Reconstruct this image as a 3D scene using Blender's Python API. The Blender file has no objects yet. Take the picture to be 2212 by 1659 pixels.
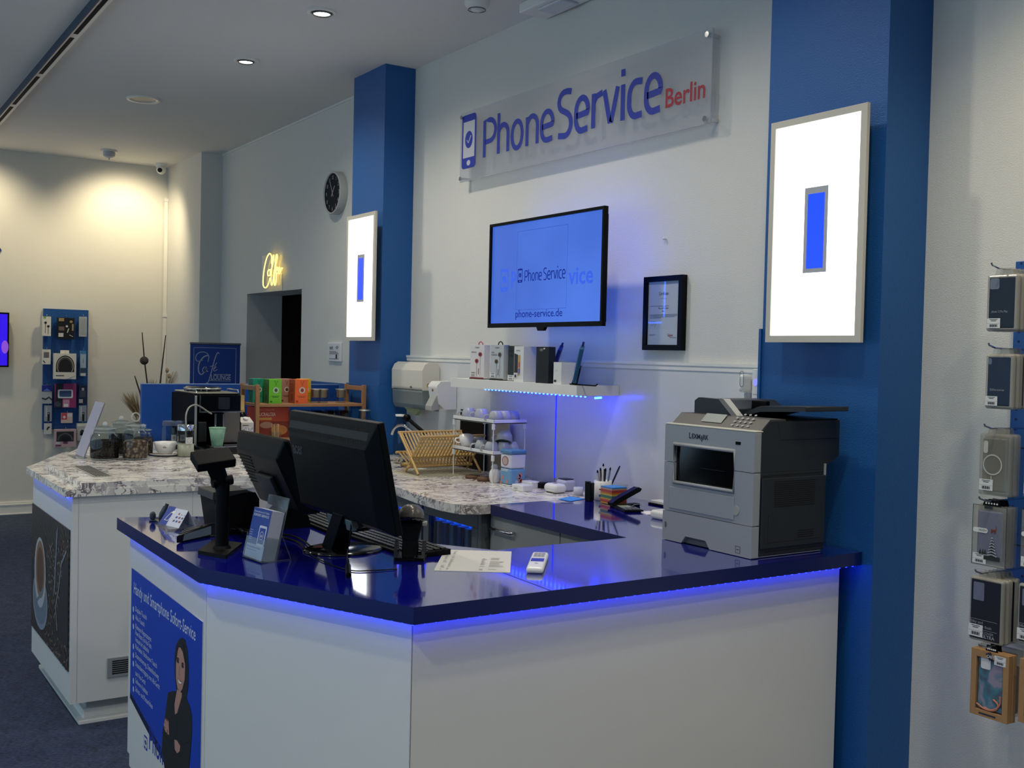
import bpy, math, random
from mathutils import Vector, Matrix
random.seed(7)
S = bpy.context.scene
COL = S.collection
PI = math.pi

# ------------------------------------------------------------------ camera
W3 = Matrix(((0.5476388947, 0.0350544473, -0.8359801593),
             (0.8364073783, 0.0041459702, 0.5480926094),
             (0.0226790323, -0.9993768042, -0.0270493038)))   # image axes (right, down, forward) in world axes
CH = 1.6
FPX = 2320.0
cam_data = bpy.data.cameras.new('camera')
cam_data.sensor_width = 36
cam_data.lens = FPX / 2212 * 36
cam_data.clip_start = 0.05
cam = bpy.data.objects.new('camera', cam_data)
COL.objects.link(cam)
R_, D_, F_ = (Vector(W3.col[i]).normalized() for i in range(3))
M = Matrix((R_, -D_, -F_)).transposed().to_4x4()
M.translation = (0, 0, CH)
cam.matrix_world = M
S.camera = cam

# ------------------------------------------------------------------ view, world, lights
S.view_settings.view_transform = 'Standard'
S.view_settings.look = 'None'
S.view_settings.gamma = 1
S.view_settings.exposure = 0.0
S.view_settings.use_curve_mapping = False
wd = bpy.data.worlds.new('evening_street')
S.world = wd
wd.use_nodes = True
bg = wd.node_tree.nodes['Background']
bg.inputs[0].default_value = (0.45, 0.68, 0.90, 1)      # blue daylight entering through the open shop front
bg.inputs[1].default_value = 1.4

def spot(name, loc, target, power, color, angle=100, blend=0.9, radius=0.04):
    l = bpy.data.lights.new(name, 'SPOT')
    l.energy = power
    l.color = color
    l.spot_size = math.radians(angle)
    l.spot_blend = blend
    l.shadow_soft_size = radius
    o = bpy.data.objects.new(name, l)
    COL.objects.link(o)
    o.location = loc
    o.rotation_euler = (Vector(target) - Vector(loc)).to_track_quat('-Z', 'Y').to_euler()
    return o

NEUTRAL = (1.0, 0.93, 0.80)
WARM = (1.0, 0.84, 0.55)
CEIL = 3.39
# the lamps inside the row of ceiling downlights (the first two are in the picture)
for lx, ly, pw in ((-5.363, 2.262, 52), (-6.543, 2.262, 46), (-4.18, 2.262, 44), (-3.0, 2.1, 44), (-1.7, 1.9, 45), (-0.5, 1.9, 45)):
    spot('downlight_or_fill', (lx, ly, CEIL - 0.035), (lx + .05, ly + .12, 0), pw, NEUTRAL, 150, 1.0, 0.045)
# unseen second row on the customers' side; last two added to brighten counter front
for lx, ly, pw in ((-8.2, -0.2, 60), (-5.6, -0.2, 60), (-3.6, -0.2, 70), (-1.5, -0.4, 70), (0.6, 0.9, 90), (0.6, -1.0, 60)):
    spot('downlight_or_fill', (lx, ly, CEIL - 0.035), (lx, ly, 0), pw, NEUTRAL, 130, 0.7, 0.05)
# warm wall washers by the far wall
for lx, ly, pw in ((-10.25, 2.55, 74), (-10.25, 1.2, 70), (-10.25, -0.15, 70)):
    spot('wall_washer_lamp', (lx, ly, CEIL - 0.04), (-10.94, ly + .02, 2.35), pw, WARM, 112, 0.8, 0.08)
# warm downlight over the rack on the right wall
spot('wall_washer_lamp', (-1.35, 2.55, CEIL - 0.04), (-1.45, 3.2, 1.2), 42, WARM, 100, 0.8, 0.04)

# ------------------------------------------------------------------ helpers
def at(px, py, z=None, x=None, y=None):
    """the point of a horizontal or vertical plane of the room seen at a photograph position"""
    d = W3 @ Vector(((px - 1106) / FPX, (py - 829.5) / FPX, 1))
    t = (z - CH) / d.z if z is not None else (x / d.x if x is not None else y / d.y)
    return Vector((0, 0, CH)) + d * t

def lin(c):
    if isinstance(c, str):
        c = tuple(int(c[i:i + 2], 16) for i in (0, 2, 4))
    return tuple(((v / 255) / 12.92 if v / 255 <= .04045 else (((v / 255) + .055) / 1.055) ** 2.4) for v in c) + (1,)

MATS = {}
def mat(name, color='cccccc', rough=.5, metal=0, noise=0, nscale=12, bump=0, bscale=60, emit=None, estr=0,
        coat=0, alpha=1, spec=.5, glass=False, ior=1.45, tint=None):
    if name in MATS:
        return MATS[name]
    m = bpy.data.materials.new(name)
    m.use_nodes = True
    nt = m.node_tree
    N, L = nt.nodes, nt.links
    bs = N['Principled BSDF']
    bs.inputs['Base Color'].default_value = lin(color)
    bs.inputs['Roughness'].default_value = rough
    bs.inputs['Metallic'].default_value = metal
    bs.inputs['Specular IOR Level'].default_value = spec
    if coat:
        bs.inputs['Coat Weight'].default_value = coat
        bs.inputs['Coat Roughness'].default_value = .05
    tc = N.new('ShaderNodeTexCoord')
    # every surface keeps a trace of unevenness in its tone
    nz = N.new('ShaderNodeTexNoise')
    nz.inputs['Scale'].default_value = nscale
    nz.inputs['Detail'].default_value = 4
    L.new(tc.outputs['Object'], nz.inputs['Vector'])
    mr = N.new('ShaderNodeMapRange')
    a = max(noise, .015)
    mr.inputs['To Min'].default_value = 1 - a
    mr.inputs['To Max'].default_value = 1 + a
    L.new(nz.outputs['Fac'], mr.inputs['Value'])
    hs = N.new('ShaderNodeHueSaturation')
    hs.inputs['Color'].default_value = lin(color)
    L.new(mr.outputs[0], hs.inputs['Value'])
    L.new(hs.outputs[0], bs.inputs['Base Color'])
    if bump:
        nb = N.new('ShaderNodeTexNoise')
        nb.inputs['Scale'].default_value = bscale
        nb.inputs['Detail'].default_value = 3
        L.new(tc.outputs['Object'], nb.inputs['Vector'])
        b = N.new('ShaderNodeBump')
        b.inputs['Strength'].default_value = bump
        b.inputs['Distance'].default_value = .01
        L.new(nb.outputs['Fac'], b.inputs['Height'])
        L.new(b.outputs[0], bs.inputs['Normal'])
    if emit:
        bs.inputs['Emission Color'].default_value = lin(emit)
        bs.inputs['Emission Strength'].default_value = estr
    if glass:                                   # thin clear walls: see-through with a Fresnel shine
        out = N['Material Output']
        tr = N.new('ShaderNodeBsdfTransparent')
        tr.inputs[0].default_value = lin(tint or 'f2f6f6')
        gl = N.new('ShaderNodeBsdfGlossy')
        gl.inputs['Roughness'].default_value = rough
        fr = N.new('ShaderNodeFresnel')
        fr.inputs['IOR'].default_value = ior
        lw = N.new('ShaderNodeLayerWeight')
        lw.inputs['Blend'].default_value = .5
        mxm = N.new('ShaderNodeMath'); mxm.operation = 'MAXIMUM'
        lwp = N.new('ShaderNodeMath'); lwp.operation = 'POWER'; lwp.inputs[1].default_value = 5
        L.new(lw.outputs['Facing'], lwp.inputs[0])
        L.new(fr.outputs[0], mxm.inputs[0]); L.new(lwp.outputs[0], mxm.inputs[1])
        ge = N.new('ShaderNodeNewGeometry')      # inner faces of a thin sheet add no second mirror
        inv = N.new('ShaderNodeMath'); inv.operation = 'SUBTRACT'; inv.inputs[0].default_value = 1
        L.new(ge.outputs['Backfacing'], inv.inputs[1])
        mu = N.new('ShaderNodeMath'); mu.operation = 'MULTIPLY'
        L.new(mxm.outputs[0] if 'glass' in name and 'picture' not in name else fr.outputs[0], mu.inputs[0]); L.new(inv.outputs[0], mu.inputs[1])
        mx = N.new('ShaderNodeMixShader')
        L.new(mu.outputs[0], mx.inputs[0])
        L.new(tr.outputs[0], mx.inputs[1])
        L.new(gl.outputs[0], mx.inputs[2])
        if alpha < 1:
            m2 = N.new('ShaderNodeMixShader')
            m2.inputs[0].default_value = alpha
            L.new(mx.outputs[0], m2.inputs[1])
            L.new(bs.outputs[0], m2.inputs[2])
            mx = m2
        L.new(mx.outputs[0], out.inputs[0])
    MATS[name] = m
    return m

TXT = {}
def text_mesh(s, bold=0.0):
    k = (s, bold)
    if k not in TXT:
        cu = bpy.data.curves.new('t', 'FONT')
        cu.body = s
        cu.size = 1
        cu.offset = bold
        cu.resolution_u = 3
        o = bpy.data.objects.new('t', cu)
        me = bpy.data.meshes.new_from_object(o)
        vs = [tuple(v.co) for v in me.vertices]
        fs = [tuple(p.vertices) for p in me.polygons]
        bpy.data.objects.remove(o)
        bpy.data.meshes.remove(me)
        xs = [v[0] for v in vs] or [0]
        TXT[k] = (vs, fs, min(xs), max(xs))
    return TXT[k]

def frame(o, u, v):
    """matrix whose local x runs along u, y along v, z out of the surface"""
    u = Vector(u).normalized()
    v = Vector(v)
    n = u.cross(v).normalized()
    v = n.cross(u)
    m = Matrix((u, v, n)).transposed().to_4x4()
    m.translation = Vector(o)
    return m

def TR(x=0, y=0, z=0, rz=0, rx=0, ry=0):
    return Matrix.Translation((x, y, z)) @ Matrix.Rotation(rz, 4, 'Z') @ Matrix.Rotation(rx, 4, 'X') @ Matrix.Rotation(ry, 4, 'Y')

class MB:
    def __init__(s, M=None):
        s.v, s.f, s.m, s.sm = [], [], [], []
        s.M = M or Matrix()
    def add(s, vs, fs, mi=0, smooth=False):
        n = len(s.v)
        s.v += [tuple(s.M @ Vector(p)) for p in vs]
        s.f += [tuple(n + i for i in f) for f in fs]
        s.m += [mi] * len(fs)
        s.sm += [smooth] * len(fs)
        return s
    def box(s, x0, x1, y0, y1, z0, z1, mi=0):
        return s.add([(x0, y0, z0), (x1, y0, z0), (x1, y1, z0), (x0, y1, z0), (x0, y0, z1), (x1, y0, z1), (x1, y1, z1), (x0, y1, z1)],
                     [(0, 3, 2, 1), (4, 5, 6, 7), (0, 1, 5, 4), (1, 2, 6, 5), (2, 3, 7, 6), (3, 0, 4, 7)], mi)
    def cbox(s, x, y, z, w, d, h, mi=0):
        return s.box(x - w / 2, x + w / 2, y - d / 2, y + d / 2, z, z + h, mi)
    def prism(s, pts, z0, z1, mi=0, axis='z', side=None):
        """pts is an outline; z0..z1 the extent along the axis"""
        def q(p, t):
            return (p[0], p[1], t) if axis == 'z' else ((p[0], t, p[1]) if axis == 'y' else (t, p[0], p[1]))
        n = len(pts)
        ar = sum(pts[i][0] * pts[(i + 1) % n][1] - pts[(i + 1) % n][0] * pts[i][1] for i in range(n))
        if (ar < 0) != (axis == 'y'):
            pts = pts[::-1]
        s.add([q(p, z0) for p in pts] + [q(p, z1) for p in pts], [tuple(range(n))[::-1], tuple(range(n, 2 * n))], mi)
        s.add([q(p, z0) for p in pts] + [q(p, z1) for p in pts], [(i, (i + 1) % n, n + (i + 1) % n, n + i) for i in range(n)], mi if side is None else side)
        return s
    def lathe(s, prof, n=24, c=(0, 0, 0), mi=0, a0=0, a1=2 * PI, sx=1, sy=1, smooth=True):
        full = abs(a1 - a0 - 2 * PI) < 1e-6
        k = n if full else n + 1
        vs = [(c[0] + r * sx * math.cos(a0 + (a1 - a0) * i / n), c[1] + r * sy * math.sin(a0 + (a1 - a0) * i / n), c[2] + z) for r, z in prof for i in range(k)]
        fs = []
        for j in range(len(prof) - 1):
            for i in range(n if full else n):
                a, b = j * k + i, j * k + (i + 1) % k
                fs.append((a, b, b + k, a + k))
        return s.add(vs, fs, mi, smooth)
    def cyl(s, p0, p1, r, n=16, mi=0, r1=None, caps=True):
        return s.tube([p0, p1], [r, r if r1 is None else r1], n, mi, caps)
    def tube(s, pts, r, n=8, mi=0, caps=True, closed=False, flat=1):
        pts = [Vector(p) for p in pts]
        m = len(pts)
        if not isinstance(r, (list, tuple)):
            r = [r] * m
        up = None
        vs = []
        for i, p in enumerate(pts):
            if closed:
                t = pts[(i + 1) % m] - pts[i - 1]
            else:
                t = pts[min(i + 1, m - 1)] - pts[max(i - 1, 0)]
            t.normalize()
            if up is None:
                up = Vector((0, 0, 1)) if abs(t.z) < .9 else Vector((1, 0, 0))
            a = t.cross(up).normalized()
            b = a.cross(t).normalized()
            up = b
            for k in range(n):
                ang = 2 * PI * k / n
                vs.append(tuple(p + a * math.cos(ang) * r[i] + b * math.sin(ang) * r[i] * flat))
        fs = []
        for i in range(m if closed else m - 1):
            for k in range(n):
                a, b = i * n + k, i * n + (k + 1) % n
                c, d = ((i + 1) % m) * n + (k + 1) % n, ((i + 1) % m) * n + k
                fs.append((a, b, c, d))
        s.add(vs, fs, mi, True)
        if caps and not closed:
            s.add(vs[:n], [tuple(range(n))[::-1]], mi)
            s.add(vs[-n:], [tuple(range(n))], mi)
        return s
    def sphere(s, c, r, n=16, mi=0, sz=1, sx=1, sy=1):
        prof = [(r * math.sin(PI * i / (n // 2)) + 1e-5, -r * sz * math.cos(PI * i / (n // 2))) for i in range(n // 2 + 1)]
        return s.lathe(prof, n, c, mi, sx=sx, sy=sy)
    def rect(s, u0, v0, u1, v1, h=.0006, mi=0):
        return s.add([(u0, v0, h), (u1, v0, h), (u1, v1, h), (u0, v1, h)], [(0, 1, 2, 3)], mi)
    def poly(s, pts, h=.0006, mi=0):
        n = len(pts)
        ar = sum(pts[i][0] * pts[(i + 1) % n][1] - pts[(i + 1) % n][0] * pts[i][1] for i in range(n))
        if ar < 0:
            pts = pts[::-1]
        return s.add([(p[0], p[1], h) for p in pts], [tuple(range(n))], mi)
    def disc(s, u, v, ru, rv=None, h=.0006, mi=0, n=24):
        rv = rv or ru
        return s.poly([(u + ru * math.cos(2 * PI * i / n), v + rv * math.sin(2 * PI * i / n)) for i in range(n)], h, mi)
    def stroke(s, pts, w, h=.0008, mi=0, closed=False):
        """flat line of width w through points"""
        m = len(pts)
        L, Rr = [], []
        for i in range(m):
            a = pts[i - 1] if (i > 0 or closed) else pts[i]
            b = pts[(i + 1) % m] if (i < m - 1 or closed) else pts[i]
            dx, dy = b[0] - a[0], b[1] - a[1]
            q = math.hypot(dx, dy) or 1
            L.append((pts[i][0] - dy / q * w / 2, pts[i][1] + dx / q * w / 2, h))
            Rr.append((pts[i][0] + dy / q * w / 2, pts[i][1] - dx / q * w / 2, h))
        fs = [(m + i, m + (i + 1) % m, (i + 1) % m, i) for i in range(m if closed else m - 1)]
        return s.add(L + Rr, fs, mi)
    def rrect(s, u0, v0, u1, v1, r, h=.0006, mi=0, n=5):
        pts = []
        for cx, cy, a in ((u1 - r, v1 - r, 0), (u0 + r, v1 - r, PI / 2), (u0 + r, v0 + r, PI), (u1 - r, v0 + r, 1.5 * PI)):
            for i in range(n + 1):
                t = a + PI / 2 * i / n
                pts.append((cx + r * math.cos(t), cy + r * math.sin(t)))
        return s.poly(pts, h, mi)
    def text(s, st, u, v, size, h=.0009, mi=0, width=None, bold=0.0, sx=1.0, align='l'):
        vs, fs, x0, x1 = text_mesh(st, bold)
        k = size * sx if width is None else width / max(x1 - x0, 1e-6)
        off = {'l': 0, 'c': -(x1 - x0) * k / 2, 'r': -(x1 - x0) * k}[align]
        return s.add([(u + off + (p[0] - x0) * k, v + p[1] * size, h) for p in vs], fs, mi)
    def build(s, name, mats, parent=None, bevel=0, seg=2, angle=35, flip=False):
        me = bpy.data.meshes.new(name)
        me.from_pydata(s.v, [], s.f)
        mats = mats if isinstance(mats, (list, tuple)) else [mats]
        for m in mats:
            me.materials.append(m)
        me.polygons.foreach_set('material_index', s.m)
        me.polygons.foreach_set('use_smooth', s.sm)
        me.update()
        o = bpy.data.objects.new(name, me)
        COL.objects.link(o)
        if parent:
            o.parent = parent
            o.matrix_parent_inverse = Matrix.Translation(-PLOC[parent.name])
            PLOC[o.name] = Vector((0, 0, 0))
        else:
            PLOC[o.name] = Vector((0, 0, 0))
        if bevel:
            b = o.modifiers.new('bevel', 'BEVEL')
            b.width = bevel
            b.segments = seg
            b.limit_method = 'ANGLE'
            b.angle_limit = math.radians(angle)
            b.harden_normals = False
        return o

PLOC = {}
USED_LABELS = set()
def tag(o, label, cat, group=None, kind=None):
    o['label'] = label
    o['category'] = cat
    if group:
        o['group'] = group
    if kind:
        o['kind'] = kind
    return o

def thing(name, label, cat, loc, group=None):
    """an Empty at the base of a thing; parts are built in world coordinates and parented to it"""
    o = bpy.data.objects.new(name, None)
    o.empty_display_size = .05
    COL.objects.link(o)
    o.location = loc
    PLOC[o.name] = Vector(loc)
    return tag(o, label, cat, group)

def struct(name, mb, m, bevel=0, parent=None):
    o = mb.build(name, m, parent, bevel)
    if not parent:
        o['kind'] = 'structure'
    return o

def move_tree(o, loc=None, rz=None):
    if loc is not None:
        o.location = loc
    if rz is not None:
        o.rotation_euler.z = rz
    return o

def copy_tree(o, loc, rz=0, label=None, group=None, scale=None):
    """a thing with copies of its parts and sub-parts; parts keep their mesh data"""
    def rec(src, par):
        c = src.copy()
        COL.objects.link(c)
        c.parent = par
        c.matrix_parent_inverse = src.matrix_parent_inverse.copy()
        for ch in kids.get(src.name, []):
            rec(ch, c)
        return c
    kids = {}
    for q in COL.objects:
        if q.parent:
            kids.setdefault(q.parent.name, []).append(q)
    r = rec(o, None)
    r.location = loc
    r.rotation_euler = (0, 0, rz)
    if scale:
        r.scale = scale
    if label:
        r['label'] = label
    if group:
        r['group'] = group
    PLOC[r.name] = Vector(loc)
    return r
# ------------------------------------------------------------------ materials of the room
m_wall = mat('white_wall_paint', 'd9d7cf', .75, bump=.25, bscale=220, noise=.02, nscale=3)
m_ceil = mat('white_ceiling_paint', 'dddcd8', .85, bump=.05, bscale=120, noise=.02, nscale=2)
m_trim = mat('white_trim', 'e6e4dc', .4)
m_blue_wall = mat('blue_wall_paint', '17589a', .5, bump=.25, bscale=200, noise=.04, nscale=3)
m_wains = mat('glossy_white_wall_panel', 'd4d5d4', .24, noise=.01)
m_panel = mat('white_counter_panel', 'dcdcd8', .3, noise=.01)
m_grey_front = mat('grey_cabinet_front', 'a9acab', .45, noise=.02)
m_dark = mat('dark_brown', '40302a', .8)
m_alu = mat('brushed_aluminium', 'b8bab8', .35, metal=.9)
m_chrome = mat('chrome', 'd8dadc', .12, metal=1)
m_black = mat('black_plastic', '040506', .4, spec=.15)
m_blackg = mat('glossy_black', '060709', .12)
m_blackm = mat('matte_black', '030406', .5, spec=.12)
m_white = mat('white_plastic', 'e4e4e0', .3)
m_slot = mat('slot_black', '050505', .9)
m_paper = mat('white_paper', 'e8e8e6', .8)
m_led = mat('blue_led', '2030ff', .5, emit='0c1cff', estr=36)
m_led_shelf = mat('blue_led_shelf', '2030ff', .5, emit='0c24ff', estr=90)

def carpet():
    m = mat('blue_grey_carpet', '28364f', .95, bump=1, bscale=260)
    nt = m.node_tree
    N, L = nt.nodes, nt.links
    tc = N.new('ShaderNodeTexCoord')
    n1 = N.new('ShaderNodeTexNoise'); n1.inputs['Scale'].default_value = 160; n1.inputs['Detail'].default_value = 5
    n2 = N.new('ShaderNodeTexNoise'); n2.inputs['Scale'].default_value = 14; n2.inputs['Detail'].default_value = 5
    mp = N.new('ShaderNodeMapping'); mp.inputs['Scale'].default_value = (1, .35, 1)
    L.new(tc.outputs['Object'], mp.inputs[0]); L.new(mp.outputs[0], n1.inputs['Vector']); L.new(tc.outputs['Object'], n2.inputs['Vector'])
    ad = N.new('ShaderNodeMath'); ad.operation = 'MULTIPLY_ADD'; ad.inputs[1].default_value = .35
    L.new(n2.outputs['Fac'], ad.inputs[0]); L.new(n1.outputs['Fac'], ad.inputs[2])
    cr = N.new('ShaderNodeValToRGB')
    cr.color_ramp.elements[0].position = .45; cr.color_ramp.elements[0].color = lin('141c2e')
    cr.color_ramp.elements[1].position = .9; cr.color_ramp.elements[1].color = lin('4a5878')
    L.new(ad.outputs[0], cr.inputs[0])
    L.new(cr.outputs[0], N['Principled BSDF'].inputs['Base Color'])
    return m

def marble(name, scale=1.0):
    m = mat(name, 'e4e0da', .16, spec=.6)
    nt = m.node_tree
    N, L = nt.nodes, nt.links
    tc = N.new('ShaderNodeTexCoord')
    wn = N.new('ShaderNodeTexNoise'); wn.inputs['Scale'].default_value = 4; wn.inputs['Detail'].default_value = 4
    L.new(tc.outputs['Object'], wn.inputs['Vector'])
    ad = N.new('ShaderNodeVectorMath'); ad.operation = 'MULTIPLY_ADD'; ad.inputs[1].default_value = (.35, .35, .35)
    L.new(wn.outputs['Color'], ad.inputs[0]); L.new(tc.outputs['Object'], ad.inputs[2])
    def veins(rot, sc, width, seed):
        mp = N.new('ShaderNodeMapping'); mp.inputs['Rotation'].default_value = rot; mp.inputs['Scale'].default_value = sc; mp.inputs['Location'].default_value = (seed, seed, 0)
        L.new(ad.outputs[0], mp.inputs[0])
        n = N.new('ShaderNodeTexNoise'); n.inputs['Scale'].default_value = 1; n.inputs['Detail'].default_value = 5; n.inputs['Roughness'].default_value = .6
        L.new(mp.outputs[0], n.inputs['Vector'])
        a = N.new('ShaderNodeMath'); a.operation = 'SUBTRACT'; a.inputs[1].default_value = .5
        b = N.new('ShaderNodeMath'); b.operation = 'ABSOLUTE'
        c = N.new('ShaderNodeMapRange'); c.inputs['From Max'].default_value = width; c.interpolation_type = 'SMOOTHSTEP'
        L.new(n.outputs['Fac'], a.inputs[0]); L.new(a.outputs[0], b.inputs[0]); L.new(b.outputs[0], c.inputs['Value'])
        return c.outputs[0]
    v1 = veins((0, 0, .25), (15, 6, 12), .032, 0)
    v2 = veins((0, 0, -.35), (11, 5, 9), .045, 5)
    pt = N.new('ShaderNodeTexNoise'); pt.inputs['Scale'].default_value = 7; pt.inputs['Detail'].default_value = 3
    L.new(ad.outputs[0], pt.inputs['Vector'])
    pr = N.new('ShaderNodeMapRange'); pr.inputs['From Min'].default_value = .42; pr.inputs['From Max'].default_value = .60
    L.new(pt.outputs['Fac'], pr.inputs['Value'])
    mn = N.new('ShaderNodeMath'); mn.operation = 'MULTIPLY'
    L.new(v1, mn.inputs[0]); L.new(v2, mn.inputs[1])
    # where the patch noise is high the veins fade out
    mxv = N.new('ShaderNodeMath'); mxv.operation = 'MAXIMUM'
    L.new(mn.outputs[0], mxv.inputs[0])
    fd = N.new('ShaderNodeMath'); fd.operation = 'MULTIPLY'; fd.inputs[1].default_value = .62
    L.new(pr.outputs[0], fd.inputs[0]); L.new(fd.outputs[0], mxv.inputs[1])
    cr = N.new('ShaderNodeValToRGB')
    e = cr.color_ramp.elements
    e[0].position = 0; e[0].color = lin('5a4e58')
    e[1].position = .9; e[1].color = lin('efece2')
    k = e.new(.4); k.color = lin('b0a9ab')
    L.new(mxv.outputs[0], cr.inputs[0])
    L.new(cr.outputs[0], N['Principled BSDF'].inputs['Base Color'])
    return m
m_marble = marble('white_marble_laminate')
m_carpet = carpet()

# ------------------------------------------------------------------ shell
FX, MY = -10.94, 3.20            # far wall, main wall
struct('floor', MB().box(-11.2, 3.2, -3.8, 4.6, -.1, 0), m_carpet)
struct('ceiling', MB().box(-11.2, 3.2, -3.8, 4.6, CEIL, CEIL + .12), m_ceil)
struct('wall_far', MB().box(FX - .15, FX, -3.8, 4.6, 0, CEIL), m_wall)
w = MB()
w.box(FX, -9.126, MY, MY + .32, 0, CEIL).box(-7.884, -2.36, MY, MY + .32, 0, CEIL).box(-9.126, -7.884, MY, MY + .32, 2.078, CEIL)
struct('wall_main', w, m_wall)
struct('wall_right', MB().box(-2.352, 3.2, 3.25, 3.6, 0, CEIL), m_wall)
struct('wall_pilaster', MB().box(FX, -9.84, 3.0, MY, 0, CEIL), m_wall)
struct('wall_side', MB().box(3.05, 3.2, -3.8, 3.25, 0, CEIL), m_wall)
w = MB()
w.box(-11.1, 3.2, -3.8, -3.65, 2.75, CEIL).box(-11.1, 3.2, -3.8, -3.65, 0, .3)
for x in (-11.0, -8.2, -5.4, -2.6, .2, 3.0):
    w.box(x - .15, x + .15, -3.8, -3.65, .3, 2.75)
struct('wall_front', w, m_wall)
# the passage behind the doorway, with its dark door leaf standing open
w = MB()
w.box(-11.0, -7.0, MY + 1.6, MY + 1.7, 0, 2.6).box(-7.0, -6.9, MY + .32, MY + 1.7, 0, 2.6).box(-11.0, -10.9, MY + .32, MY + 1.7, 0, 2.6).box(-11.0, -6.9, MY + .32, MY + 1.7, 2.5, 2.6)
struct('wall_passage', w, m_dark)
d = thing('door_leaf', 'dark brown door leaf in the open doorway left of the wall clock', 'door', (-8.2, 4.05, 0))
MB().box(-9.1, -7.7, 4.05, 4.09, .01, 2.07).build('door_panel', m_dark, d)
MB().tube([(-8.3, 4.05, 1.05), (-8.3, 4.0, 1.05), (-8.18, 4.0, 1.05)], .009).build('door_handle', m_chrome, d)

# blue columns (structure) with the slightly thicker dado part below
struct('wall_column_left', MB().box(-6.53, -6.07, 2.99, MY, 0, CEIL).box(-6.545, -6.062, 2.978, MY, 0, 1.392), m_blue_wall)
struct('wall_column_right', MB().box(-2.885, -2.352, 3.02, MY + .05, 0, CEIL).box(-2.897, -2.885, 3.012, MY, 0, 1.72), m_blue_wall)
struct('trim_1', MB().box(-7.884, -6.53, MY - .015, MY, 0, 1.369), m_blue_wall)
w = MB().box(-6.07, -4.44, MY - .02, MY, 0, 1.571).box(-4.43, -2.9, MY - .02, MY, 0, 1.571)
struct('trim_2', w, m_wains)
struct('trim_3', MB().box(-6.07, -2.95, MY - .028, MY - .0, 1.571, 1.583).box(-6.07, -2.95, MY - .024, MY - .02, 1.55, 1.571), m_trim)
w = MB()
w.box(FX, FX + .02, -3.65, 3.0, 0, .10).box(FX, FX + .014, -3.65, 3.0, .10, .118)
w.box(FX + .02, FX + .026, -3.65, 3.0, 0, .012).box(FX + .02, FX + .024, -3.65, 3.0, .085, .1)
struct('baseboard_far', w, m_trim, .002)
struct('baseboard_right', MB().box(-2.3, 3.05, 3.23, 3.25, 0, .1), m_trim, .002)
# thin shadow-gap profile where the main wall meets the ceiling
struct('trim_4', MB().box(-9.84, -6.53, MY - .012, MY, CEIL - .014, CEIL), m_trim)

# ------------------------------------------------------------------ ceiling fittings
t = thing('ceiling_track', 'long white ceiling track with black slots running across the ceiling at top left', 'light track', (-6, 1.255, CEIL - .03))
MB().box(-10.9, 2.0, 1.222, 1.288, CEIL - .034, CEIL).build('rail', m_trim, t, .002)
w = MB()
x = -10.85
while x < 1.8:
    w.box(x, x + 1.0, 1.243, 1.267, CEIL - .0352, CEIL - .034)
    x += 1.09
w.build('slot', m_slot, t)
w = MB()
w.box(-10.9, 2.0, 1.216, 1.222, CEIL - .05, CEIL - .0)
w.build('side_lip', mat('track_side', '2b4058', .6), t)

m_lampface = mat('lamp_glass_lit', 'ffffff', .3, emit='fff4dc', estr=22)
m_lampoff = mat('lamp_glass_off', '74787c', .4)
def downlight(x, y, r, lit, label):
    t = thing('ceiling_downlight', label, 'ceiling light', (x, y, CEIL), 'recessed downlights' if lit else None)
    c = (x, y, CEIL)
    MB().lathe([(r * .72, .01), (r * .72, -.006), (r * .8, -.012), (r, -.008), (r, 0)], 40, c).build('trim_ring', m_trim, t)
    MB().lathe([(r * .72, -.004), (r * .6, -.018), (r * .56, -.012)], 40, c).build('gimbal_ring', mat('gimbal_grey', '50555a', .4, metal=.6), t)
    MB().lathe([(r * .56, -.010), (r * .30, -.012), (0.0001, -.012)], 32, c).build('lamp_face', m_lampface if lit else m_lampoff, t)
    return t
downlight(-5.363, 2.262, .078, True, 'lit recessed downlight at the top of the picture, nearest the sign')
downlight(-6.543, 2.262, .075, True, 'lit recessed downlight in front of the left blue column')
t = thing('ceiling_speaker', 'large unlit round recessed ceiling fitting, farthest of the row', 'ceiling light', (-8.03, 2.02, CEIL))
MB().lathe([(.085, 0), (.088, -.006), (.115, -.010), (.118, 0)], 40, (-8.03, 2.02, CEIL)).build('trim_ring', m_trim, t)
MB().lathe([(.086, -.003), (.0001, -.003)], 40, (-8.03, 2.02, CEIL)).build('grille', m_lampoff, t)

t = thing('smoke_detector', 'small white smoke detector on the ceiling by the far wall', 'smoke detector', (-10.33, 2.3, CEIL))
c = (-10.33, 2.3, CEIL)
MB().lathe([(.075, 0), (.075, -.012), (.0001, -.012)], 28, c).build('mount', m_trim, t)
MB().lathe([(.055, -.012), (.052, -.05), (.03, -.066), (.006, -.07), (.005, -.085), (.0001, -.086)], 28, c).build('sensor_head', mat('pale_grey_plastic', 'b5b8bc', .5), t)
t = thing('smoke_detector', 'white round smoke detector cut by the top picture edge right of the bright downlight', 'smoke detector', (-4.72, 2.83, CEIL))
c = (-4.72, 2.83, CEIL)
MB().lathe([(.065, 0), (.065, -.015), (.05, -.04), (.028, -.045), (.028, -.05), (.0001, -.052)], 32, c).build('sensor_head', m_trim, t)
MB().lathe([(.045, -.0425), (.0465, -.046), (.043, -.046)], 32, c).build('ring_slot', mat('dark_grey', '3a3c40', .6), t)
t = thing('emergency_light', 'pale box with a status dot on the wall top at the upper picture edge', 'emergency light', (-4.4, 3.1, CEIL))
MB().box(-4.62, -4.2, 3.02, 3.19, CEIL - .05, CEIL).build('housing', m_trim, t, .006)
MB().box(-4.5, -4.3, 3.05, 3.16, CEIL - .062, CEIL - .05).build('diffuser', mat('diffuser_plastic', 'cfd2d2', .3), t, .004)
t = thing('security_camera', 'white dome security camera with a black lens in the far ceiling corner', 'security camera', (-10.74, 2.9, CEIL))
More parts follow.
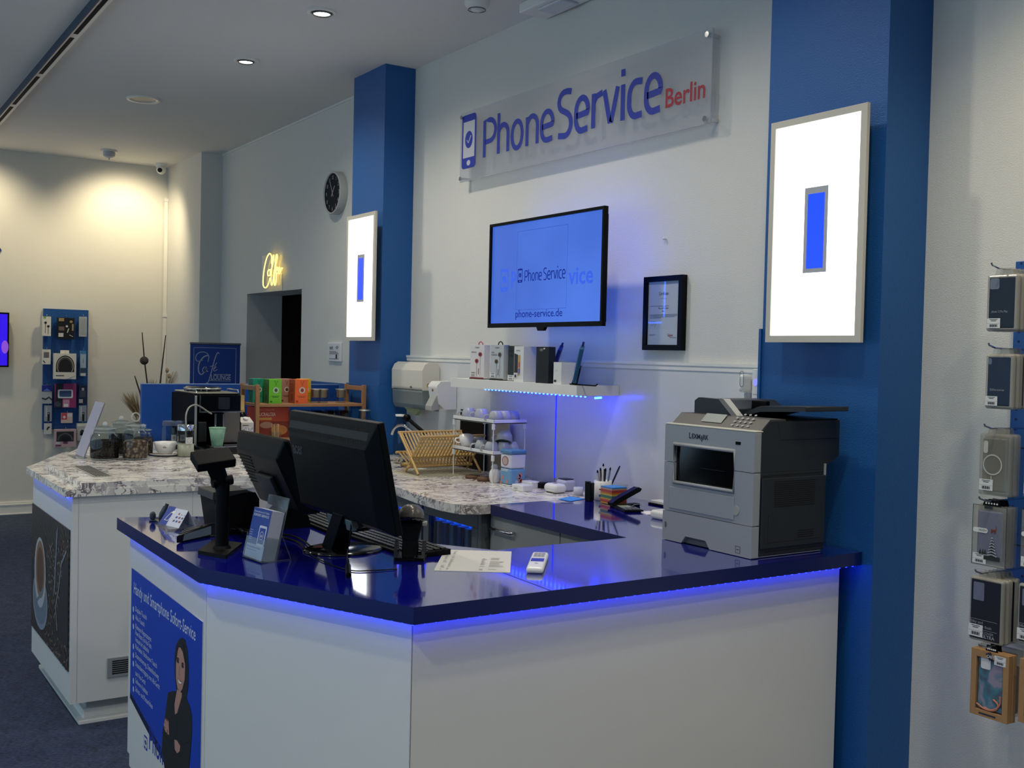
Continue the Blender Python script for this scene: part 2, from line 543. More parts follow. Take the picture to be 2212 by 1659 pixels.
c = (-10.74, 2.88, CEIL)
MB().lathe([(.055, 0), (.055, -.02), (.05, -.03), (.0001, -.03)], 28, c).build('mount', m_white, t)
MB().sphere((-10.74, 2.88, CEIL - .055), .046, 24).build('ball', m_white, t)
dv = (Vector((0, 0, 1.6)) - Vector((-10.74, 2.88, CEIL - .055))).normalized()
q = Vector((-10.74, 2.88, CEIL - .055)) + dv * .038
MB().cyl(q + Vector((0, -.012, -.006)), q + dv * .013 + Vector((0, -.012, -.006)), .022, 20).build('lens', m_blackg, t)
t = thing('cable_conduit', 'thin white cable conduit running down the far corner below the camera', 'conduit', (-10.9, 2.97, 0))
MB().box(-10.93, -10.905, 2.965, 2.998, 0, CEIL - .32).build('duct', m_trim, t)
for zc in (1.9, CEIL - .34):
    MB().box(-10.933, -10.90, 2.962, 3.0, zc, zc + .03).build('clip', m_white, t)
# ------------------------------------------------------------------ the blue service counter
m_bluetop = mat('glossy_blue_worktop', '090e80', .09, noise=.05, nscale=30, bump=.02, bscale=14, spec=.8, coat=1)
m_blueedge = mat('dark_blue_edge', '07185a', .3)
ZB = .955
outer = [(-4.177, .974), (-3.12, .962), (-2.39, 1.285), (-2.39, 3.011), (-2.899, 3.011), (-2.899, 3.178), (-3.893, 3.178),
         (-3.893, 2.457), (-2.973, 2.457), (-2.973, 1.9), (-3.22, 1.74), (-4.0, 1.72), (-4.02, 1.40)]
ct = thing('service_counter', 'angular white service counter with glossy dark blue top and blue glowing edge', 'counter', (-3.0, 1.6, 0))
w = MB()
w.prism(outer, ZB - .045, ZB, 0, side=1)
# joints of the worktop boards
w.M = Matrix()
tp = w.build('worktop', [m_bluetop, m_blueedge], ct, .0012)
j = MB().stroke([(-2.3905, 1.709), (-2.973, 1.74)], .004, ZB + .0004)
j.build('board_joint', m_blueedge, tp)
w = MB()
# face along the aisle, slanted face, face towards the camera
w.prism([(-4.061, .9945), (-3.149, .9945), (-3.155, 1.012), (-4.061, 1.012)], .10, .908)
w.prism([(-3.146, .9945), (-2.440, 1.307), (-2.450, 1.325), (-3.152, 1.012)], .10, .908)
w.prism([(-2.437, 1.309), (-2.437, 2.955), (-2.457, 2.955), (-2.457, 1.33)], .10, .908)
w.box(-4.061, -4.041, 1.012, 1.6, .1, .908)
w.build('front_panel', m_panel, ct, .001)
MB().prism([(-4.0, 1.035), (-3.15, 1.035), (-2.49, 1.35), (-2.49, 2.95), (-2.51, 2.95), (-2.51, 1.36), (-3.16, 1.055), (-4.0, 1.055)], 0, .1).build('plinth', m_grey_front, ct)
MB().box(-2.89, -2.46, 2.95, 2.97, .1, .905).build('end_panel', m_grey_front, ct)
# LED tape under the edge: backing and beads
def led_run(pts, step, z, bead=.006, rnd=.7):
    b = MB()
    for a, c in zip(pts, pts[1:]):
        a, c = Vector(a), Vector(c)
        n = int((c - a).length / step)
        for i in range(n + 1):
            p = a + (c - a) * (i / max(n, 1))
            b.sphere((p.x, p.y, z), bead, 6, sz=rnd)
    return b
lp = [(-4.06, .984), (-3.132, .979), (-2.414, 1.297), (-2.412, 2.99)]
MB().stroke([(p[0], p[1]) for p in lp], .012, ZB - .0465).build('led_backing', m_blueedge, ct)
ls = led_run(lp, .033, ZB - .049, .0052).build('led_strip', m_led, ct)
ls['kind'] = 'stuff'

# service poster on the aisle face
FY = .9945
m_pblue = mat('poster_blue', '1240b4', .4, noise=.02)
m_pnavy = mat('poster_navy', '0a1440', .4)
m_ptext = mat('poster_text', 'b9c6e4', .6)
m_logo = mat('logo_blue', '16309a', .5)
m_skin = mat('poster_skin', 'b08474', .6)
m_hair = mat('poster_hair', '100e14', .6)
m_suit = mat('poster_black_suit', '0c0e12', .7)
fr = frame((-4.061, FY - .0025, 0), (1, 0, 0), (0, 0, 1))
def pp(x, y):            # crop position on the aisle face -> face coordinates
    q = at(260 + x / 2.119, 1210 + y / 2.119, y=FY - .0025)
    return (q.x + 4.061, q.z)
po = thing('service_poster', 'blue poster with a smiling dark-haired person in a black suit and German repair list', 'poster', (-3.6, FY - .002, .0))
tl, tr_p, bl_p = pp(52, 35), pp(377, 283), pp(43, 600)
w = MB(fr).box(tl[0], tr_p[0], .06, tr_p[1], -.002, .0)
w.build('poster_sheet', m_panel, po)
dg = pp(235, 950)
w = MB(fr)
slope = (dg[1] - bl_p[1]) / (dg[0] - bl_p[0])
zr = bl_p[1] + slope * (tr_p[0] - tl[0])
w.poly([(tl[0], tl[1]), (tr_p[0], tr_p[1]), (tr_p[0], zr), (tl[0], bl_p[1])], .0003, 0)
w.poly([(tl[0], bl_p[1]), (tr_p[0], zr), (tr_p[0], zr - .040), (tl[0], bl_p[1] - .022)], .0005, 1)
w.build('blue_field', [m_pblue, m_pnavy], po)
w = MB(fr)
h0_, h1_ = pp(63, 150), pp(345, 388)
w.text('Handy und Smartphone Sofort-Service', h0_[0], h0_[1], .058, .001, 0, width=h1_[0] - h0_[0], bold=.008)
lines = [('Display-Tausch', 232, 122, 1), ('Akku-Tausch', 270, 112, 1), ('Kleinere Reparaturen', 311, 143, 1), ('Power-Button, Ein-/Aus-Taste,', 340, 145, 0),
         ('Austausch der Ladebuchse', 370, 132, 0), ('Rückseite / Backcover-Tausch', 403, 170, 1), ('Datensicherung, Datenlöschung', 443, 178, 1),
         ('Datenübertragung vom Alt-Gerät', 482, 183, 1), ('zum Neu-Gerät', 524, 117, 0), ('Software-Updates', 560, 127, 1), ('Schutz- und Panzerfolien', 598, 150, 1)]
for sline, yz, xe, bul in lines:
    a_, b_ = pp(70, yz), pp(xe, yz)
    w.text(sline, a_[0], a_[1], .026, .001, 0, width=b_[0] - a_[0], bold=.004)
    if bul:
        d_ = pp(61, yz - 8)
        w.disc(d_[0], d_[1], .009, .011, .001, 0, 10)
w.build('lettering', m_ptext, po)
w = MB(fr)
P_ = lambda *c: [pp(*q) for q in c]
w.poly(P_((258, 600), (250, 520), (250, 440), (258, 385), (272, 360), (285, 354), (298, 366), (310, 420), (314, 500), (312, 580), (302, 640), (290, 660), (268, 640)), .0012, 0)
w.poly(P_((262, 598), (280, 640), (300, 620), (318, 665), (328, 710), (329, 780), (322, 880), (315, 960), (205, 960), (192, 870), (196, 780), (208, 700), (220, 605), (240, 600)), .0014, 2)
w.poly(P_((262, 590), (284, 608), (283, 625), (262, 700), (252, 706), (250, 660)), .0016, 1)
w.poly(P_((270, 400), (282, 395), (294, 425), (299, 480), (297, 545), (286, 590), (276, 604), (264, 585), (257, 540), (257, 480), (261, 430)), .0018, 1)
w.poly(P_((268, 398), (262, 440), (256, 480), (250, 470), (256, 400), (275, 372), (290, 385), (300, 440), (302, 500), (296, 460), (288, 420), (278, 400)), .0020, 0)
for ex, ey in ((266, 462), (288, 485)):
    d_ = pp(ex, ey)
    w.disc(d_[0], d_[1], .012, .006, .0022, 0, 12)
    w.stroke(P_((ex - 5, ey - 12), (ex + 1, ey - 14), (ex + 6, ey - 6)), .005, .0022, 0)
w.poly(P_((266, 540), (272, 551), (281, 560), (286, 556), (279, 566), (270, 560)), .0022, 3)
w.stroke(P_((265, 537), (274, 552), (288, 556)), .003, .0024, 4)
w.stroke(P_((276, 485), (270, 520), (276, 527)), .003, .0022, 4)
for k in range(4):
    w.stroke(P_((203 + k * 4, 760 + k * 4), (208 + k * 5, 728 + k * 3), (218 + k * 2, 790 + k * 3)), .012, .0021 + k * .0001, 1)
w.poly(P_((203, 765), (222, 775), (223, 795), (210, 785)), .0022, 1)
w.poly(P_((250, 820), (262, 825), (277, 850), (274, 875), (262, 884), (252, 865)), .0020, 1)
w.stroke(P_((194, 790), (250, 850), (320, 830)), .005, .0017, 0)
w.stroke(P_((258, 700), (262, 760), (258, 820)), .004, .0017, 0)
w.stroke(P_((252, 706), (236, 660), (250, 620)), .004, .0017, 0)
w.build('portrait', [m_hair, m_skin, m_suit, m_paper, mat('skin_shadow_print', '8f6556', .6)], po)

def phone_logo(w, u, v, h, mi=0, bg=1, hh=.001, sx=.5):
    """phone outline with a tick in a disc"""
    wd = h * sx
    w.rrect(u, v, u + wd, v + h, wd * .16, hh, mi)
    w.rect(u + wd * .1, v + h * .2, u + wd * .9, v + h * .87, hh + .0002, bg)
    w.disc(u + wd * .5, v + h * .1, wd * .13, h * .05, hh + .0002, bg)
    w.disc(u + wd * .5, v + h * .53, wd * .27, h * .16, hh + .0004, mi)
    w.stroke([(u + wd * .36, v + h * .53), (u + wd * .46, v + h * .47), (u + wd * .65, v + h * .6)], h * .025, hh + .0006, bg)
w = MB(fr)
l0, l1 = pp(108, 858), pp(124, 858)
lh = pp(108, 795)[1] - pp(108, 858)[1]
phone_logo(w, l0[0], l0[1], lh, 0, 1, .0004, (l1[0] - l0[0]) / lh)
t0, t1 = pp(132, 862), pp(205, 862)
w.text('Phone Service', t0[0], t0[1] - .0, .115, .0006, 0, width=.50, bold=.01)
w.build('logo', [m_logo, m_panel], po)

# drawer block under the inner return
t = thing('drawer_cabinet', 'grey drawer cabinet with a bar handle under the blue return top', 'cabinet', (-3.4, 2.5, 0))
MB().box(-3.93, -2.975, 2.50, 3.17, .05, .905).build('carcass', m_grey_front, t)
XJ = -3.415
f1 = MB().box(-3.93, XJ - .003, 2.482, 2.50, .72, .906).build('drawer', m_grey_front, t, .001)
MB().box(-3.93, XJ - .003, 2.482, 2.50, .40, .716).build('drawer', m_grey_front, t, .001)
MB().box(XJ + .003, -2.98, 2.482, 2.50, .40, .906).build('door', m_grey_front, t, .001)
h0, h1 = at(1060, 1141, y=2.46), at(1103, 1151, y=2.46)
MB().tube([(h0.x, 2.482, h0.z), (h0.x, 2.455, h0.z), (h1.x, 2.455, h0.z), (h1.x, 2.482, h0.z)], .006).build('handle', m_chrome, f1)

# ------------------------------------------------------------------ the sink worktop along the wall and the fridge beneath
t = thing('marble_worktop', 'marble patterned worktop with sink basin along the wall behind the counter', 'worktop', (-4.9, 2.8, ZB - .04))
out2 = [(-6.055, 3.178), (-6.055, 2.98), (-5.90, 2.98), (-5.385, 2.60), (-5.385, 2.5), (-5.0, 2.44), (-4.6, 2.36), (-4.3, 2.318), (-4.05, 2.305), (-3.93, 2.33), (-3.895, 2.40), (-3.895, 3.178)]
w = MB().prism(out2, ZB - .04, ZB)
tp = w.build('worktop', m_marble, t, .003)
sk = MB().box(-5.74, -5.24, 2.88, 3.13, ZB, ZB + .004)
tp2 = sk.build('sink_rim', m_alu, t, .002)
MB().box(-5.71, -5.27, 2.90, 3.05, ZB + .0042, ZB + .0046).build('sink_bowl', mat('steel_bowl_dark', '4c4f50', .35, metal=.7), tp2)
t = thing('glass_door_fridge', 'dark glass door drinks fridge with blue glowing cans below the marble worktop', 'fridge', (-4.4, 2.5, 0))
MB().box(-5.0, -3.96, 2.58, 3.12, .05, .912).box(-5.0, -4.98, 2.48, 2.58, .05, .912).box(-3.98, -3.96, 2.48, 2.58, .05, .912).box(-4.98, -3.98, 2.48, 2.58, .88, .912).box(-4.98, -3.98, 2.48, 2.58, .05, .12).build('carcass', mat('anthracite', '3a4042', .5), t)
w = MB()
for x0, x1 in ((-4.98, -4.48), (-4.46, -3.97)):
    w.box(x0, x1, 2.44, 2.48, .84, .905).box(x0, x1, 2.44, 2.48, .1, .16).box(x0, x0 + .05, 2.44, 2.48, .16, .84).box(x1 - .05, x1, 2.44, 2.48, .16, .84)
w.box(-3.968, -3.94, 2.44, 3.1, .05, .906)
dr = w.build('door_frame', mat('grey_fridge_frame', '5b6367', .45), t, .002)
for gx0_, gx1_ in ((-4.93, -4.53), (-4.41, -4.02)):
    MB(frame((gx0_, 2.455, .16), (1, 0, 0), (0, 0, 1))).rect(0, 0, gx1_ - gx0_, .68, 0).build('glass_pane', mat('fridge_glass', '203040', .05, glass=True, tint='c0d0e0'), t)
w = MB()
w.box(-4.97, -3.99, 2.566, 2.576, .13, .87, 0)
w.build('lit_back', mat('fridge_glow', '0a3a8a', .5, emit='0a4fd0', estr=2.2), t)
cans = MB()
random.seed(3)
for z in (.18, .42, .66):
    cans.box(-4.94, -4.02, 2.475, 2.56, z - .012, z - .006, 2)
    for i in range(13):
        x = -4.9 + i * .069
        cans.cyl((x, 2.51, z), (x, 2.51, z + .15), .028, 10, i % 2)
cn = cans.build('drink_cans', [mat('can_blue', '16508c', .3, metal=.6), mat('can_silver', '5f86a0', .3, metal=.6), m_alu], t)
cn['kind'] = 'stuff'

# ------------------------------------------------------------------ the coffee counter
ZC = 1.0
cc = thing('coffee_counter', 'white coffee bar counter with marble patterned two-step top and coffee picture', 'counter', (-5.2, 1.6, 0))
low = [(-4.70, .89), (-5.657, .89), (-5.87, .985), (-6.15, 1.094), (-6.38, 1.20), (-6.62, 1.62), (-6.62, 2.975), (-5.92, 2.975), (-5.40, 2.59), (-5.33, 1.80), (-4.70, 1.72)]
up = [(-4.703, .955), (-5.52, .955), (-6.0, 1.14), (-6.34, 1.27), (-6.60, 1.66), (-6.60, 2.97), (-5.98, 2.97), (-5.42, 2.6), (-5.35, 1.79), (-4.703, 1.71)]
w = MB().prism(low, ZC - .03, ZC)
lo = w.build('lower_slab', m_marble, cc, .002)
MB().prism(up, ZC, ZC + .026).build('upper_slab', m_marble, cc, .002)
body = [(-4.715, .92), (-5.64, .92), (-6.3, 1.24), (-6.55, 1.66), (-6.55, 2.95), (-6.0, 2.95), (-5.47, 2.56), (-5.40, 1.77), (-4.715, 1.69)]
MB().prism(body, .098, ZC - .031).build('cabinet_body', m_panel, cc, .001)
plb = [(-4.79, 1.0), (-5.6, 1.0), (-6.2, 1.3), (-6.5, 1.7), (-6.5, 2.9), (-6.0, 2.9), (-5.5, 2.5), (-5.45, 1.7), (-4.79, 1.66)]
MB().prism(plb, 0, .1).build('plinth', m_grey_front, cc)
w = MB()
w.prism([(-4.735, .96), (-5.68, .96), (-5.7, .98), (-5.7, 1.0), (-4.79, 1.0), (-4.79, 1.66), (-4.735, 1.66)], 0, .012)
w.prism([(-4.775, .985), (-5.66, .985), (-5.66, 1.0), (-4.79, 1.0), (-4.79, 1.66), (-4.775, 1.66)], .012, .05)
w.build('floor_trim', m_trim, cc, .004)
MB().stroke([(-5.62, .905), (-4.73, .905)], .01, ZC - .0315).build('led_backing', m_blueedge, cc)
ls = led_run([(-5.62, .905), (-4.73, .905)], .033, ZC - .034, .0045).build('led_strip', m_led, cc)
ls['kind'] = 'stuff'
# panel seams
MB().box(-4.7148, -4.7142, .945, .9465, .1, .968).box(-4.7148, -4.7142, 1.42, 1.4215, .1, .968) and None
for ys in (.945, 1.42):
    MB().box(-4.7148, -4.7142, ys, ys + .0015, .1, .968).build('panel_seam', m_grey_front, cc)

# vent in the worktop
g = [at(160, 1007, z=ZC + .026), at(193, 1006, z=ZC + .026), at(244, 1029, z=ZC + .026), at(208, 1031, z=ZC + .026)]
gx0, gx1 = (g[0].x + g[1].x) / 2, (g[2].x + g[3].x) / 2
gy0, gy1 = (g[0].y + g[3].y) / 2, (g[1].y + g[2].y) / 2
t = thing('worktop_vent', 'rectangular slotted vent grille set in the marble top of the coffee counter', 'vent', ((gx0 + gx1) / 2, (gy0 + gy1) / 2, ZC + .026))
MB().box(gx0, gx1, gy0 - .012, gy1, ZC + .026, ZC + .0275).build('frame', m_alu, t)
w = MB()
nx, ny = 14, 5
for i in range(nx):
    for k in range(ny):
        x, y = gx0 + .012 + (gx1 - gx0 - .024) * i / nx, gy0 + .002 + (gy1 - gy0 - .006) * k / ny
        w.box(x, x + (gx1 - gx0) / nx * .6, y, y + (gy1 - gy0) / ny * .72, ZC + .0275, ZC + .0278)
w.build('slots', m_slot, t)
# vent in the front panel
t = thing('panel_vent', 'square grey louvred vent low on the coffee counter front panel', 'vent', (-4.7, 1.13, .19))
x = -4.715
MB().box(x + .0005, x + .008, 1.067, 1.235, .19, .273).build('frame', mat('vent_grey', '8b8e90', .5), t, .001)
w = MB()
for i in range(7):
    w.box(x + .008, x + .0086, 1.086, 1.215, .203 + i * .0088, .2085 + i * .0088)
w.build('louvres', m_slot, t)

# coffee picture on the aisle side of the coffee counter
t = thing('coffee_picture', 'dark photo panel of a filled coffee cup and scattered beans on the counter side', 'picture', (-5.2, .918, .23))
fr = frame((-5.636, .9175, .229), (1, 0, 0), (0, 0, 1))
PW, PH = .893, .597
def wood_dark():
    m = mat('dark_wood_print', '1b1412', .45)
    nt = m.node_tree; N, L = nt.nodes, nt.links
    tc = N.new('ShaderNodeTexCoord')
    wv = N.new('ShaderNodeTexWave'); wv.inputs['Scale'].default_value = 3.5; wv.inputs['Distortion'].default_value = 9; wv.inputs['Detail'].default_value = 4
    mp = N.new('ShaderNodeMapping'); mp.inputs['Rotation'].default_value = (0, .9, 0); mp.inputs['Scale'].default_value = (3, 1, 3)
    L.new(tc.outputs['Object'], mp.inputs[0]); L.new(mp.outputs[0], wv.inputs['Vector'])
    cr = N.new('ShaderNodeValToRGB')
    cr.color_ramp.elements[0].color = lin('0f0b0c'); cr.color_ramp.elements[1].color = lin('4a4038')
    L.new(wv.outputs['Fac'], cr.inputs[0]); L.new(cr.outputs[0], N['Principled BSDF'].inputs['Base Color'])
    return m
w = MB(fr).box(0, PW, 0, PH, -.0015, .002)
w.build('panel', wood_dark(), t)
w = MB(fr)
random.seed(11)
for i in range(620):
    u, v = random.random(), random.random()
    u2, v2 = .30 + .68 * u, v
    if (u2 < .42 and v2 > .75) or (u2 - .24) ** 2 / .06 + (v2 - .45) ** 2 / .12 < 1: continue
    if v2 > .95 - (1 - u2) * .35: continue
    a = random.random() * PI
    r = .0085
    pts = [(u2 * PW + r * math.cos(k * PI / 3) * math.cos(a) - .6 * r * math.sin(k * PI / 3) * math.sin(a), v2 * PH + r * math.cos(k * PI / 3) * math.sin(a) + .6 * r * math.sin(k * PI / 3) * math.cos(a)) for k in range(6)]
    w.poly(pts, .0024 + (i % 7) * .00005, i % 3)
bb = w.build('bean_print', [mat('bean_print_a', '3c2c26', .5), mat('bean_print_b', '6e5646', .5), mat('bean_print_c', '988878', .5)], t)
bb['kind'] = 'stuff'
w = MB(fr)
w.disc(.24, .17, .19, .135, .0030, 2)          # saucer
w.disc(.24, .175, .165, .115, .0031, 1)
w.disc(.235, .30, .145, .165, .0033, 0)        # cup seen from above
w.disc(.24, .315, .115, .135, .0034, 3)
w.disc(.24, .315, .085, .105, .0035, 4)
w.stroke([(.10, .13), (.20, .17), (.33, .24)], .018, .0036, 1)
w.poly([(.62, .55), (.655, .58), (.60, .28), (.57, .25)], .0034, 1)
w.stroke([(.66, .12), (.62, .22), (.68, .3), (.74, .43), (.84, .5)], .012, .0034, 2)
w.poly([(.67, .10), (.70, .30), (.78, .44), (.89, .48), (.89, .10)], .0032, 5)
w.build('cup_print', [mat('cup_print', 'a9aeb4', .5), mat('cup_shade_print', '6b7684', .5), mat('saucer_print', '7f8b98', .5), mat('crema_print', '8a6a4c', .5), mat('crema_core_print', '5f4433', .5), mat('sack_print', '2a2526', .6)], t)
# ------------------------------------------------------------------ things on the main wall
m_acryl = mat('acrylic', 'c4c7cd', .35, glass=True, tint='f4f6f8', alpha=.30)
m_berlin = mat('berlin_red', 'a01f32', .5)
def wallframe(x0, z0, y):
    return frame((x0, y, z0), (1, 0, 0), (0, 0, 1))

t = thing('shop_sign', 'wide clear acrylic shop sign reading Phone Service Berlin in blue and red', 'sign', (-4.35, 3.14, 2.585))
MB().box(-5.385, -3.325, 3.138, 3.146, 2.585, 2.98).build('acrylic_pane', m_acryl, t)
for sx_, sz_ in ((-5.365, 2.605), (-5.365, 2.955), (-3.35, 2.605), (-3.35, 2.955)):
    MB().cyl((sx_, 3.199, sz_), (sx_, 3.130, sz_), .009, 16).cyl((sx_, 3.130, sz_), (sx_, 3.127, sz_), .012, 16).build('standoff', m_chrome, t)
# lettering: hand-drawn stroke alphabet of the logo, unit square 0..1 wide/high, joined strokes
def arc(cx, cy, rx, ry, a0, a1, n=10):
    return [(cx + rx * math.cos(math.radians(a0 + (a1 - a0) * i / n)), cy + ry * math.sin(math.radians(a0 + (a1 - a0) * i / n))) for i in range(n + 1)]
GLY = {
 'P': (.60, [[(.08, 0), (.08, .93), (.28, .93)] + arc(.30, .66, .25, .27, 85, -85, 10) + [(.25, .39), (.12, .39)]]),
 'h': (.56, [[(.08, 0), (.08, 1.02)], [(.08, .55)] + arc(.27, .46, .20, .24, 120, 0, 8) + [(.47, 0)]]),
 'o': (.58, [arc(.27, .35, .20, .33, 90, 450, 22)[:-1] + ['c']]),
 'n': (.56, [[(.08, 0), (.08, .70)], [(.08, .52)] + arc(.27, .45, .20, .24, 120, 0, 8) + [(.47, 0)]]),
 'e': (.57, [[(.09, .34), (.47, .37)] + arc(.27, .42, .20, .27, 0, 180, 12) + arc(.27, .27, .20, .25, 180, 275, 8) + [(.46, .04)]]),
 'S': (.60, [[(.50, .90), (.34, .93)] + arc(.27, .73, .20, .20, 80, 250, 9) + [(.30, .50)] + arc(.29, .24, .21, .24, 60, -90, 9) + [(.06, .03)]]),
 'r': (.38, [[(.08, 0), (.08, .70)], [(.08, .50), (.18, .63), (.36, .67)]]),
 'v': (.52, [[(.04, .70), (.23, .03), (.27, .03), (.46, .70)]]),
 'i': (.22, [[(.10, 0), (.10, .70)], [(.10, .86), (.10, 1.0)]]),
 'c': (.50, [[(.45, .66), (.30, .68)] + arc(.27, .40, .20, .28, 95, 180, 6) + arc(.27, .28, .20, .26, 180, 265, 6) + [(.45, .03)]]),
 ' ': (.22, []),
}
def logo_text(w, st, u, v, size, wd, h, mi=0, thick=.13):
    tot = sum(GLY[c][0] for c in st)
    k = wd / tot
    x = u
    n_ = 0
    for c in st:
        for s_ in GLY[c][1]:
            n_ += 1
            cl = s_[-1] == 'c'
            pts = [(x + p[0] * k, v + p[1] * size) for p in s_ if p != 'c']
            w.stroke(pts, thick * size, h + .00025 * (n_ % 4), mi, closed=cl)
        x += GLY[c][0] * k
    return x
w = MB(wallframe(-5.385, 2.585, 3.1378))
phone_logo(w, .018, .072, .305, 0, 1, .0006, .51)
logo_text(w, 'Phone', .245, .108, .215, .70, .001)
logo_text(w, 'Service', .955, .108, .235, .81, .001)
w.build('blue_lettering', [m_logo, mat('sign_backing_white', 'b9bcc4', .5)], t)
MB(wallframe(-5.385, 2.585, 3.1378)).text('Berlin', 1.775, .112, .118, .001, 0, width=.25, bold=.015).build('red_lettering', m_berlin, t)

# television
t = thing('television', 'wall television with a bright blue screen showing phone-service.de', 'television', (-4.265, 2.98, 1.738))
Y0 = 2.95
w = MB()
x0, x1, z0, z1 = -4.745, -3.785, 1.738, 2.272
w.box(x0, x1, Y0 + .012, Y0 + .024, z0, z1).box(x0 + .03, x1 - .03, Y0 + .024, Y0 + .05, z0 + .02, z1 - .03)
w.box(x0, x1, Y0, Y0 + .012, z0, z0 + .022).box(x0, x1, Y0, Y0 + .012, z1 - .014, z1).box(x0, x0 + .014, Y0, Y0 + .012, z0 + .022, z1 - .014).box(x1 - .014, x1, Y0, Y0 + .012, z0 + .022, z1 - .014)
w.prism([(-4.30, z0), (-4.23, z0), (-4.245, z0 - .018), (-4.29, z0 - .018)], Y0 + .002, Y0 + .02, axis='y')
w.build('housing', m_black, t, .001)
def screen_mat(name, c1, c2, strength):
    m = mat(name, c1, .25)
    nt = m.node_tree; N, L = nt.nodes, nt.links
    bs = N['Principled BSDF']
    tc = N.new('ShaderNodeTexCoord')
    gr = N.new('ShaderNodeTexNoise'); gr.inputs['Scale'].default_value = 1.6
    L.new(tc.outputs['Object'], gr.inputs['Vector'])
    cr = N.new('ShaderNodeValToRGB')
    cr.color_ramp.elements[0].position = .35; cr.color_ramp.elements[1].position = .65
    cr.color_ramp.elements[0].color = lin(c1); cr.color_ramp.elements[1].color = lin(c2)
    L.new(gr.outputs['Fac'], cr.inputs[0])
    L.new(cr.outputs[0], bs.inputs['Emission Color'])
    bs.inputs['Base Color'].default_value = (0.01, 0.01, 0.02, 1)
    for l in list(bs.inputs['Base Color'].links): L.remove(l)
    bs.inputs['Emission Strength'].default_value = strength
    return m
m_screen = screen_mat('screen_blue', '3c66cc', '4a76e0', 1.0)
fr = wallframe(x0 + .014, z0 + .022, Y0 + .0115)
SW, SH = x1 - x0 - .028, z1 - z0 - .036
sc = MB(fr).rect(0, 0, SW, SH, 0).build('screen', m_screen, t)
m_sline = mat('screen_line', '1a2f8c', .4, emit='2a48b4', estr=.55)
m_stext = mat('screen_text', '02040c', .6, emit='16309c', estr=.8, spec=.1)
m_sblur = mat('screen_soft_text', '2a50c8', .4, emit='2850c4', estr=.85)
w = MB(fr)
a, b, c_, d_ = .235, .66, .065, .455
w.stroke([(a, c_), (b, c_), (b, d_), (a, d_)], .002, .0006, 1, closed=True)
phone_logo(w, .245, .20, .070, 0, 2, .0006, .6)
logo_text(w, 'Phone', .305, .205, .056, .155, .0008, 0, .10)
logo_text(w, 'Service', .468, .205, .060, .185, .0008, 0, .10)
w.text('phone-service.de', .232, .028, .052, .0008, 0, width=.40, bold=.006)
w.build('screen_lettering', [m_stext, m_sline, m_screen], sc)
w = MB(fr)
phone_logo(w, .085, .16, .115, 0, 1, .0003, .62)
w.text('P', .185, .175, .12, .0003, 0, width=.045, bold=.02)
w.text('vice', .672, .175, .115, .0003, 0, width=.19, bold=.02)
w.build('soft_lettering', [m_sblur, m_screen], sc)
m_tvled = mat('tv_backlight_blue', '2050ff', .5, emit='0c60ff', estr=24)
w = MB()
for xa, za, xb, zb in ((x0 + .06, z0 + .03, x1 - .06, z0 + .03), (x1 - .04, z0 + .06, x1 - .04, z1 - .05), (x0 + .06, z1 - .05, x1 - .06, z1 - .05)):
    w.box(min(xa, xb) - .004, max(xa, xb) + .004, Y0 + .0501, Y0 + .0531, min(za, zb) - .004, max(za, zb) + .004)
w.build('backlight_tape', m_tvled, t)
w = MB().box(-4.36, -4.18, 3.178, 3.199, 1.93, 2.13).box(-4.30, -4.24, Y0 + .05, 3.18, 1.98, 2.08)
w.build('wall_bracket', m_black, t)

# light boxes
m_lbox = mat('lightbox_face', 'ffffff', .4, emit='f8fbff', estr=2.3)
m_lblue = mat('lightbox_blue', '1a3fd8', .3, emit='1236e0', estr=1.5)
m_lgrey = mat('lightbox_grey_border', '8d8f93', .4, emit='8a8c92', estr=.35)
m_frame = mat('lightbox_frame', 'c4bfb2', .4)
def lightbox(x0, x1, yf, label):
    t = thing('light_box', label, 'light box', ((x0 + x1) / 2, yf + .04, 1.668))
    z0, z1, y0 = 1.668, 2.468, yf - .06
    w = MB().box(x0, x1, y0 + .006, y0 + .014, z0, z1).box(x0 + .1, x1 - .14, y0 + .014, yf - .001, z0 + .1, z1 - .1)
    w.box(x0, x1, y0, y0 + .006, z0, z0 + .024).box(x0, x1, y0, y0 + .006, z1 - .024, z1).box(x0, x0 + .022, y0, y0 + .006, z0 + .024, z1 - .024).box(x1 - .026, x1, y0, y0 + .006, z0 + .024, z1 - .024)
    w.build('frame', m_frame, t)
    fr = wallframe(x0, z0, y0 + .0055)
    wd = x1 - x0
    MB(fr).rect(.022, .024, wd - .026, .776, 0).build('lit_face', m_lbox, t)
    u0 = wd * .385
    q = MB(fr).rect(u0, .245, u0 + wd * .245, .545, .0008).build('grey_border', m_lgrey, t)
    MB(fr).rect(u0 + wd * .035, .26, u0 + wd * .21, .522, .0014).build('blue_bar', m_lblue, q)
    return t
lightbox(-6.44, -6.022, 2.975, 'bright white light box with a blue bar on the left blue column')
lightbox(-2.80, -2.372, 3.005, 'large bright white light box with a blue bar on the right blue column')

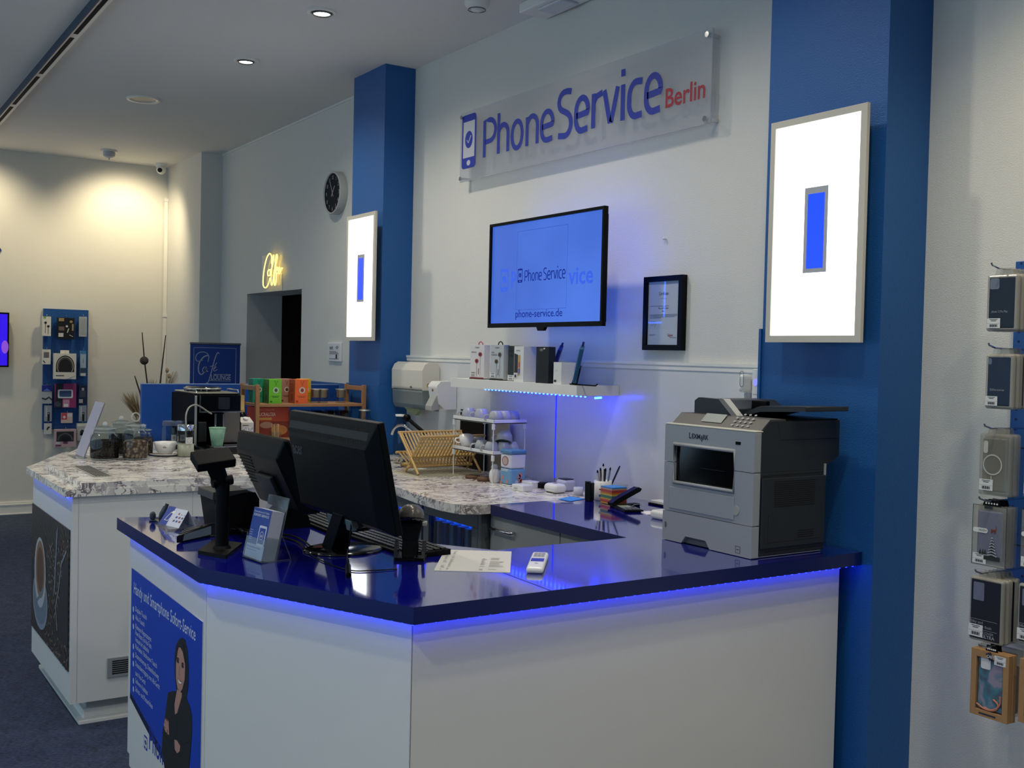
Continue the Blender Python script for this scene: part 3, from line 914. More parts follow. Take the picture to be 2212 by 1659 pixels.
# certificate
t = thing('framed_certificate', 'black framed certificate on the white wall right of the television', 'picture', (-3.635, 3.18, 1.636))
w = MB().box(-3.765, -3.505, 3.172, 3.185, 1.636, 1.966)
fx0, fx1, fz0, fz1 = -3.765, -3.505, 1.636, 1.966
w = MB()
w.box(fx0, fx1, 3.17, 3.198, fz0, fz0 + .024).box(fx0, fx1, 3.17, 3.198, fz1 - .024, fz1).box(fx0, fx0 + .026, 3.17, 3.198, fz0 + .024, fz1 - .024).box(fx1 - .026, fx1, 3.17, 3.198, fz0 + .024, fz1 - .024)
w.build('frame', m_black, t, .001)
fr = wallframe(fx0 + .026, fz0 + .024, 3.18)
MB(fr).rect(0, 0, .208, .282, 0).build('sheet', mat('certificate_paper', 'd0d2d4', .7), t)
w = MB(fr)
w.text('Certificate', .104, .222, .020, .001, 0, align='c', sx=.75)
w.text('Service Partner', .104, .204, .008, .001, 1, align='c', sx=.8)
w.text('Phone Service Center', .104, .160, .010, .001, 0, align='c', sx=.75, bold=.01)
w.text('Berlin', .104, .147, .009, .001, 0, align='c', sx=.8, bold=.01)
for v, a, b in ((.172, .012, .14), (.134, .012, .196), (.129, .012, .196), (.124, .012, .18), (.119, .012, .09), (.045, .01, .055), (.041, .01, .045), (.032, .15, .19), (.103, .012, .05)):
    w.rect(a, v, b, v + .0016, .001, 1)
w.stroke([(.02, .088), (.032, .1), (.028, .082), (.045, .098), (.04, .08), (.056, .094), (.05, .076)], .0014, .001, 0)
w.build('lettering', [mat('ink_dark', '2b2d33', .7), mat('ink_grey', '6d7078', .7)], t)
MB(fr).text('Gigaset', .135, .038, .016, .001, 0, sx=.75, bold=.01).build('red_lettering', mat('ink_red', 'b5382c', .6), t)
MB(fr).rect(0, 0, .208, .282, .004).build('glass', mat('picture_glass', 'ffffff', .04, glass=True, tint='eef2f4'), t)
t = thing('wall_pin', 'tiny white hook on the wall above and right of the television', 'hook', (-3.62, 3.195, 2.1))
p = at(1437, 516, y=3.195)
MB().cyl((p.x, 3.2, p.z), (p.x, 3.188, p.z), .004, 10).sphere((p.x, 3.187, p.z), .006, 10).build('pin_head', m_white, t)

# clock
t = thing('wall_clock', 'round black-faced wall clock with a wide pale rim on the white wall', 'clock', (-7.21, 3.2, 2.735))
CX_, CZ_, R_C = -7.212, 2.735, .148
w = MB(Matrix.Translation((CX_, 3.2, CZ_)) @ Matrix.Rotation(PI / 2, 4, 'X'))
w.lathe([(R_C + .004, .0), (R_C + .006, .055), (R_C, .062), (R_C - .006, .061), (R_C - .008, .052)], 56)
w.build('rim', mat('clock_rim', 'b9bab6', .4), t)
w = MB(Matrix.Translation((CX_, 3.2, CZ_)) @ Matrix.Rotation(PI / 2, 4, 'X')).lathe([(R_C - .006, .050), (.0001, .050)], 48)
w.build('dial', mat('clock_dial', '14161f', .75, spec=.2), t)
fr = frame((CX_, 3.2 - .0505, CZ_), (1, 0, 0), (0, 0, 1))
w = MB(fr)
for k in range(1, 13):
    a = PI / 2 - k * PI / 6
    w.text(str(k), (R_C - .038) * math.cos(a), (R_C - .036) * math.sin(a) - .014, .040, .0012, 0, align='c', sx=.8)
w.build('numerals', mat('numeral_white', 'b6bac4', .5), t)
for nm, a, l, ww in (('minute_hand', math.radians(118), .095, .005), ('hour_hand', math.radians(52), .06, .006)):
    MB(fr).stroke([(-.03 * math.cos(a), -.03 * math.sin(a)), (l * math.cos(a), l * math.sin(a))], ww, .003).build(nm, mat('hand_white', 'd0d3da', .5), t)

# wifi notice
t = thing('wifi_notice', 'small white framed WiFi notice on the wall below the clock', 'sign', (-7.2, 3.19, 1.52))
fr = wallframe(-7.325, 1.524, 3.183)
MB().box(-7.325, -7.105, 3.183, 3.2, 1.524, 1.66).build('frame', m_white, t, .003)
w = MB(fr)
w.rect(.012, .01, .208, .126, .0005, 2)
w.text('WIFI', .03, .083, .034, .001, 0, sx=.9, bold=.02)
for k in range(3):
    w.stroke([(.165 + (.012 + .009 * k) * math.cos(math.radians(a_)), .083 + (.010 + .008 * k) * math.sin(math.radians(a_))) for a_ in range(40, 150, 15)], .004, .001, 0)
w.rect(.03, .062, .18, .067, .001, 1).rect(.03, .07, .15, .074, .001, 1)
w.stroke([(.03, .018), (.19, .018), (.19, .055), (.03, .055)], .004, .001, 0, closed=True)
w.rect(.14, .022, .17, .05, .001, 0)
w.build('lettering', [mat('ink_dark', '2b2d33', .7), mat('ink_grey', '6d7078', .7), mat('notice_paper', 'd4d6da', .7)], t)

# neon
def pxl(pts, y=3.16, s=4.365, ox=500, oy=520):
    return [at(ox + a / s, oy + b / s, y=y) for a, b in pts]
m_neon = mat('neon_yellow', 'fff0a0', .4, emit='ffdc70', estr=2.2)
t = thing('neon_sign', 'glowing yellow neon script reading Coffee above the doorway', 'neon sign', (-8.5, 3.17, 2.1))
def smooth_path(p, it=2):
    for _ in range(it):
        q = [p[0]]
        for a, b in zip(p, p[1:]):
            q += [a * .75 + b * .25, a * .25 + b * .75]
        q.append(p[-1])
        p = q
    return p
strokes = [[(376, 215), (382, 150), (362, 112), (335, 150), (312, 240), (300, 330), (296, 420), (315, 450), (340, 430), (358, 380), (362, 350)],
           [(355, 272), (340, 292), (342, 328), (358, 332), (368, 308), (362, 275), (378, 268)],
           [(372, 300), (388, 230), (402, 160), (398, 130), (388, 160), (380, 260), (372, 360), (374, 420), (386, 415), (396, 340), (402, 290)],
           [(402, 290), (420, 210), (434, 150), (428, 122), (416, 160), (408, 260), (402, 360), (402, 418), (414, 420), (422, 360), (424, 300)],
           [(412, 290), (432, 270), (434, 248), (422, 252), (416, 285), (424, 318), (440, 300)],
           [(440, 300), (452, 272), (456, 250), (444, 252), (438, 285), (446, 316), (462, 300), (468, 262), (482, 258)]]
for s_ in strokes:
    MB().tube(smooth_path(pxl(s_)), .0048, 8).build('neon_tube', m_neon, t)
p0, p1 = at(592, 550, y=3.175), at(611, 628, y=3.175)
MB().tube([at(610, 585, y=3.19), at(610.5, 628, y=3.19), at(651, 624, y=3.19)], .003).build('supply_cable', mat('clear_cable', 'a9b2bc', .3), t)
MB().box(at(566, 600, y=3.18).x, at(611, 600, y=3.18).x, 3.178, 3.183, 2.12, 2.38).build('acrylic_back', mat('clear_acrylic', 'ffffff', .05, glass=True, tint='fafafa'), t)

# ------------------------------------------------------------------ floating shelf and its goods
t = thing('wall_shelf', 'thick white floating shelf with blue light beneath, below the television', 'shelf', (-4.5, 3.05, 1.42))
SZ = 1.467
MB().prism([(-5.08, 2.93), (-3.93, 2.93), (-3.93, 3.178), (-5.08, 3.178)], SZ - .047, SZ).build('board', m_trim, t, .002)
MB().box(-4.86, -3.96, 3.0, 3.012, SZ - .05, SZ - .0475).build('led_backing', m_blueedge, t)
ls = led_run([(-4.84, 3.006), (-3.965, 3.006)], .033, SZ - .053, .0055)
for q in range(4):
    ls.sphere((-3.945 - .012 * q, 3.05 + .02 * q, SZ - .058), .006, 6)
o = ls.build('led_strip', m_led_shelf, t)
o['kind'] = 'stuff'
# blue LED tape in the wall panel joint
t = thing('led_seam', 'thin blue glowing vertical strip in the joint of the white wall panels', 'light strip', (-4.435, 3.178, .98))
MB().box(-4.438, -4.432, 3.176, 3.182, .98, 1.41).build('light_line', mat('seam_blue', '3040ff', .4, emit='2a3cff', estr=.8), t)

def box_on(name, label, cat, px0, px1, ypx0, ypx1, y, depth, mats, gfx=None, group=None, zbase=None, lean=0, rot=0, bev=.0008):
    """an upright carton whose front face spans the given photograph columns at depth y"""
    a, b = at(px0, ypx1, y=y), at(px1, ypx1, y=y)
    top = at((px0 + px1) / 2, ypx0, y=y).z
    z0 = zbase if zbase is not None else (a.z + b.z) / 2
    wd, hh = b.x - a.x, top - z0
    t = thing(name, label, cat, ((a.x + b.x) / 2, y + depth / 2, z0), group)
    w = MB()
    w.box(a.x, b.x, y, y + depth, z0, top)
    w.build('carton', mats[0], t, bev)
    if gfx:
        w = MB(frame((a.x, y, z0), (1, 0, 0), (0, 0, 1)))
        gfx(w, wd, hh)
        w.build('print', mats[1:], t)
    return t, a.x, b.x, z0, top
m_inkd = mat('ink_dark', '2b2d33', .7)
m_inkg = mat('ink_grey', '6d7078', .7)
m_sticker = mat('price_sticker', 'd8d8d4', .6)
def sticker(w, u, v, s=.03, mw=2, mk=3, wd=None):
    wd = wd or s * 1.35
    w.rect(u, v, u + wd, v + s, .0016, mw)
    w.rect(u + wd * .15, v + s * .78, u + wd * .85, v + s * .86, .002, mk)
    w.rect(u + wd * .25, v + s * .62, u + wd * .75, v + s * .69, .002, mk)
    for i in range(9):
        w.rect(u + wd * (.2 + .068 * i), v + s * .12, u + wd * (.235 + .068 * i), v + s * .42, .002, mk)

def earphone_gfx(c1, txt):
    def g(w, a, h):
        w.text(txt[0], a * .35, h * .9, .010, .001, 2)
        for i, l in enumerate(txt[1:]):
            w.text(l, a * .1, h * (.76 - .07 * i), .011, .001, 2, sx=.8)
        for u, v in ((.72, .72), (.48, .52)):
            w.disc(u * a, v * h, a * .13, h * .065, .0012, c1)
            w.disc(u * a, v * h, a * .07, h * .035, .0014, 2)
            w.stroke([(u * a, v * h), (u * a + .002, h * .08)], .0022, .0011, c1)
        w.stroke([(a * .62, h * .12), (a * .62, h * .3)], .005, .0012, 2)
        w.rect(0, 0, a, h * .03, .001, c1)
        sticker(w, a * .03, h * .05, h * .15, 1, 2, a * .42)
    return g
for lab, c0, px, cd, hk, tx in (('white and red earphone box with a red hang loop at the shelf left end', 'd9d6d4', (1015, 1045), 'a8323a', 'b8505c', ('CELEBRAT', 'EARPHONES')),
                            ('pale grey in-ear headphones box with a black hang loop on the shelf', 'b7bdbf', (1058, 1087), '5a5048', '1c1e20', ('CELEBRAT', 'IN-EAR', 'HEADPHONES'))):
    mm = [mat('carton_' + c0, c0, .45), mat('print_' + cd, cd, .5), m_sticker, m_inkd]
    t, xa, xb, z0, z1 = box_on('earphone_box', lab, 'box', px[0], px[1], 745, 814.5, 2.985, .035, mm, earphone_gfx(0, tx), zbase=SZ + .004)
    for ob in [o for o in COL.objects if o.parent == t and o.name.startswith('carton')]: pass
    MB().box(xa + .015, xb + .0, 2.972, 3.03, SZ, SZ + .004).build('stand', m_black, t)
    xm = (xa + xb) / 2 + .01
    MB().tube([(xm - .022, 3.0, z1), (xm - .016, 3.0, z1 + .012), (xm, 3.0, z1 + .018), (xm + .016, 3.0, z1 + .012), (xm + .022, 3.0, z1)], .003).build('hang_loop', mat('loop_' + hk, hk, .5), t)

def phone_gfx(w, a, h):
    w.text('SAMSUNG', a * .22, h * .86, .010, .001, 1, sx=.8)
    w.poly([(a * .05, h * .8), (a * .42, h * .76), (a * .42, h * .16), (a * .05, h * .22)], .001, 1)
    w.poly([(a * .46, h * .74), (a * .66, h * .76), (a * .66, h * .2), (a * .46, h * .18)], .0012, 2)
    w.poly([(a * .48, h * .52), (a * .66, h * .58), (a * .66, h * .42), (a * .48, h * .38)], .0014, 3)
    w.poly([(a * .48, h * .36), (a * .66, h * .38), (a * .66, h * .24), (a * .48, h * .22)], .0014, 4)
    w.rect(a * .02, h * .1, a * .42, h * .25, .0016, 0)
    w.rect(a * .12, h * .12, a * .3, h * .2, .002, 1)
m_cwhite = mat('carton_white', 'dcdcd8', .4)
m_cdark = mat('carton_dark_green', '26302f', .4)
box_on('phone_box', 'dark green phone box standing behind the white phone box on the shelf', 'box', 1097, 1110, 747, 819, 3.0, .05,
       [m_cdark, m_sticker, m_inkd, mat('lens_print', '0c1213', .3)], lambda w, a, h: (w.disc(a * .5, h * .85, a * .3, h * .045, .001, 2), w.disc(a * .5, h * .72, a * .3, h * .045, .001, 2), sticker(w, 0, h * .02, h * .15, 0, 1, a * .98)), zbase=SZ)
box_on('phone_box', 'white phone box with a dark and colourful phone print in the middle of the shelf', 'box', 1109.5, 1130, 748, 820, 2.96, .10,
       [m_cwhite, m_sticker, m_inkd, mat('print_yellow', 'c0a040', .5), mat('print_pink', 'c05a60', .5), mat('print_violet', '6a62a8', .5)], phone_gfx, zbase=SZ)
box_on('phone_box', 'plain pale box standing behind the white phone box with the phone print', 'box', 1146, 1157, 750, 821, 3.07, .05, [mat('carton_grey', 'b9b5ac', .5), m_inkg], None, zbase=SZ)
box_on('phone_box', 'plain black phone box on the shelf beside the tilted blue phone cases', 'box', 1157, 1184, 749, 822, 2.955, .04,
       [mat('carton_black', '0b0f12', .35), m_inkg, m_sticker], lambda w, a, h: (w.rect(a * .3, h * .88, a * .55, h * .95, .001, 0), w.disc(a * .65, h * .95, a * .07, h * .02, .001, 1)), zbase=SZ)
t, xa, xb, z0, z1 = box_on('small_box', 'small square white box standing in front of the tilted blue phone on the shelf', 'box', 1195, 1212, 782.5, 827, 2.95, .085,
       [m_cwhite, m_inkg, m_inkd], lambda w, a, h: (w.text('1 3', a * .3, h * .58, .012, .001, 0), w.rect(a * .1, h * .1, a * .4, h * .2, .001, 1)), zbase=SZ)

VD = Vector((-.78, .62, 0))
def phone_on_stand(name, label, foot, head, y, mcol, plate):
    """a phone leaning in a black holder, seen almost edge on"""
    a, b = at(*foot, y=y), at(*head, y=y)
    d = (b - a).normalized()
    n = VD.cross(d).normalized()
    t = thing(name, label, 'phone case', (a.x, y, SZ))
    fr = Matrix((n, d.cross(n), d)).transposed().to_4x4()
    fr.translation = a
    L = (b - a).length
    q = MB(fr).box(-.010, .010, -.035, .035, .004, L).build('case_body', mcol, t, .006, 3)
    MB(fr).box(-.004, .006, .0, .012, L, L + .022).build('strap_loop', mat('strap_blue', '14246e', .6), t, .002)
    MB(fr).box(.010, .015, -.03, .03, .0, L * .45).box(-.012, .016, -.03, .03, -.002, .004).build('holder', m_black, t, .001)
    if plate:
        MB().tube([(a.x - .035, y, SZ + .004), (a.x + .1, y, SZ + .003), (a.x + .16, y, SZ + .003), (a.x + .172, y, SZ + .010)], .0035).build('foot_plate', m_black, t)
    MB(fr).M
    w = MB(frame(fr @ Vector((-.004, -.0355, L * .4)), d, -n)).text('phone', 0, 0, .018, .0006, 0)
    w.build('lettering', mat('pale_blue_print', '5f86b4', .5), t)
    return t
phone_on_stand('phone_in_case', 'royal blue phone case leaning steeply behind the small white box', (1187, 823), (1212, 750), 3.08, mat('case_royal', '1b2f8e', .35), False)
phone_on_stand('phone_in_case', 'teal blue phone case leaning in a black stand near the right shelf end', (1241, 826), (1258, 749), 2.96, mat('case_teal', '245a80', .35), True)

# ------------------------------------------------------------------ dispensers
def rounded(w, x0, x1, y0, y1, z0, z1, mi=0):
    return w.box(x0, x1, y0, y1, z0, z1, mi)
m_disp = mat('dispenser_white', 'd9d5c8', .25)
m_smoke = mat('smoky_plastic', '8e9a9c', .2, alpha=.55, glass=True, tint='c8d0d0')
t = thing('towel_dispenser', 'large white paper towel dispenser with a smoky window above the sink', 'dispenser', (-5.57, 3.1, 1.25))
dx0, dx1 = -6.04, -5.64
zt = at(900, 782, y=3.1).z; zm = at(900, 843, y=3.06).z; zb = at(900, 885, y=3.06).z
w = MB().prism([(3.06, zm), (3.058, zt - .05), (3.075, zt - .015), (3.10, zt), (3.16, zt - .004), (3.177, zt - .03), (3.177, zm)], dx0, dx1, axis='x')
w.build('cover', m_disp, t, .018, 4, 50)
w = MB().prism([(3.062, zm), (3.068, zb + .03), (3.085, zb), (3.177, zb - .01), (3.177, zm)], dx0 + .004, dx1 - .004, axis='x')
w.build('smoky_window', m_smoke, t, .012, 3, 50)
MB().box(dx0 + .03, dx1 - .03, 3.085, 3.16, zb + .02, zb + .13).build('towel_stack', mat('towel_paper', 'c6c8bc', .9), t, .004)
w = MB().prism([(dx0 + .10, zb), (dx0 + .30, zb - .0), (dx0 + .24, zb - .04), (dx0 + .17, zb - .03)], 3.10, 3.125, axis='y')
w.build('green_towel', mat('towel_green', '8c9a76', .9), t)
p = at(927, 833, y=3.058)
q = at(888, 836, y=3.058)
MB().cyl((p.x, 3.065, p.z), (p.x, 3.05, p.z), .013, 16).build('lock', m_chrome, t)
MB().cyl((q.x, 3.065, q.z), (q.x, 3.052, q.z), .007, 12).build('button', m_inkg, t)

t = thing('soap_dispenser', 'white wall soap dispenser with a push lever right of the towel dispenser', 'dispenser', (-5.3, 3.1, 1.27))
sx0, sx1 = -5.545, -5.435
st_, sb_ = at(960, 824, y=3.04).z, at(960, 887, y=3.04).z
w = MB().prism([(3.045, st_ - .03), (3.07, st_ - .004), (3.177, st_ - .002), (3.177, sb_ + .0), (3.10, sb_), (3.065, sb_ + .03)], sx0, sx1, axis='x')
w.build('body', m_white, t, .012, 3, 50)
w = MB().prism([(3.062, st_ - .07), (3.02, sb_ + .02), (3.02, sb_ - .01), (3.07, sb_ + .0)], sx0 + .02, sx0 + .095, axis='x')
w.build('lever', mat('lever_grey', 'a9aaa6', .35), t, .008, 3, 50)
MB().cyl((sx0 + .055, 3.06, st_ - .055), (sx0 + .055, 3.046, st_ - .055), .009, 12).build('lock', m_chrome, t)

# scent dispenser and device box by the right column
t = thing('air_freshener', 'small rounded white device with an oval button beside the right column', 'device', (-3.0, 3.15, 1.4))
a, b = at(1599, 838, y=3.14), at(1612, 838, y=3.14)
z1_, z0_ = at(1608, 808, y=3.14).z, at(1605, 848, y=3.14).z
MB().box(a.x, b.x, 3.12, 3.176, z0_, z1_).build('body', m_white, t, .02, 4)
MB(wallframe(a.x, z0_, 3.1198)).stroke([(.028 + .011 * math.cos(t_ * PI / 8), .055 + (.02 if math.sin(t_ * PI / 8) > 0 else -.02) + .011 * math.sin(t_ * PI / 8)) for t_ in range(16)], .002, .001, 0, closed=True).build('button_ring', m_inkd, t)
MB().box(a.x + .02, b.x - .005, 3.14, 3.178, z0_ - .045, z0_).build('lower_part', mat('pale_blue_plastic', 'a0a8ba', .5), t, .004)
t = thing('router_box', 'flat white device box with a violet light dot against the right column', 'device', (-2.97, 3.1, 1.38))
a, b = at(1624, 838, y=3.12), at(1640, 838, y=3.12)
z1_, z0_ = at(1630, 797, y=3.12).z, at(1630, 866, y=3.12).z
MB().box(a.x, -2.945, 3.12, 3.178, z0_, z1_).build('body', m_white, t, .003)
p = at(1632, 826, y=3.119)
fr = wallframe(p.x, p.z, 3.1195)
MB(fr).disc(0, 0, .012, .014, .001).build('light_dot', mat('violet_light', '8080ff', .5, emit='8a86ff', estr=.9), t)
MB(fr).text('home', -.01, -.05, .010, .001).rect(-.012, -.08, .02, -.065, .001).build('lettering', m_inkg, t)
MB().box(at(1590, 868, y=3.15).x, -2.945, 3.11, 3.178, at(1600, 868, y=3.15).z - .006, at(1600, 868, y=3.15).z + .004).build('ledge', m_white, t)

# ------------------------------------------------------------------ far wall: screen, sign tip, pegboard with packs
t = thing('wall_screen', 'violet-blue lit screen on the far wall, cut by the left picture edge', 'television', (-10.86, 1.1, 1.38))
MB().box(-10.90, -10.85, .66, 1.55, 1.382, 1.885).build('housing', m_black, t, .002)
fr = frame((-10.8495, .675, 1.397), (0, 1, 0), (0, 0, 1))
q = MB(fr).rect(0, 0, .86, .473, .0005).build('screen', mat('screen_violet', '2a10c8', .3, emit='2c0fd0', estr=1.0), t)
MB(fr).disc(.84, .17, .03, .06, .001).build('screen_flower', mat('screen_pink', '8a50d8', .3, emit='8a50d8', estr=.6), q)
MB().box(-10.94, -10.90, 1.0, 1.2, 1.55, 1.72).build('wall_bracket', m_black, t)
t = thing('wall_emblem', 'pointed tip of a dark blue emblem on the far wall at the left picture edge', 'sign', (-10.93, 1.2, 2.4))
c = at(3.5, 540, x=-10.93)
MB().prism([(c.y - .30, c.z - .12), (c.y - .03, c.z - .045), (c.y, c.z), (c.y - .03, c.z + .045), (c.y - .30, c.z + .12)], -10.938, -10.93, axis='x').build('emblem_plate', mat('emblem_blue', '1a3a78', .4), t, .001)

PX_ = -10.915
t = thing('pegboard', 'tall narrow blue pegboard on the far wall hung with accessory packs', 'pegboard', (-10.92, 2.05, .785))
pb0, pb1 = at(91.2, 928, x=PX_), at(191.4, 670, x=PX_)
MB().box(-10.938, PX_, pb0.y, pb1.y, pb0.z, pb1.z).build('panel', mat('pegboard_blue', '1c4f90', .4), t, .002)
w = MB(frame((PX_, pb0.y, pb0.z), (0, 1, 0), (0, 0, 1)))
W_, H_ = pb1.y - pb0.y, pb1.z - pb0.z
for i in range(14):
    for k in range(38):
        u, v = .015 + i * (W_ - .03) / 13, .015 + k * (H_ - .03) / 37
        w.rect(u - .002, v - .003, u + .002, v + .003, .0006)
hl = w.build('peg_holes', mat('hole_dark', '0b2550', .6), t)
hl['kind'] = 'stuff'
def pack(name, label, x0, y0, x1, y1, color, gfx=None, extra=(), depth=.03, off=.05, cat='pack', rough=.4, hang=True, tab=None, glassy=False):
    X = PX_ + off
    a, b = at(x0, y1, x=X), at(x1, y0, x=X)
    t = thing(name, label, cat, (X - depth / 2, (a.y + b.y) / 2, a.z))
    m0 = mat('pack_' + color + ('g' if glassy else ''), color, rough, glass=glassy, alpha=.45 if glassy else 1, tint='e8eef2')
    w = MB().box(X - depth, X, a.y, b.y, a.z, b.z)
    if tab:
        w.box(X - depth * .5 - .002, X - depth * .5, a.y + (b.y - a.y) * .3, a.y + (b.y - a.y) * .7, b.z, b.z + tab)
    w.build('carton', m0, t, .001)
    if gfx:
        w = MB(frame((X, a.y, a.z), (0, 1, 0), (0, 0, 1)))
        gfx(w, b.y - a.y, b.z - a.z)
        w.build('print', [mat('ptint_' + c_, c_, .5) for c_ in extra], t)
    if hang:
        ym = (a.y + b.y) / 2
        MB().tube([(PX_, ym, b.z + .012), (X + .008, ym, b.z + .010), (X + .014, ym, b.z + .018)], .0025, 6).build('peg_hook', m_chrome, t)
    return t
pack('earphone_pack', 'white pack with two black earphones at the top left of the pegboard', 91.4, 684, 110.5, 725.5, 'd6d6cf',
     lambda w, a, h: (w.disc(a * .36, h * .68, a * .16, h * .06, .001, 0), w.disc(a * .68, h * .5, a * .16, h * .06, .001, 0), w.stroke([(a * .36, h * .68), (a * .34, h * .15)], .004, .001, 0), w.stroke([(a * .68, h * .5), (a * .66, h * .1)], .004, .001, 0), w.rect(a * .1, h * .9, a * .4, h * 1.0, .001, 1)), ('2a2a2e', '8cae5c'))
pack('tool_kit_pack', 'black repair tool kit card with small gold and grey parts, top centre of the pegboard', 124, 687, 161, 732, '15161a',
     lambda w, a, h: (w.rect(a * .07, h * .83, a * .38, h * .98, .001, 0), w.rect(a * .07, h * .4, a * .4, h * .58, .001, 1), w.rect(a * .06, h * .1, a * .35, h * .28, .001, 2), w.rect(a * .85, h * .4, a * .95, h * .72, .001, 0), w.disc(a * .8, h * .82, a * .09, h * .06, .001, 0), w.stroke([(a * .58, h * .3), (a * .66, h * .5)], .008, .001, 2), w.stroke([(a * .7, h * .2), (a * .92, h * .12)], .005, .001, 2), w.disc(a * .55, h * .6, a * .07, h * .05, .001, 2)), ('9a875e', '6b5a58', 'c9c9c4'))
pack('clear_case_pack', 'slim clear grey pack at the top right of the pegboard', 171, 684.5, 188, 727, 'a7adb5', lambda w, a, h: w.rect(a * .15, h * .1, a * .85, h * .9, .001, 0), ('969ea8',))
pack('smart_watch_pack', 'white pack with a square grey print, second from top at the pegboard left', 91.4, 755, 109.7, 787, 'd8d8d2',
     lambda w, a, h: (w.rect(a * .15, h * .45, a * .8, h * .82, .001, 0), w.stroke([(a * .1, h * .25), (a * .35, h * .1)], .008, .001, 1)), ('6a666a', '26262a'))
def headphone_gfx(w, a, h):
    w.poly([(a * .08, h * .28)] + [(a * .5 + a * .42 * math.cos(math.radians(q)), h * .5 + h * .42 * math.sin(math.radians(q))) for q in range(190, -15, -12)] + [(a * .92, h * .28)], .001, 0)
    w.stroke([(a * .5 + a * .36 * math.cos(math.radians(q)), h * .5 + h * .36 * math.sin(math.radians(q))) for q in range(215, -40, -12)], .008, .002, 1)
    w.stroke([(a * .5 + a * .30 * math.cos(math.radians(q)), h * .52 + h * .28 * math.sin(math.radians(q))) for q in range(200, -20, -12)], .006, .003, 2)
    w.poly([(0, .02 * h), (a * .55, 0), (a * .92, h * .13), (a * .98, h * .22), (0, h * .24)], .0022, 3)
    w.rect(a * .08, h * .12, a * .45, h * .16, .003, 2)
pack('headphone_box', 'large white box with black and silver headphones in the pegboard middle', 116.5, 764, 165, 819, 'd6d5ce', headphone_gfx, ('1b1b1e', '9a9a90', '5a5a5c', 'd8d7d0'), depth=.06, off=.09, tab=.03)
pack('stylus_pack', 'slim pale blue pack on the right column of the pegboard, second from top', 173.3, 758, 186.2, 812, '9db4c8',
     lambda w, a, h: (w.rect(0, h * .88, a, h, .001, 0), w.stroke([(a * .5, h * .5), (a * .5, h * .7)], .004, .001, 1), w.rect(0, h * .12, a, h * .32, .001, 2), w.rect(a * .1, 0, a * .9, h * .1, .001, 3)), ('3a80b8', '5a6a7a', '2e4664', 'd0d4d8'))
pack('cable_pack', 'blue-topped pack with a black clip print on the left column of the pegboard', 90, 832, 112.4, 872, 'a2abb2',
     lambda w, a, h: (w.rect(0, h * .66, a, h, .001, 0), w.poly([(a * .1, h * .68), (a * .5, h * .82), (a * .9, h * .68)], .002, 1), w.stroke([(0, h * .3), (a * .4, h * .24), (a * .7, h * .36), (a, h * .2)], .012, .002, 2)), ('16268a', '5a78c8', '2a3034'))
pack('armband_pack', 'pink and black pack with a white framed armband window on the pegboard', 118, 829, 165, 881, '93386e',
     lambda w, a, h: (w.poly([(0, h * .0), (a * .35, 0), (a * .4, h), (a * .06, h)], .001, 0), w.rrect(a * .14, h * .40, a * .84, h * .76, .012, .002, 1), w.rrect(a * .21, h * .46, a * .77, h * .71, .01, .003, 2), w.rect(a * .38, h * .02, a * .68, h * .34, .002, 3), w.disc(a * .14, h * .15, a * .13, h * .11, .002, 4), w.rect(a * .42, h * .04, a * .62, h * .16, .003, 1)), ('1e2030', 'd8d8de', '33517a', 'c08aa8', '3a4658'))
pack('holder_pack', 'dark blue pack with a grey bracket print on the right column of the pegboard', 170, 832, 188, 873, '1c2a48',
     lambda w, a, h: (w.rect(a * .1, h * .36, a * .85, h * .72, .001, 0), w.rect(a * .35, h * .7, a * .65, h * .86, .001, 1), w.rect(a * .02, h * .06, a * .5, h * .26, .002, 1)), ('3a4656', 'a8a8a8'))
for x0, lab in ((95.6, 'clear bag with a black watch strap on the left side of the pegboard'), (170.5, 'clear bag with a black watch strap on the right side of the pegboard')):
    pack('watch_strap_bag', lab, x0, 876, x0 + 16.5, 910.5, '8c98a6', lambda w, a, h: (w.rect(a * .42, h * .02, a * .72, h * .58, .001, 0), w.rect(a * .2, h * .3, a * .38, h * .9, .001, 1), w.disc(a * .55, h * .5, a * .08, h * .04, .002, 1)), ('14161a', 'b4bcc4'), depth=.012, glassy=False)
pack('charm_pack', 'small red and white square pack low in the pegboard centre', 132.6, 892, 157, 914, 'c9b4b0', lambda w, a, h: (w.rect(0, h * .35, a * .5, h, .001, 0), w.rect(a * .52, h * .6, a * .95, h * .95, .001, 1), w.disc(a * .25, h * .6, a * .12, h * .14, .002, 1)), ('c04850', 'd0d0d4'))
pack('earbud_pack', 'white pack with a small black earbud print below the board at left', 96, 914.5, 111.6, 938, 'c4c8c6', lambda w, a, h: (w.stroke([(a * .35, h * .4), (a * .5, h * .62), (a * .75, h * .66)], .014, .001, 0),), ('1d1f24',))
pack('pink_headphone_box', 'pale pink box with black headphones behind a window, lowest on the pegboard', 118, 927, 165, 966.5, 'b9a0a8',
     lambda w, a, h: (w.rect(a * .08, h * .32, a * .88, h * .88, .001, 0), w.stroke([(a * .48 + a * .33 * math.cos(math.radians(q)), h * .38 + h * .38 * math.sin(math.radians(q))) for q in range(0, 181, 15)], .012, .002, 1), w.disc(a * .5, h * .45, a * .2, h * .16, .002, 2), w.rect(a * .04, h * .06, a * .3, h * .14, .001, 3), w.rect(a * .04, h * .18, a * .24, h * .3, .001, 4), w.rect(a * .38, h * .2, a * .6, h * .28, .001, 3)), ('23262a', '56585c', '17181b', '6a3a54', 'c8c8cc'), depth=.05, off=.08)
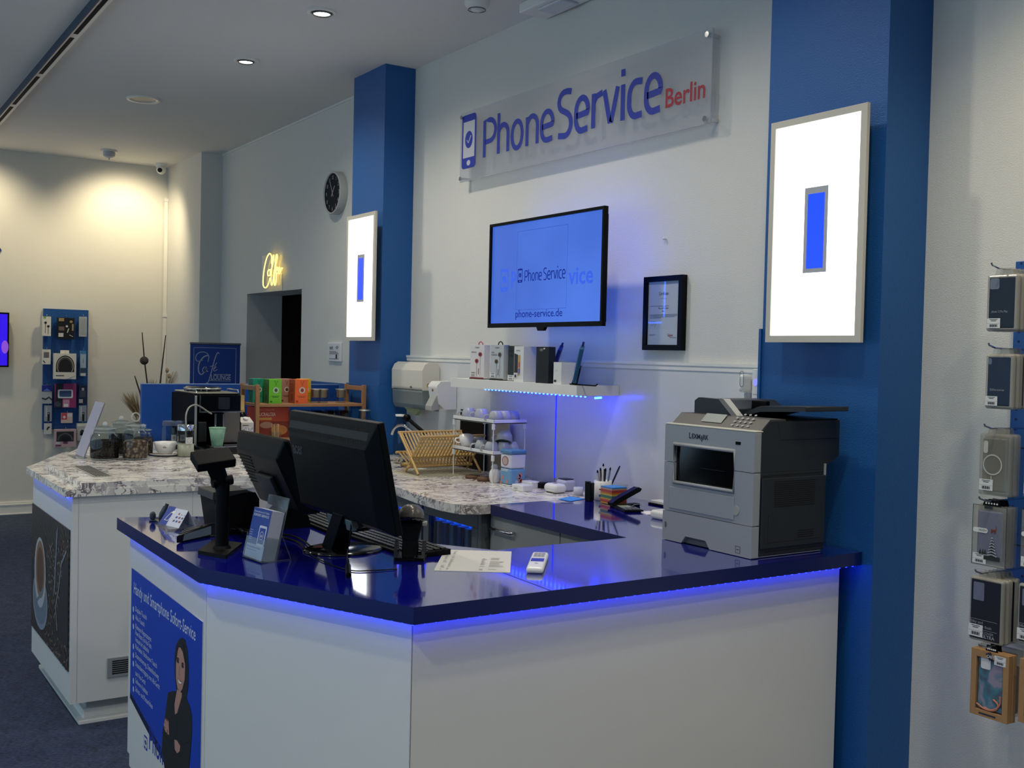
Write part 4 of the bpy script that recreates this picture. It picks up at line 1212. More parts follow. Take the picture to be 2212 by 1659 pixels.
pack('webcam_pack', 'tall white pack with a black round gadget print at the lower right of the board', 166.5, 914.5, 188.7, 952, 'b8bcbe', lambda w, a, h: (w.rect(0, h * .82, a, h, .001, 0), w.disc(a * .5, h * .48, a * .22, h * .16, .001, 1), w.disc(a * .5, h * .36, a * .24, h * .07, .001, 1)), ('dcdcd0', '2a2a2a'), depth=.05)

# ------------------------------------------------------------------ behind the coffee counter: partition, banner, dried grasses
t = thing('blue_partition', 'blue partition board standing along the back edge of the coffee counter', 'partition', (-6.66, 2.3, 0))
MB().box(-6.68, -6.64, 1.685, 2.97, 0, 1.372).build('panel', mat('partition_blue', '114a9c', .45, noise=.03, nscale=3), t, .001)
MB().box(-6.682, -6.638, 1.684, 2.97, 1.372, 1.377).build('edge_band', mat('edge_pale_blue', '6f8fc0', .5), t)

t = thing('banner_stand', 'blue roll-up banner reading Café LOUNGE in white behind the partition', 'banner', (-9.0, 2.89, 0))
b0, b1, b2 = at(411.4, 740, x=-9.0), at(519, 742, x=-9.0), at(408, 827, x=-9.0)
BW = b1.y - b0.y
MB().box(-9.005, -8.999, b0.y, b1.y, .08, b0.z - .01).build('banner_sheet', mat('banner_blue', '1c449c', .6), t)
MB().box(-9.012, -8.99, b0.y - .004, b1.y + .004, b0.z - .012, b0.z + .004).build('top_rail', mat('rail_grey', '7d8288', .4, metal=.5), t, .002)
MB().box(-9.08, -8.92, b0.y, b1.y, 0, .08).build('base', m_alu, t, .004)
MB().cyl((-9.02, (b0.y + b1.y) / 2, .08), (-9.02, (b0.y + b1.y) / 2, b0.z), .008).build('pole', m_alu, t)
fr = frame((-8.9985, b0.y, 1.30), (0, 1, 0), (0, 0, 1))
w = MB(fr)
def bp(x, y):   # zoomed crop coordinates (s=3.95, origin 0,640) of the banner face
    p = at(x / 3.95, 640 + y / 3.95, x=-8.9985)
    return (p.y - b0.y, p.z - 1.30)
w.stroke([bp(1650, 760), bp(1655, 437), bp(2015, 445), bp(2008, 760)], .005, .001)
sm2 = lambda pts: [(v.x, v.y) for v in smooth_path([Vector((*bp(*p), 0)) for p in pts], 2)]
w.stroke(sm2([(1775, 560), (1785, 500), (1745, 472), (1690, 480), (1665, 520), (1680, 560), (1730, 545)]), .006, .001)
w.stroke(sm2([(1780, 505), (1740, 510), (1695, 570), (1690, 640), (1715, 675), (1750, 640), (1760, 600)]), .010, .001)
w.stroke(sm2([(1745, 600), (1725, 625), (1735, 650), (1755, 630), (1765, 600), (1760, 640), (1775, 640)]), .007, .001)
w.stroke(sm2([(1870, 490), (1855, 475), (1830, 540), (1805, 640), (1785, 710), (1770, 745), (1760, 735)]), .008, .001)
w.stroke(sm2([(1790, 600), (1830, 590)]), .005, .001)
w.stroke(sm2([(1820, 625), (1845, 605), (1835, 595), (1820, 620), (1825, 642), (1855, 625)]), .006, .001)
w.stroke([bp(1835, 590), bp(1850, 565)], .006, .001)
w.stroke([bp(1820, 665), bp(1968, 668)], .004, .001)
w.stroke([bp(1785, 718), bp(1968, 724)], .004, .001)
p_ = bp(1800, 712)
w.text('LOUNGE', p_[0], p_[1], .062, .001, 0, width=bp(1968, 700)[0] - p_[0], bold=.02)
w.build('lettering', mat('banner_silver', 'aab6cc', .5), t)

t = thing('grass_vase', 'tall vase of dried pampas grass and dark twigs behind the partition', 'plant', (-7.3, 1.9, 0))
MB().lathe([(.0001, .0), (.10, .0), (.13, .15), (.14, .4), (.10, .75), (.07, .9), (.085, 1.0), (.08, 1.0), (.065, .9), (.0001, .85)], 24, (-7.3, 1.90, 0)).build('vase', mat('vase_sand', 'a08a70', .6), t)
vx = -7.3
base = Vector((vx, 1.90, .95))
m_twig = mat('dark_twig', '2a2018', .8)
for pts in ([(318, 827), (312, 779), (307, 718)], [(346, 827), (352, 775), (358, 724)], [(303, 850), (296, 828), (291, 812)]):
    MB().tube([base] + [at(a_, b_, x=vx) for a_, b_ in pts], [.006, .005, .0045, .003], 6).build('twig', m_twig, t)
MB().sphere(at(311.5, 779, x=vx), .028, 14).build('seed_ball', mat('seed_pod_dark', '3a3028', .8, bump=.4, bscale=80), t)
def plume(tip, width, nst, seed, bend=(0, 0)):
    random.seed(seed)
    w = MB()
    tp_ = at(*tip, x=vx)
    for i in range(nst):
        sp = Vector((random.uniform(-1, 1), random.uniform(-1, 1), random.uniform(-.4, .4))) * width
        e = tp_ + sp
        m_ = base.lerp(tp_, .62) + sp * .3
        w.tube([base.lerp(tp_, .5), m_ + Vector((0, 0, .02)), e], [.0016, .0018, .0004], 3, caps=False)
    return w
m_pampas = mat('pampas_tan', '9a8560', .9)
for i, (tip, wd_, n_) in enumerate((((280, 850), .05, 70), ((272, 858), .04, 40), ((300, 905), .05, 50), ((328, 822), .035, 40), ((374, 812), .035, 40), ((377, 803), .02, 20))):
    o = plume(tip, wd_, n_, i).build('grass_plume', m_pampas, t)
    o['kind'] = 'stuff'
MB().sphere(at(361, 800, x=vx), .012, 8, sz=1.5).sphere(at(365, 812, x=vx), .012, 8, sz=1.5).tube([base, at(358, 830, x=vx), at(361, 800, x=vx)], .002, 4).build('seed_stem', m_pampas, t)
# ------------------------------------------------------------------ on the coffee counter
ZT = ZC + .026
m_glass = mat('clear_glass', 'dfe6e8', .03, glass=True, tint='e9efef', ior=1.5)
m_glass2 = mat('clear_glass_thick', 'dfe6e8', .03, glass=True, tint='e2e9ea', ior=1.5)
m_bamboo = mat('bamboo', 'c9a566', .5, noise=.12, nscale=30)
m_steel = mat('satin_steel', 'b4b4ae', .35, metal=.8, noise=.05)

def beans_mat(name, a, b, sc):
    m = mat(name, a, .85, bump=1, bscale=sc, spec=.1)
    nt = m.node_tree; N, L = nt.nodes, nt.links
    tc = N.new('ShaderNodeTexCoord')
    vo = N.new('ShaderNodeTexVoronoi'); vo.inputs['Scale'].default_value = sc
    L.new(tc.outputs['Object'], vo.inputs['Vector'])
    cr = N.new('ShaderNodeValToRGB')
    cr.color_ramp.elements[0].color = lin(b); cr.color_ramp.elements[1].color = lin(a); cr.color_ramp.elements[1].position = .6
    L.new(vo.outputs['Distance'], cr.inputs[0]); L.new(cr.outputs[0], N['Principled BSDF'].inputs['Base Color'])
    return m
m_beans = beans_mat('coffee_beans', '0b0807', '3a2a20', 110)
m_nuts = beans_mat('mixed_nuts', '4a382c', 'b89c80', 60)
m_nuts2 = beans_mat('dark_granola', '1e1612', '8a6a4c', 70)

def jar(label, px, py, r, h, fill, mfill, fname, knob='ball'):
    c = at(px, py, z=ZT)
    t = thing('glass_jar', label, 'jar', (c.x, c.y, ZT), 'glass jars on the coffee counter')
    b = (c.x, c.y, ZT)
    MB().lathe([(.0001, .001), (r * .93, .001), (r, .012), (r, h * .60), (r * .92, h * .68), (r * .70, h * .74), (r * .68, h * .82), (r * .74, h * .84)], 32, b).build('glass_body', m_glass2, t)
    m_glint = mat('glass_highlight', 'e8eeee', .08, spec=1, alpha=.28, glass=True, tint='ffffff')
    w = MB()
    for rr, zz in ((r * .82, h * .855), (r * .74, h * .84), (r * .70, h * .745), (r * .97, h * .03)):
        w.tube([(c.x + rr * math.cos(q * PI / 16), c.y + rr * math.sin(q * PI / 16), ZT + zz) for q in range(32)], .0016, 6, closed=True)
    w.build('glass_rim_highlights', m_glint, t)  # whitish rings stand in for highlights along the glass rims
    MB().lathe([(.0001, .006), (r * .9, .006), (r * .96, .014), (r * .96, h * fill), (r * .7, h * fill + .006), (.0001, h * fill + .003)], 28, b).build(fname, mfill, t)
    w = MB().lathe([(r * .80, h * .84), (r * .82, h * .86), (r * .6, h * .895), (.012, h * .92), (.007, h * .94)], 32, b)
    if knob == 'ball':
        w.sphere((c.x, c.y, ZT + h * .965), .013, 16, mi=1)
    else:
        w.tube([(c.x, c.y + .020 * math.cos(q * PI / 9), ZT + h * .94 + .022 + .022 * math.sin(q * PI / 9)) for q in range(18)], .0035, 8, 1, closed=True)
    w.build('glass_lid', [m_glass2, m_glint], t)
    return t
jar('front left glass jar half filled with dark coffee beans, ball knob lid', 226, 992, .071, .185, .50, m_beans, 'coffee_beans')
jar('taller glass jar of dark beans standing behind the two front jars', 261, 982, .062, .20, .52, m_beans, 'coffee_beans')
jar('front right glass jar of light nuts with a ring handle on its lid', 292, 992, .062, .205, .45, m_nuts, 'mixed_nuts', 'ring')
jar('glass jar of brown nuts half hidden behind the jar with the ring lid', 309, 984, .050, .16, .58, m_nuts2, 'mixed_nuts')

t = thing('sign_holder', 'clear slanted acrylic sign holder with a pale sheet left of the coffee bean jars', 'sign holder', (-5.70, 1.16, ZT))
A = Vector((-5.91, 1.165, ZT + .002)); ux = Vector((1, 0, 0)); uy = Vector((0, .10, .285))
fr = frame(A, ux, uy)
L_ = uy.length
MB(fr).box(0, .215, 0, L_, -.002, .002).build('acrylic_sheet', mat('clear_acrylic', 'ffffff', .05, glass=True, tint='fafafa'), t)
MB(fr).rect(.006, .006, .209, L_ - .006, -.003).rect(.006, .006, .209, L_ - .006, .003).build('paper_sheet', mat('lilac_paper', 'b5b0c2', .7, glass=True, alpha=.75, tint='ffffff'), t)
MB().box(-5.91, -5.695, 1.12, 1.19, ZT, ZT + .003).build('foot', mat('clear_acrylic', 'ffffff', .05, glass=True), t)

# cup and saucer
c = at(357, 984, z=ZT)
t = thing('saucer', 'white saucer with a spoon and biscuit under the coffee cup', 'saucer', (c.x, c.y, ZT))
MB().lathe([(.0001, .004), (.045, .004), (.085, .014), (.087, .012), (.045, .0), (.0001, .0)], 36, (c.x, c.y, ZT)).build('dish', m_white, t)
t2 = thing('coffee_cup', 'wide white coffee cup standing on the saucer by the milk container', 'cup', (c.x, c.y, ZT + .005))
MB().lathe([(.0001, 0), (.030, 0), (.034, .004), (.050, .030), (.058, .068), (.0555, .068), (.047, .03), (.03, .008), (.0001, .006)], 36, (c.x, c.y, ZT + .005)).build('bowl', m_white, t2)
MB().tube([(c.x + .02, c.y + .050, ZT + .062), (c.x + .03, c.y + .075, ZT + .062), (c.x + .032, c.y + .085, ZT + .048), (c.x + .025, c.y + .07, ZT + .03), (c.x + .018, c.y + .047, ZT + .026)], .0055, 8).build('handle', m_white, t2)
MB(frame((c.x + .0565, c.y - .030, ZT + .045), (-.3, 1, 0), (0, 0, 1))).rect(0, 0, .02, .004, .004).rect(0, .006, .016, .008, .004).build('print', m_inkg, t2)
t = thing('teaspoon', 'small spoon lying on the saucer in front of the cup', 'spoon', (c.x, c.y, ZT + .012))
MB().tube([(c.x + .045, c.y - .085, ZT + .018), (c.x + .058, c.y - .02, ZT + .013), (c.x + .062, c.y + .02, ZT + .013)], [.002, .002, .003], 6).sphere((c.x + .064, c.y + .034, ZT + .013), .012, 12, sz=.3, sx=.7).build('spoon_body', mat('spoon_brown', '6a4c34', .4, metal=.3), t)
t = thing('biscuit', 'small golden biscuit on the saucer edge behind the cup handle', 'biscuit', (c.x, c.y + .07, ZT + .014))
MB().box(c.x - .03, c.x + .01, c.y + .068, c.y + .092, ZT + .013, ZT + .021).build('biscuit_body', mat('biscuit', 'a87840', .8), t, .003)

# milk container with tube into the machine
c = at(401, 986, z=ZT)
t = thing('milk_container', 'glass milk container with steel lid half full of milk beside the coffee machine', 'milk container', (c.x, c.y, ZT))
b = (c.x, c.y, ZT)
r = .043
MB().lathe([(.0001, .001), (r, .002), (r, .142)], 32, b).build('glass_body', m_glass2, t)
MB().lathe([(.0001, .003), (r * .96, .003), (r * .96, .066), (.0001, .066)], 32, b).build('milk', mat('milk', 'd9d0b4', .3), t)
MB().lathe([(r * 1.03, .138), (r * 1.03, .165), (r * .96, .169), (.0001, .170)], 32, b).build('steel_lid', m_chrome, t)
MB(frame((c.x + r * .95, c.y - .005, ZT + .070), (-.25, 1, 0), (0, 0, 1))).rect(-.012, 0, .028, .034, .006, 0).stroke([(.008 + .012 * math.cos(q * PI / 8), .017 + .012 * math.sin(q * PI / 8)) for q in range(16)], .0012, .007, 1, closed=True).build('label', [m_sticker, m_inkg], t)
xt = at(402, 920, x=c.x)
pts = [(c.x, c.y, ZT + .06), (c.x, c.y, ZT + .17)] + [tuple(at(a_, b_, x=q_)) for a_, b_, q_ in ((401, 900, -5.68), (405, 884, -5.70), (413, 876, -5.73), (424, 874, -5.78), (436, 880, -5.82), (448, 889, -5.84), (457, 894, -5.85))]
MB().tube(smooth_path([Vector(p) for p in pts], 2), .0045, 8).build('milk_tube', mat('milk_tube', '8c8f86', .3), t)

for px_, py_, lab in ((369, 972, 'left glass storage jar with a dusty blue lid, behind the milk container'), (388, 972, 'right glass storage jar with a dusty blue lid, touching the milk container')):
    c = at(px_, py_, z=ZT)
    c.x -= .02
    t = thing('storage_jar', lab, 'jar', (c.x, c.y, ZT))
    b = (c.x, c.y, ZT)
    MB().lathe([(.0001, .001), (.042, .001), (.043, .02), (.043, .12), (.036, .135), (.036, .15)], 28, b).build('glass_body', m_glass2, t)
    MB().lathe([(.041, .135), (.041, .158), (.038, .162), (.0001, .162)], 28, b).build('lid', mat('dusty_blue_lid', '44536f', .6), t)
    MB().lathe([(.0001, .004), (.040, .004), (.040, .05), (.0001, .05)], 24, b).build('contents', mat('dark_violet_contents', '201a30', .8), t)
    MB(frame((c.x + .040, c.y + .0, ZT + .052), (-.25, 1, 0), (0, 0, 1))).rect(-.008, 0, .024, .034, .006, 0).disc(.008, .017, .008, .009, .007, 1).build('label', [mat('label_grey', '9aa0ac', .6), m_inkg], t)

# coffee machine
t = thing('coffee_machine', 'black and steel bean-to-cup coffee machine against the blue partition', 'coffee machine', (-6.1, 1.91, ZT))
y0, y1 = 1.785, 2.045
xf, xb = -5.91, -6.36
zt_ = 1.345
w = MB().prism([(xf, ZT + .012), (xb, ZT + .012), (xb, zt_ - .005), (xf - .02, zt_), (xf, zt_ - .01)], y0, y0 + .022, axis='y')
w.prism([(xf, ZT + .012), (xb, ZT + .012), (xb, zt_ - .005), (xf - .02, zt_), (xf, zt_ - .01)], y1 - .022, y1, axis='y')
w.box(xb, xb + .25, y0 + .022, y1 - .022, ZT + .012, zt_ - .005)
w.box(xb + .25, xf - .01, y0 + .022, y1 - .022, zt_ - .12, zt_ - .005)
w.build('body', mat('machine_navy_black', '04060f', .5, spec=.04), t, .006, 3)
MB().box(-5.70, xb, y0 - .004, y1 + .004, ZT, ZT + .035).build('drip_tray', m_blackg, t, .008, 3)
w = MB().box(-5.72, -5.86, y0 + .05, y1 - .01, ZT + .035, ZT + .042)
w.build('drip_grille', m_chrome, t, .002)
w = MB()
w.box(xf - .002, xf + .006, y0 + .030, y1 - .002, zt_ - .098, zt_ - .006)
w.build('display_panel', m_blackg, t, .003)
MB().box(xf + .006, xf + .0068, y0 + .13, y0 + .195, zt_ - .085, zt_ - .018).build('screen', mat('machine_screen', '22262c', .2), t)
w = MB().box(xf - .004, xf + .0055, y0 + .026, y1 + .002, zt_ - .103, zt_ - .098).box(xf - .004, xf + .0055, y0 + .026, y0 + .0295, zt_ - .1, zt_ - .004)
w.build('chrome_trim', m_chrome, t, .001)
MB().box(xf - .004, xf + .004, y0, y0 + .012, ZT + .035, zt_ - .01).build('steel_edge', m_steel, t, .002)
MB().box(xf - .06, xf + .003, y1 - .095, y1 - .003, ZT + .045, zt_ - .105).build('steel_front', mat('machine_steel_front', '6d6a62', .38, metal=.6, noise=.05), t, .003)
MB().box(xf - .15, xf - .005, y0 + .02, y0 + .07, ZT + .05, zt_ - .155).build('milk_module', mat('machine_dark_module', '1a1a1c', .3), t, .004)
w = MB().box(xf - .05, xf + .03, y1 - .150, y1 - .103, zt_ - .21, zt_ - .11)
sp = w.build('spout', m_blackg, t, .003)
MB().box(xf - .03, xf + .033, y1 - .158, y1 - .147, zt_ - .21, zt_ - .11).box(xf + .03, xf + .034, y1 - .112, y1 - .102, zt_ - .20, zt_ - .11).build('spout_trim', m_chrome, sp, .001)
MB().cyl((xf, y1 - .135, zt_ - .21), (xf, y1 - .135, zt_ - .235), .007, 10).cyl((xf, y1 - .115, zt_ - .21), (xf, y1 - .115, zt_ - .235), .007, 10).build('nozzle', m_chrome, sp)
MB().box(xf - .01, xb + .02, y0 + .008, y1 - .008, zt_ - .002, zt_ + .008).build('top_plate', mat('machine_top', '8c8a7c', .3, metal=.5), t, .005)
MB().lathe([(.10, 0), (.098, .018), (.09, .026), (.0001, .024)], 32, (-6.15, 1.90, zt_ + .007), sx=1.2).build('bean_hopper', m_blackg, t)
MB().lathe([(.101, .012), (.104, .016), (.10, .021)], 36, (-6.15, 1.90, zt_ + .007), sx=1.2).build('hopper_ring', m_steel, t)
MB().tube([(xf - .01, y0 + .012, zt_ + .006), (xf - .02, y0 + .012, zt_ + .022), (xf - .2, y0 + .012, zt_ + .022), (xf - .21, y0 + .012, zt_ + .006)], .0035, 6).build('side_rail', m_chrome, t)
MB().tube([(xf - .01, y1 - .012, zt_ + .006), (xf - .02, y1 - .012, zt_ + .022), (xf - .2, y1 - .012, zt_ + .022), (xf - .21, y1 - .012, zt_ + .006)], .0035, 6).build('side_rail', m_chrome, t)

c = at(469, 966, x=-5.79)
c.z = ZT + .0425
t = thing('paper_cup', 'mint green paper cup under the coffee machine spout', 'cup', tuple(c))
h_ = at(469, 924, x=-5.79).z - c.z
MB().lathe([(.0001, 0), (.030, 0), (.0445, h_), (.0425, h_), (.029, .004), (.0001, .004)], 32, c).build('cup_wall', mat('mint_green', '78a48a', .6), t)
MB().lathe([(.0445, h_ - .003), (.0465, h_), (.0445, h_ + .002), (.0425, h_)], 32, c).build('rim', mat('mint_rim', '84b096', .5), t)
MB(frame((c.x + .0368, c.y + .004, c.z + .03), (-.35, 1, 0), (.10, 0, 1))).stroke([(.016 + .017 * math.cos(q * PI / 10), .030 + .019 * math.sin(q * PI / 10)) for q in range(20)], .0012, .006, 0, closed=True).build('print', mat('cup_print_green', '4c7a64', .6), t)

# champagne bottle, oat milk carton
c = at(522, 945, x=-6.25); c.z = ZT; c.y = at(522, 900, x=-6.25).y
t = thing('corked_bottle', 'dark bottle with a tall pale cork behind the oat drink carton', 'bottle', tuple(c))
zk = at(522, 854, x=-6.25).z - ZT
MB().lathe([(.0001, 0), (.038, 0), (.04, .01), (.04, .13), (.030, .17), (.015, .20), (.0145, zk - .095)], 24, c).build('bottle_body', mat('bottle_dark_glass', '06090c', .08), t)
MB().lathe([(.017, zk - .10), (.017, zk - .085), (.015, zk - .085), (.0145, zk - .003), (.013, zk), (.0001, zk)], 20, c).build('cork', mat('cork', 'a88f5c', .8, bump=.3), t)
p0 = at(521, 925, x=-5.98); p1 = at(548, 925, x=-5.98)
ztop = at(535, 913, x=-5.98).z
t = thing('drink_carton', 'white oat drink carton lettered OATLY beside the coffee machine', 'carton', (-6.02, (p0.y + p1.y) / 2, ZT))
q = MB().box(-6.055, -5.98, p0.y, p1.y, ZT, ztop)
q.add([(-5.98, p0.y, ztop), (-5.98, p1.y, ztop), (-6.055, p1.y, ztop), (-6.055, p0.y, ztop), (-6.05, p0.y, ztop + .028), (-6.05, p1.y, ztop + .028)], [(0, 1, 5, 4), (1, 2, 5), (3, 0, 4), (2, 3, 4, 5)])
q.build('carton', mat('carton_offwhite', 'cfcdc4', .5), t, .001)
cpv = Vector((-6.015, (p0.y + p1.y) / 2, ztop + .014))
MB().cyl(cpv, cpv + Vector((.006, 0, .012)), .014, 16).build('cap', m_white, t)
w = MB(frame((-5.9798, p0.y, ZT), (0, 1, 0), (0, 0, 1)))
W_ = p1.y - p0.y; hh = ztop - ZT
w.rect(W_ * .08, hh - .055, W_ * .95, hh - .028, .0005, 1)
w.text('OAT-', W_ * .08, hh - .052, .034, .001, 2, width=W_ * .84, bold=.03)
w.text('LY!', W_ * .18, hh - .092, .044, .001, 0, width=W_ * .6, bold=.03)
w.rect(W_ * .1, hh - .018, W_ * .6, hh - .014, .0005, 0)
w.build('lettering', [m_inkd, mat('print_lilac', 'a8a8b6', .6), m_white], t)

# wooden rack with tea boxes and mugs
m_rackw = mat('rack_wood', 'a0744c', .5, noise=.1, nscale=30)
t = thing('wooden_rack', 'two-level bamboo rack holding tea boxes and glass mugs beside the blue column', 'rack', (-6.33, 2.59, ZT))
Y0_, Y1_, XF, XB_ = 2.246, 2.944, -6.2, -6.46
for x in (XF, XB_):
    for y in (Y0_, Y1_):
        MB().box(x - .012, x + .012, y - .012, y + .012, ZT, 1.388).build('post', m_rackw, t, .002)
for y in (Y0_, Y1_):
    MB().box(XB_ + .012, XF - .012, y - .008, y + .008, 1.352, 1.380).build('side_rail', m_rackw, t, .002)
MB().box(XB_ - .01, XF + .01, Y0_ + .012, Y1_ - .012, 1.254, 1.272).build('shelf', m_rackw, t, .002)
MB().box(XB_ - .01, XF + .01, Y0_ + .012, Y1_ - .012, 1.05, 1.064).build('shelf', m_rackw, t, .002)
SZ2 = 1.272
def teabox(label, pa, pb, front, col, side, xd, emblem):
    ya, yb = at(pa, 860, x=front).y, at(pb, 860, x=front).y
    hgt = .148
    t = thing('tea_box', label, 'tea box', (front - xd / 2, (ya + yb) / 2, SZ2), 'tea boxes on the wooden rack')
    MB().box(front - xd, front, ya, yb, SZ2, SZ2 + hgt).build('carton', mat('tea_' + col, col, .5), t, .001)
    w = MB(frame((front, ya, SZ2), (0, 1, 0), (0, 0, 1)))
    W_ = yb - ya
    w.disc(W_ * .55, hgt * .55, W_ * .23, W_ * .23, .0006, 0)
    w.disc(W_ * .55, hgt * .55, W_ * .13, W_ * .14, .001, 1)
    w.stroke([(W_ * .42, hgt * .94), (W_ * .55, hgt * .80), (W_ * .68, hgt * .94)], .003, .0006, 1)
    w.stroke([(W_ * .55, hgt * .82), (W_ * .55, hgt * .74)], .003, .0006, 1)
    w.rect(W_ * .18, hgt * .30, W_ * .85, hgt * .315, .0006, 1).rect(W_ * .28, hgt * .25, W_ * .75, hgt * .27, .0006, 1)
    w.rect(W_ * .1, hgt * .05, W_ * .25, hgt * .12, .0006, 1)
    w.build('print', [mat('tea_white', 'c9c9c0', .6), mat('tea_ink_' + emblem, emblem, .6)], t)
    w = MB(frame((front - xd, ya, SZ2), (1, 0, 0), (0, 0, 1)))
    w.rect(.001, .001, xd - .001, hgt - .001, .0005, 0)  # darker copy of the carton colour, painting this side as shaded
    w.rect(xd * .35, hgt * .12, xd * .7, hgt * .38, .001, 1)
    for k in range(4):
        w.rect(xd * .2, hgt * (.5 + k * .09), xd * .8, hgt * (.53 + k * .09), .001, 1)
    w.build('shaded_side_print', [mat('tea_shaded_' + side, side, .5), mat('tea_ink_' + emblem, emblem, .6)], t)
teabox('teal green tea box standing leftmost behind the bright green one', 546, 571, -6.34, '1c9470', '107058', .08, '0c5a48')
teabox('bright lime green tea box at the front left of the rack', 581, 608, -6.225, '6cc028', '3f6f28', .095, '2f6018')
teabox('brownish pink tea box standing behind between the green and orange boxes', 606, 630, -6.345, 'b08070', '8a6458', .08, '5a2e28')
teabox('orange tea box at the front of the rack', 637, 665, -6.225, 'e86a30', 'b04e28', .095, '8c3a18')
teabox('yellow tea box half hidden behind the orange one', 649, 671.5, -6.345, 'd8b020', 'a88418', .08, '8a6a10')
def mug(label, px, side):
    c = at(px, 866, x=-6.27); c.z = SZ2
    t = thing('glass_mug', label, 'mug', tuple(c), 'glass mugs on the wooden rack')
    MB().lathe([(.0001, .002), (.031, .002), (.032, .006), (.032, .078)], 24, c).build('glass_body', m_glass2, t)
    MB().lathe([(.024, .035), (.027, .038), (.029, .082), (.036, .086), (.035, .089), (.028, .087)], 24, c).build('steel_strainer', m_steel, t)
    s = side
    MB().tube([(c.x, c.y + s * .031, c.z + .062), (c.x, c.y + s * .052, c.z + .060), (c.x, c.y + s * .056, c.z + .035), (c.x, c.y + s * .045, c.z + .018), (c.x, c.y + s * .031, c.z + .016)], .004, 8).build('handle', m_glass2, t)
mug('left glass mug with steel strainer next to the yellow tea box', 681, -1)
mug('middle glass mug with steel strainer, its handle pointing right', 697, 1)
mug('right glass mug with steel strainer by the rack end, handle pointing left', 736, -1)

t = thing('sweetener_box', 'large orange-red carton lettered SUCRALOSA on the lower rack level', 'box', (-6.3, 2.4, 1.064))
ya, yb = 2.262, at(625, 900, x=-6.25).y
zt2 = at(590, 880, x=-6.25).z
MB().box(-6.42, -6.25, ya, yb, 1.0645, zt2).build('carton', mat('carton_orange_red', 'a83e1e', .5, noise=.1), t, .001)
w = MB(frame((-6.25, ya, 1.064), (0, 1, 0), (0, 0, 1)))
W_, hh = yb - ya, zt2 - 1.064
w.text('EDULCORANTE', .006, hh - .022, .018, .0008, 2, width=W_ * .5, bold=.02)
w.text('SUCRALOSA', .006, hh - .052, .030, .0008, 1, width=W_ * .55, bold=.03)
w.rect(.004, hh - .076, W_ * .46, hh - .062, .0006, 3)
w.rect(0, 0, W_, hh - .085, .0005, 0)
w.disc(W_ * .3, hh * .42, W_ * .2, .02, .001, 4).disc(W_ * .7, hh * .25, W_ * .25, .03, .001, 5)
w.build('print', [mat('print_rust', '7c2c14', .6), mat('print_cream', 'd8b8a0', .6), mat('print_salmon', 'c8785c', .6), mat('print_olive_yellow', 'b89038', .6), mat('print_pastry', 'a88068', .6), mat('print_bread', 'b8783c', .6)], t)
c = at(594, 944, x=-6.02); c.z = ZT
t = thing('stirrer_glass', 'glass tumbler full of wooden coffee stirrers on the marble behind the monitors', 'glass', tuple(c))
MB().lathe([(.0001, .002), (.030, .002), (.036, .09)], 24, c).build('glass_body', m_glass2, t)
random.seed(5)
for i in range(14):
    a_ = random.random() * 2 * PI; rr = random.random() * .02
    MB().box(-.003, .003, -.0008, .0008, 0, .135).build('stirrer', mat('stirrer_wood', 'b89468', .7), t).matrix_basis = Matrix.Translation(c + Vector((rr * math.cos(a_), rr * math.sin(a_), .004))) @ Matrix.Rotation(random.uniform(-.15, .15), 4, 'X') @ Matrix.Rotation(random.uniform(-.15, .15), 4, 'Y') @ Matrix.Rotation(a_, 4, 'Z')

# rows of drinking glasses and a glass pitcher beneath the rack
gl = None
n = 0
for row, xx in enumerate((-6.24, -6.32, -6.40)):
    for k in range(5):
        yy = 2.50 + k * .084 + row * .02
        base = Vector((xx, yy, 1.064))
        if gl is None:
            gl = thing('drinking_glass', 'plain clear drinking glass in the rows on the lower rack level', 'glass', tuple(base), 'drinking glasses on the lower rack level')
            MB().lathe([(.0001, .004), (.028, .004), (.029, .0), (.036, .158), (.0345, .158), (.028, .006)], 20, base).build('glass_wall', m_glass2, gl)
        else:
            copy_tree(gl, base)
c = at(790, 945, x=-6.0); c = Vector((-6.10, 2.905, ZT))
t = thing('glass_pitcher', 'clear glass pitcher with a handle at the right end of the rack', 'pitcher', tuple(c))
MB().lathe([(.0001, .003), (.040, .003), (.048, .05), (.046, .15), (.034, .19), (.036, .205)], 28, c).build('glass_body', m_glass2, t)
MB().tube([c + Vector((0, .036, .165)), c + Vector((.02, .062, .14)), c + Vector((.02, .062, .08)), c + Vector((0, .044, .05))], .005, 8).build('handle', m_glass2, t)
MB().lathe([(.037, .205), (.037, .211), (.0001, .214)], 28, c).build('lid', m_steel, t)
# ------------------------------------------------------------------ on the sink worktop
m_cup = mat('grey_white_porcelain', 'a9acae', .2)
m_cupw = mat('white_porcelain', 'dddcd8', .2)
# faucet
c = Vector((-5.28, 3.10, ZB))
t = thing('faucet', 'chrome sink faucet with a long black ball-ended lever', 'faucet', tuple(c))
MB().cyl(c + Vector((0, 0, 0)), c + Vector((0, 0, .16)), .018, 20).build('body', m_chrome, t)
sp_ = [c + Vector((0, 0, .14))] + [at(a_, b_, y=y_) for a_, b_, y_ in ((905, 944, 3.05), (888, 930, 3.02), (876, 920, 3.0), (865, 918, 2.99), (855, 922, 2.98), (849, 930, 2.98), (846.5, 938, 2.98))]
MB().tube(smooth_path(sp_, 2), .009, 12).build('spout', m_chrome, t)
lv0, lv1 = at(920, 938, y=3.08), at(879, 903, y=3.0)
MB().tube([lv0, lv1], .011, 10).sphere(lv1, .024, 18).build('lever', m_black, t)
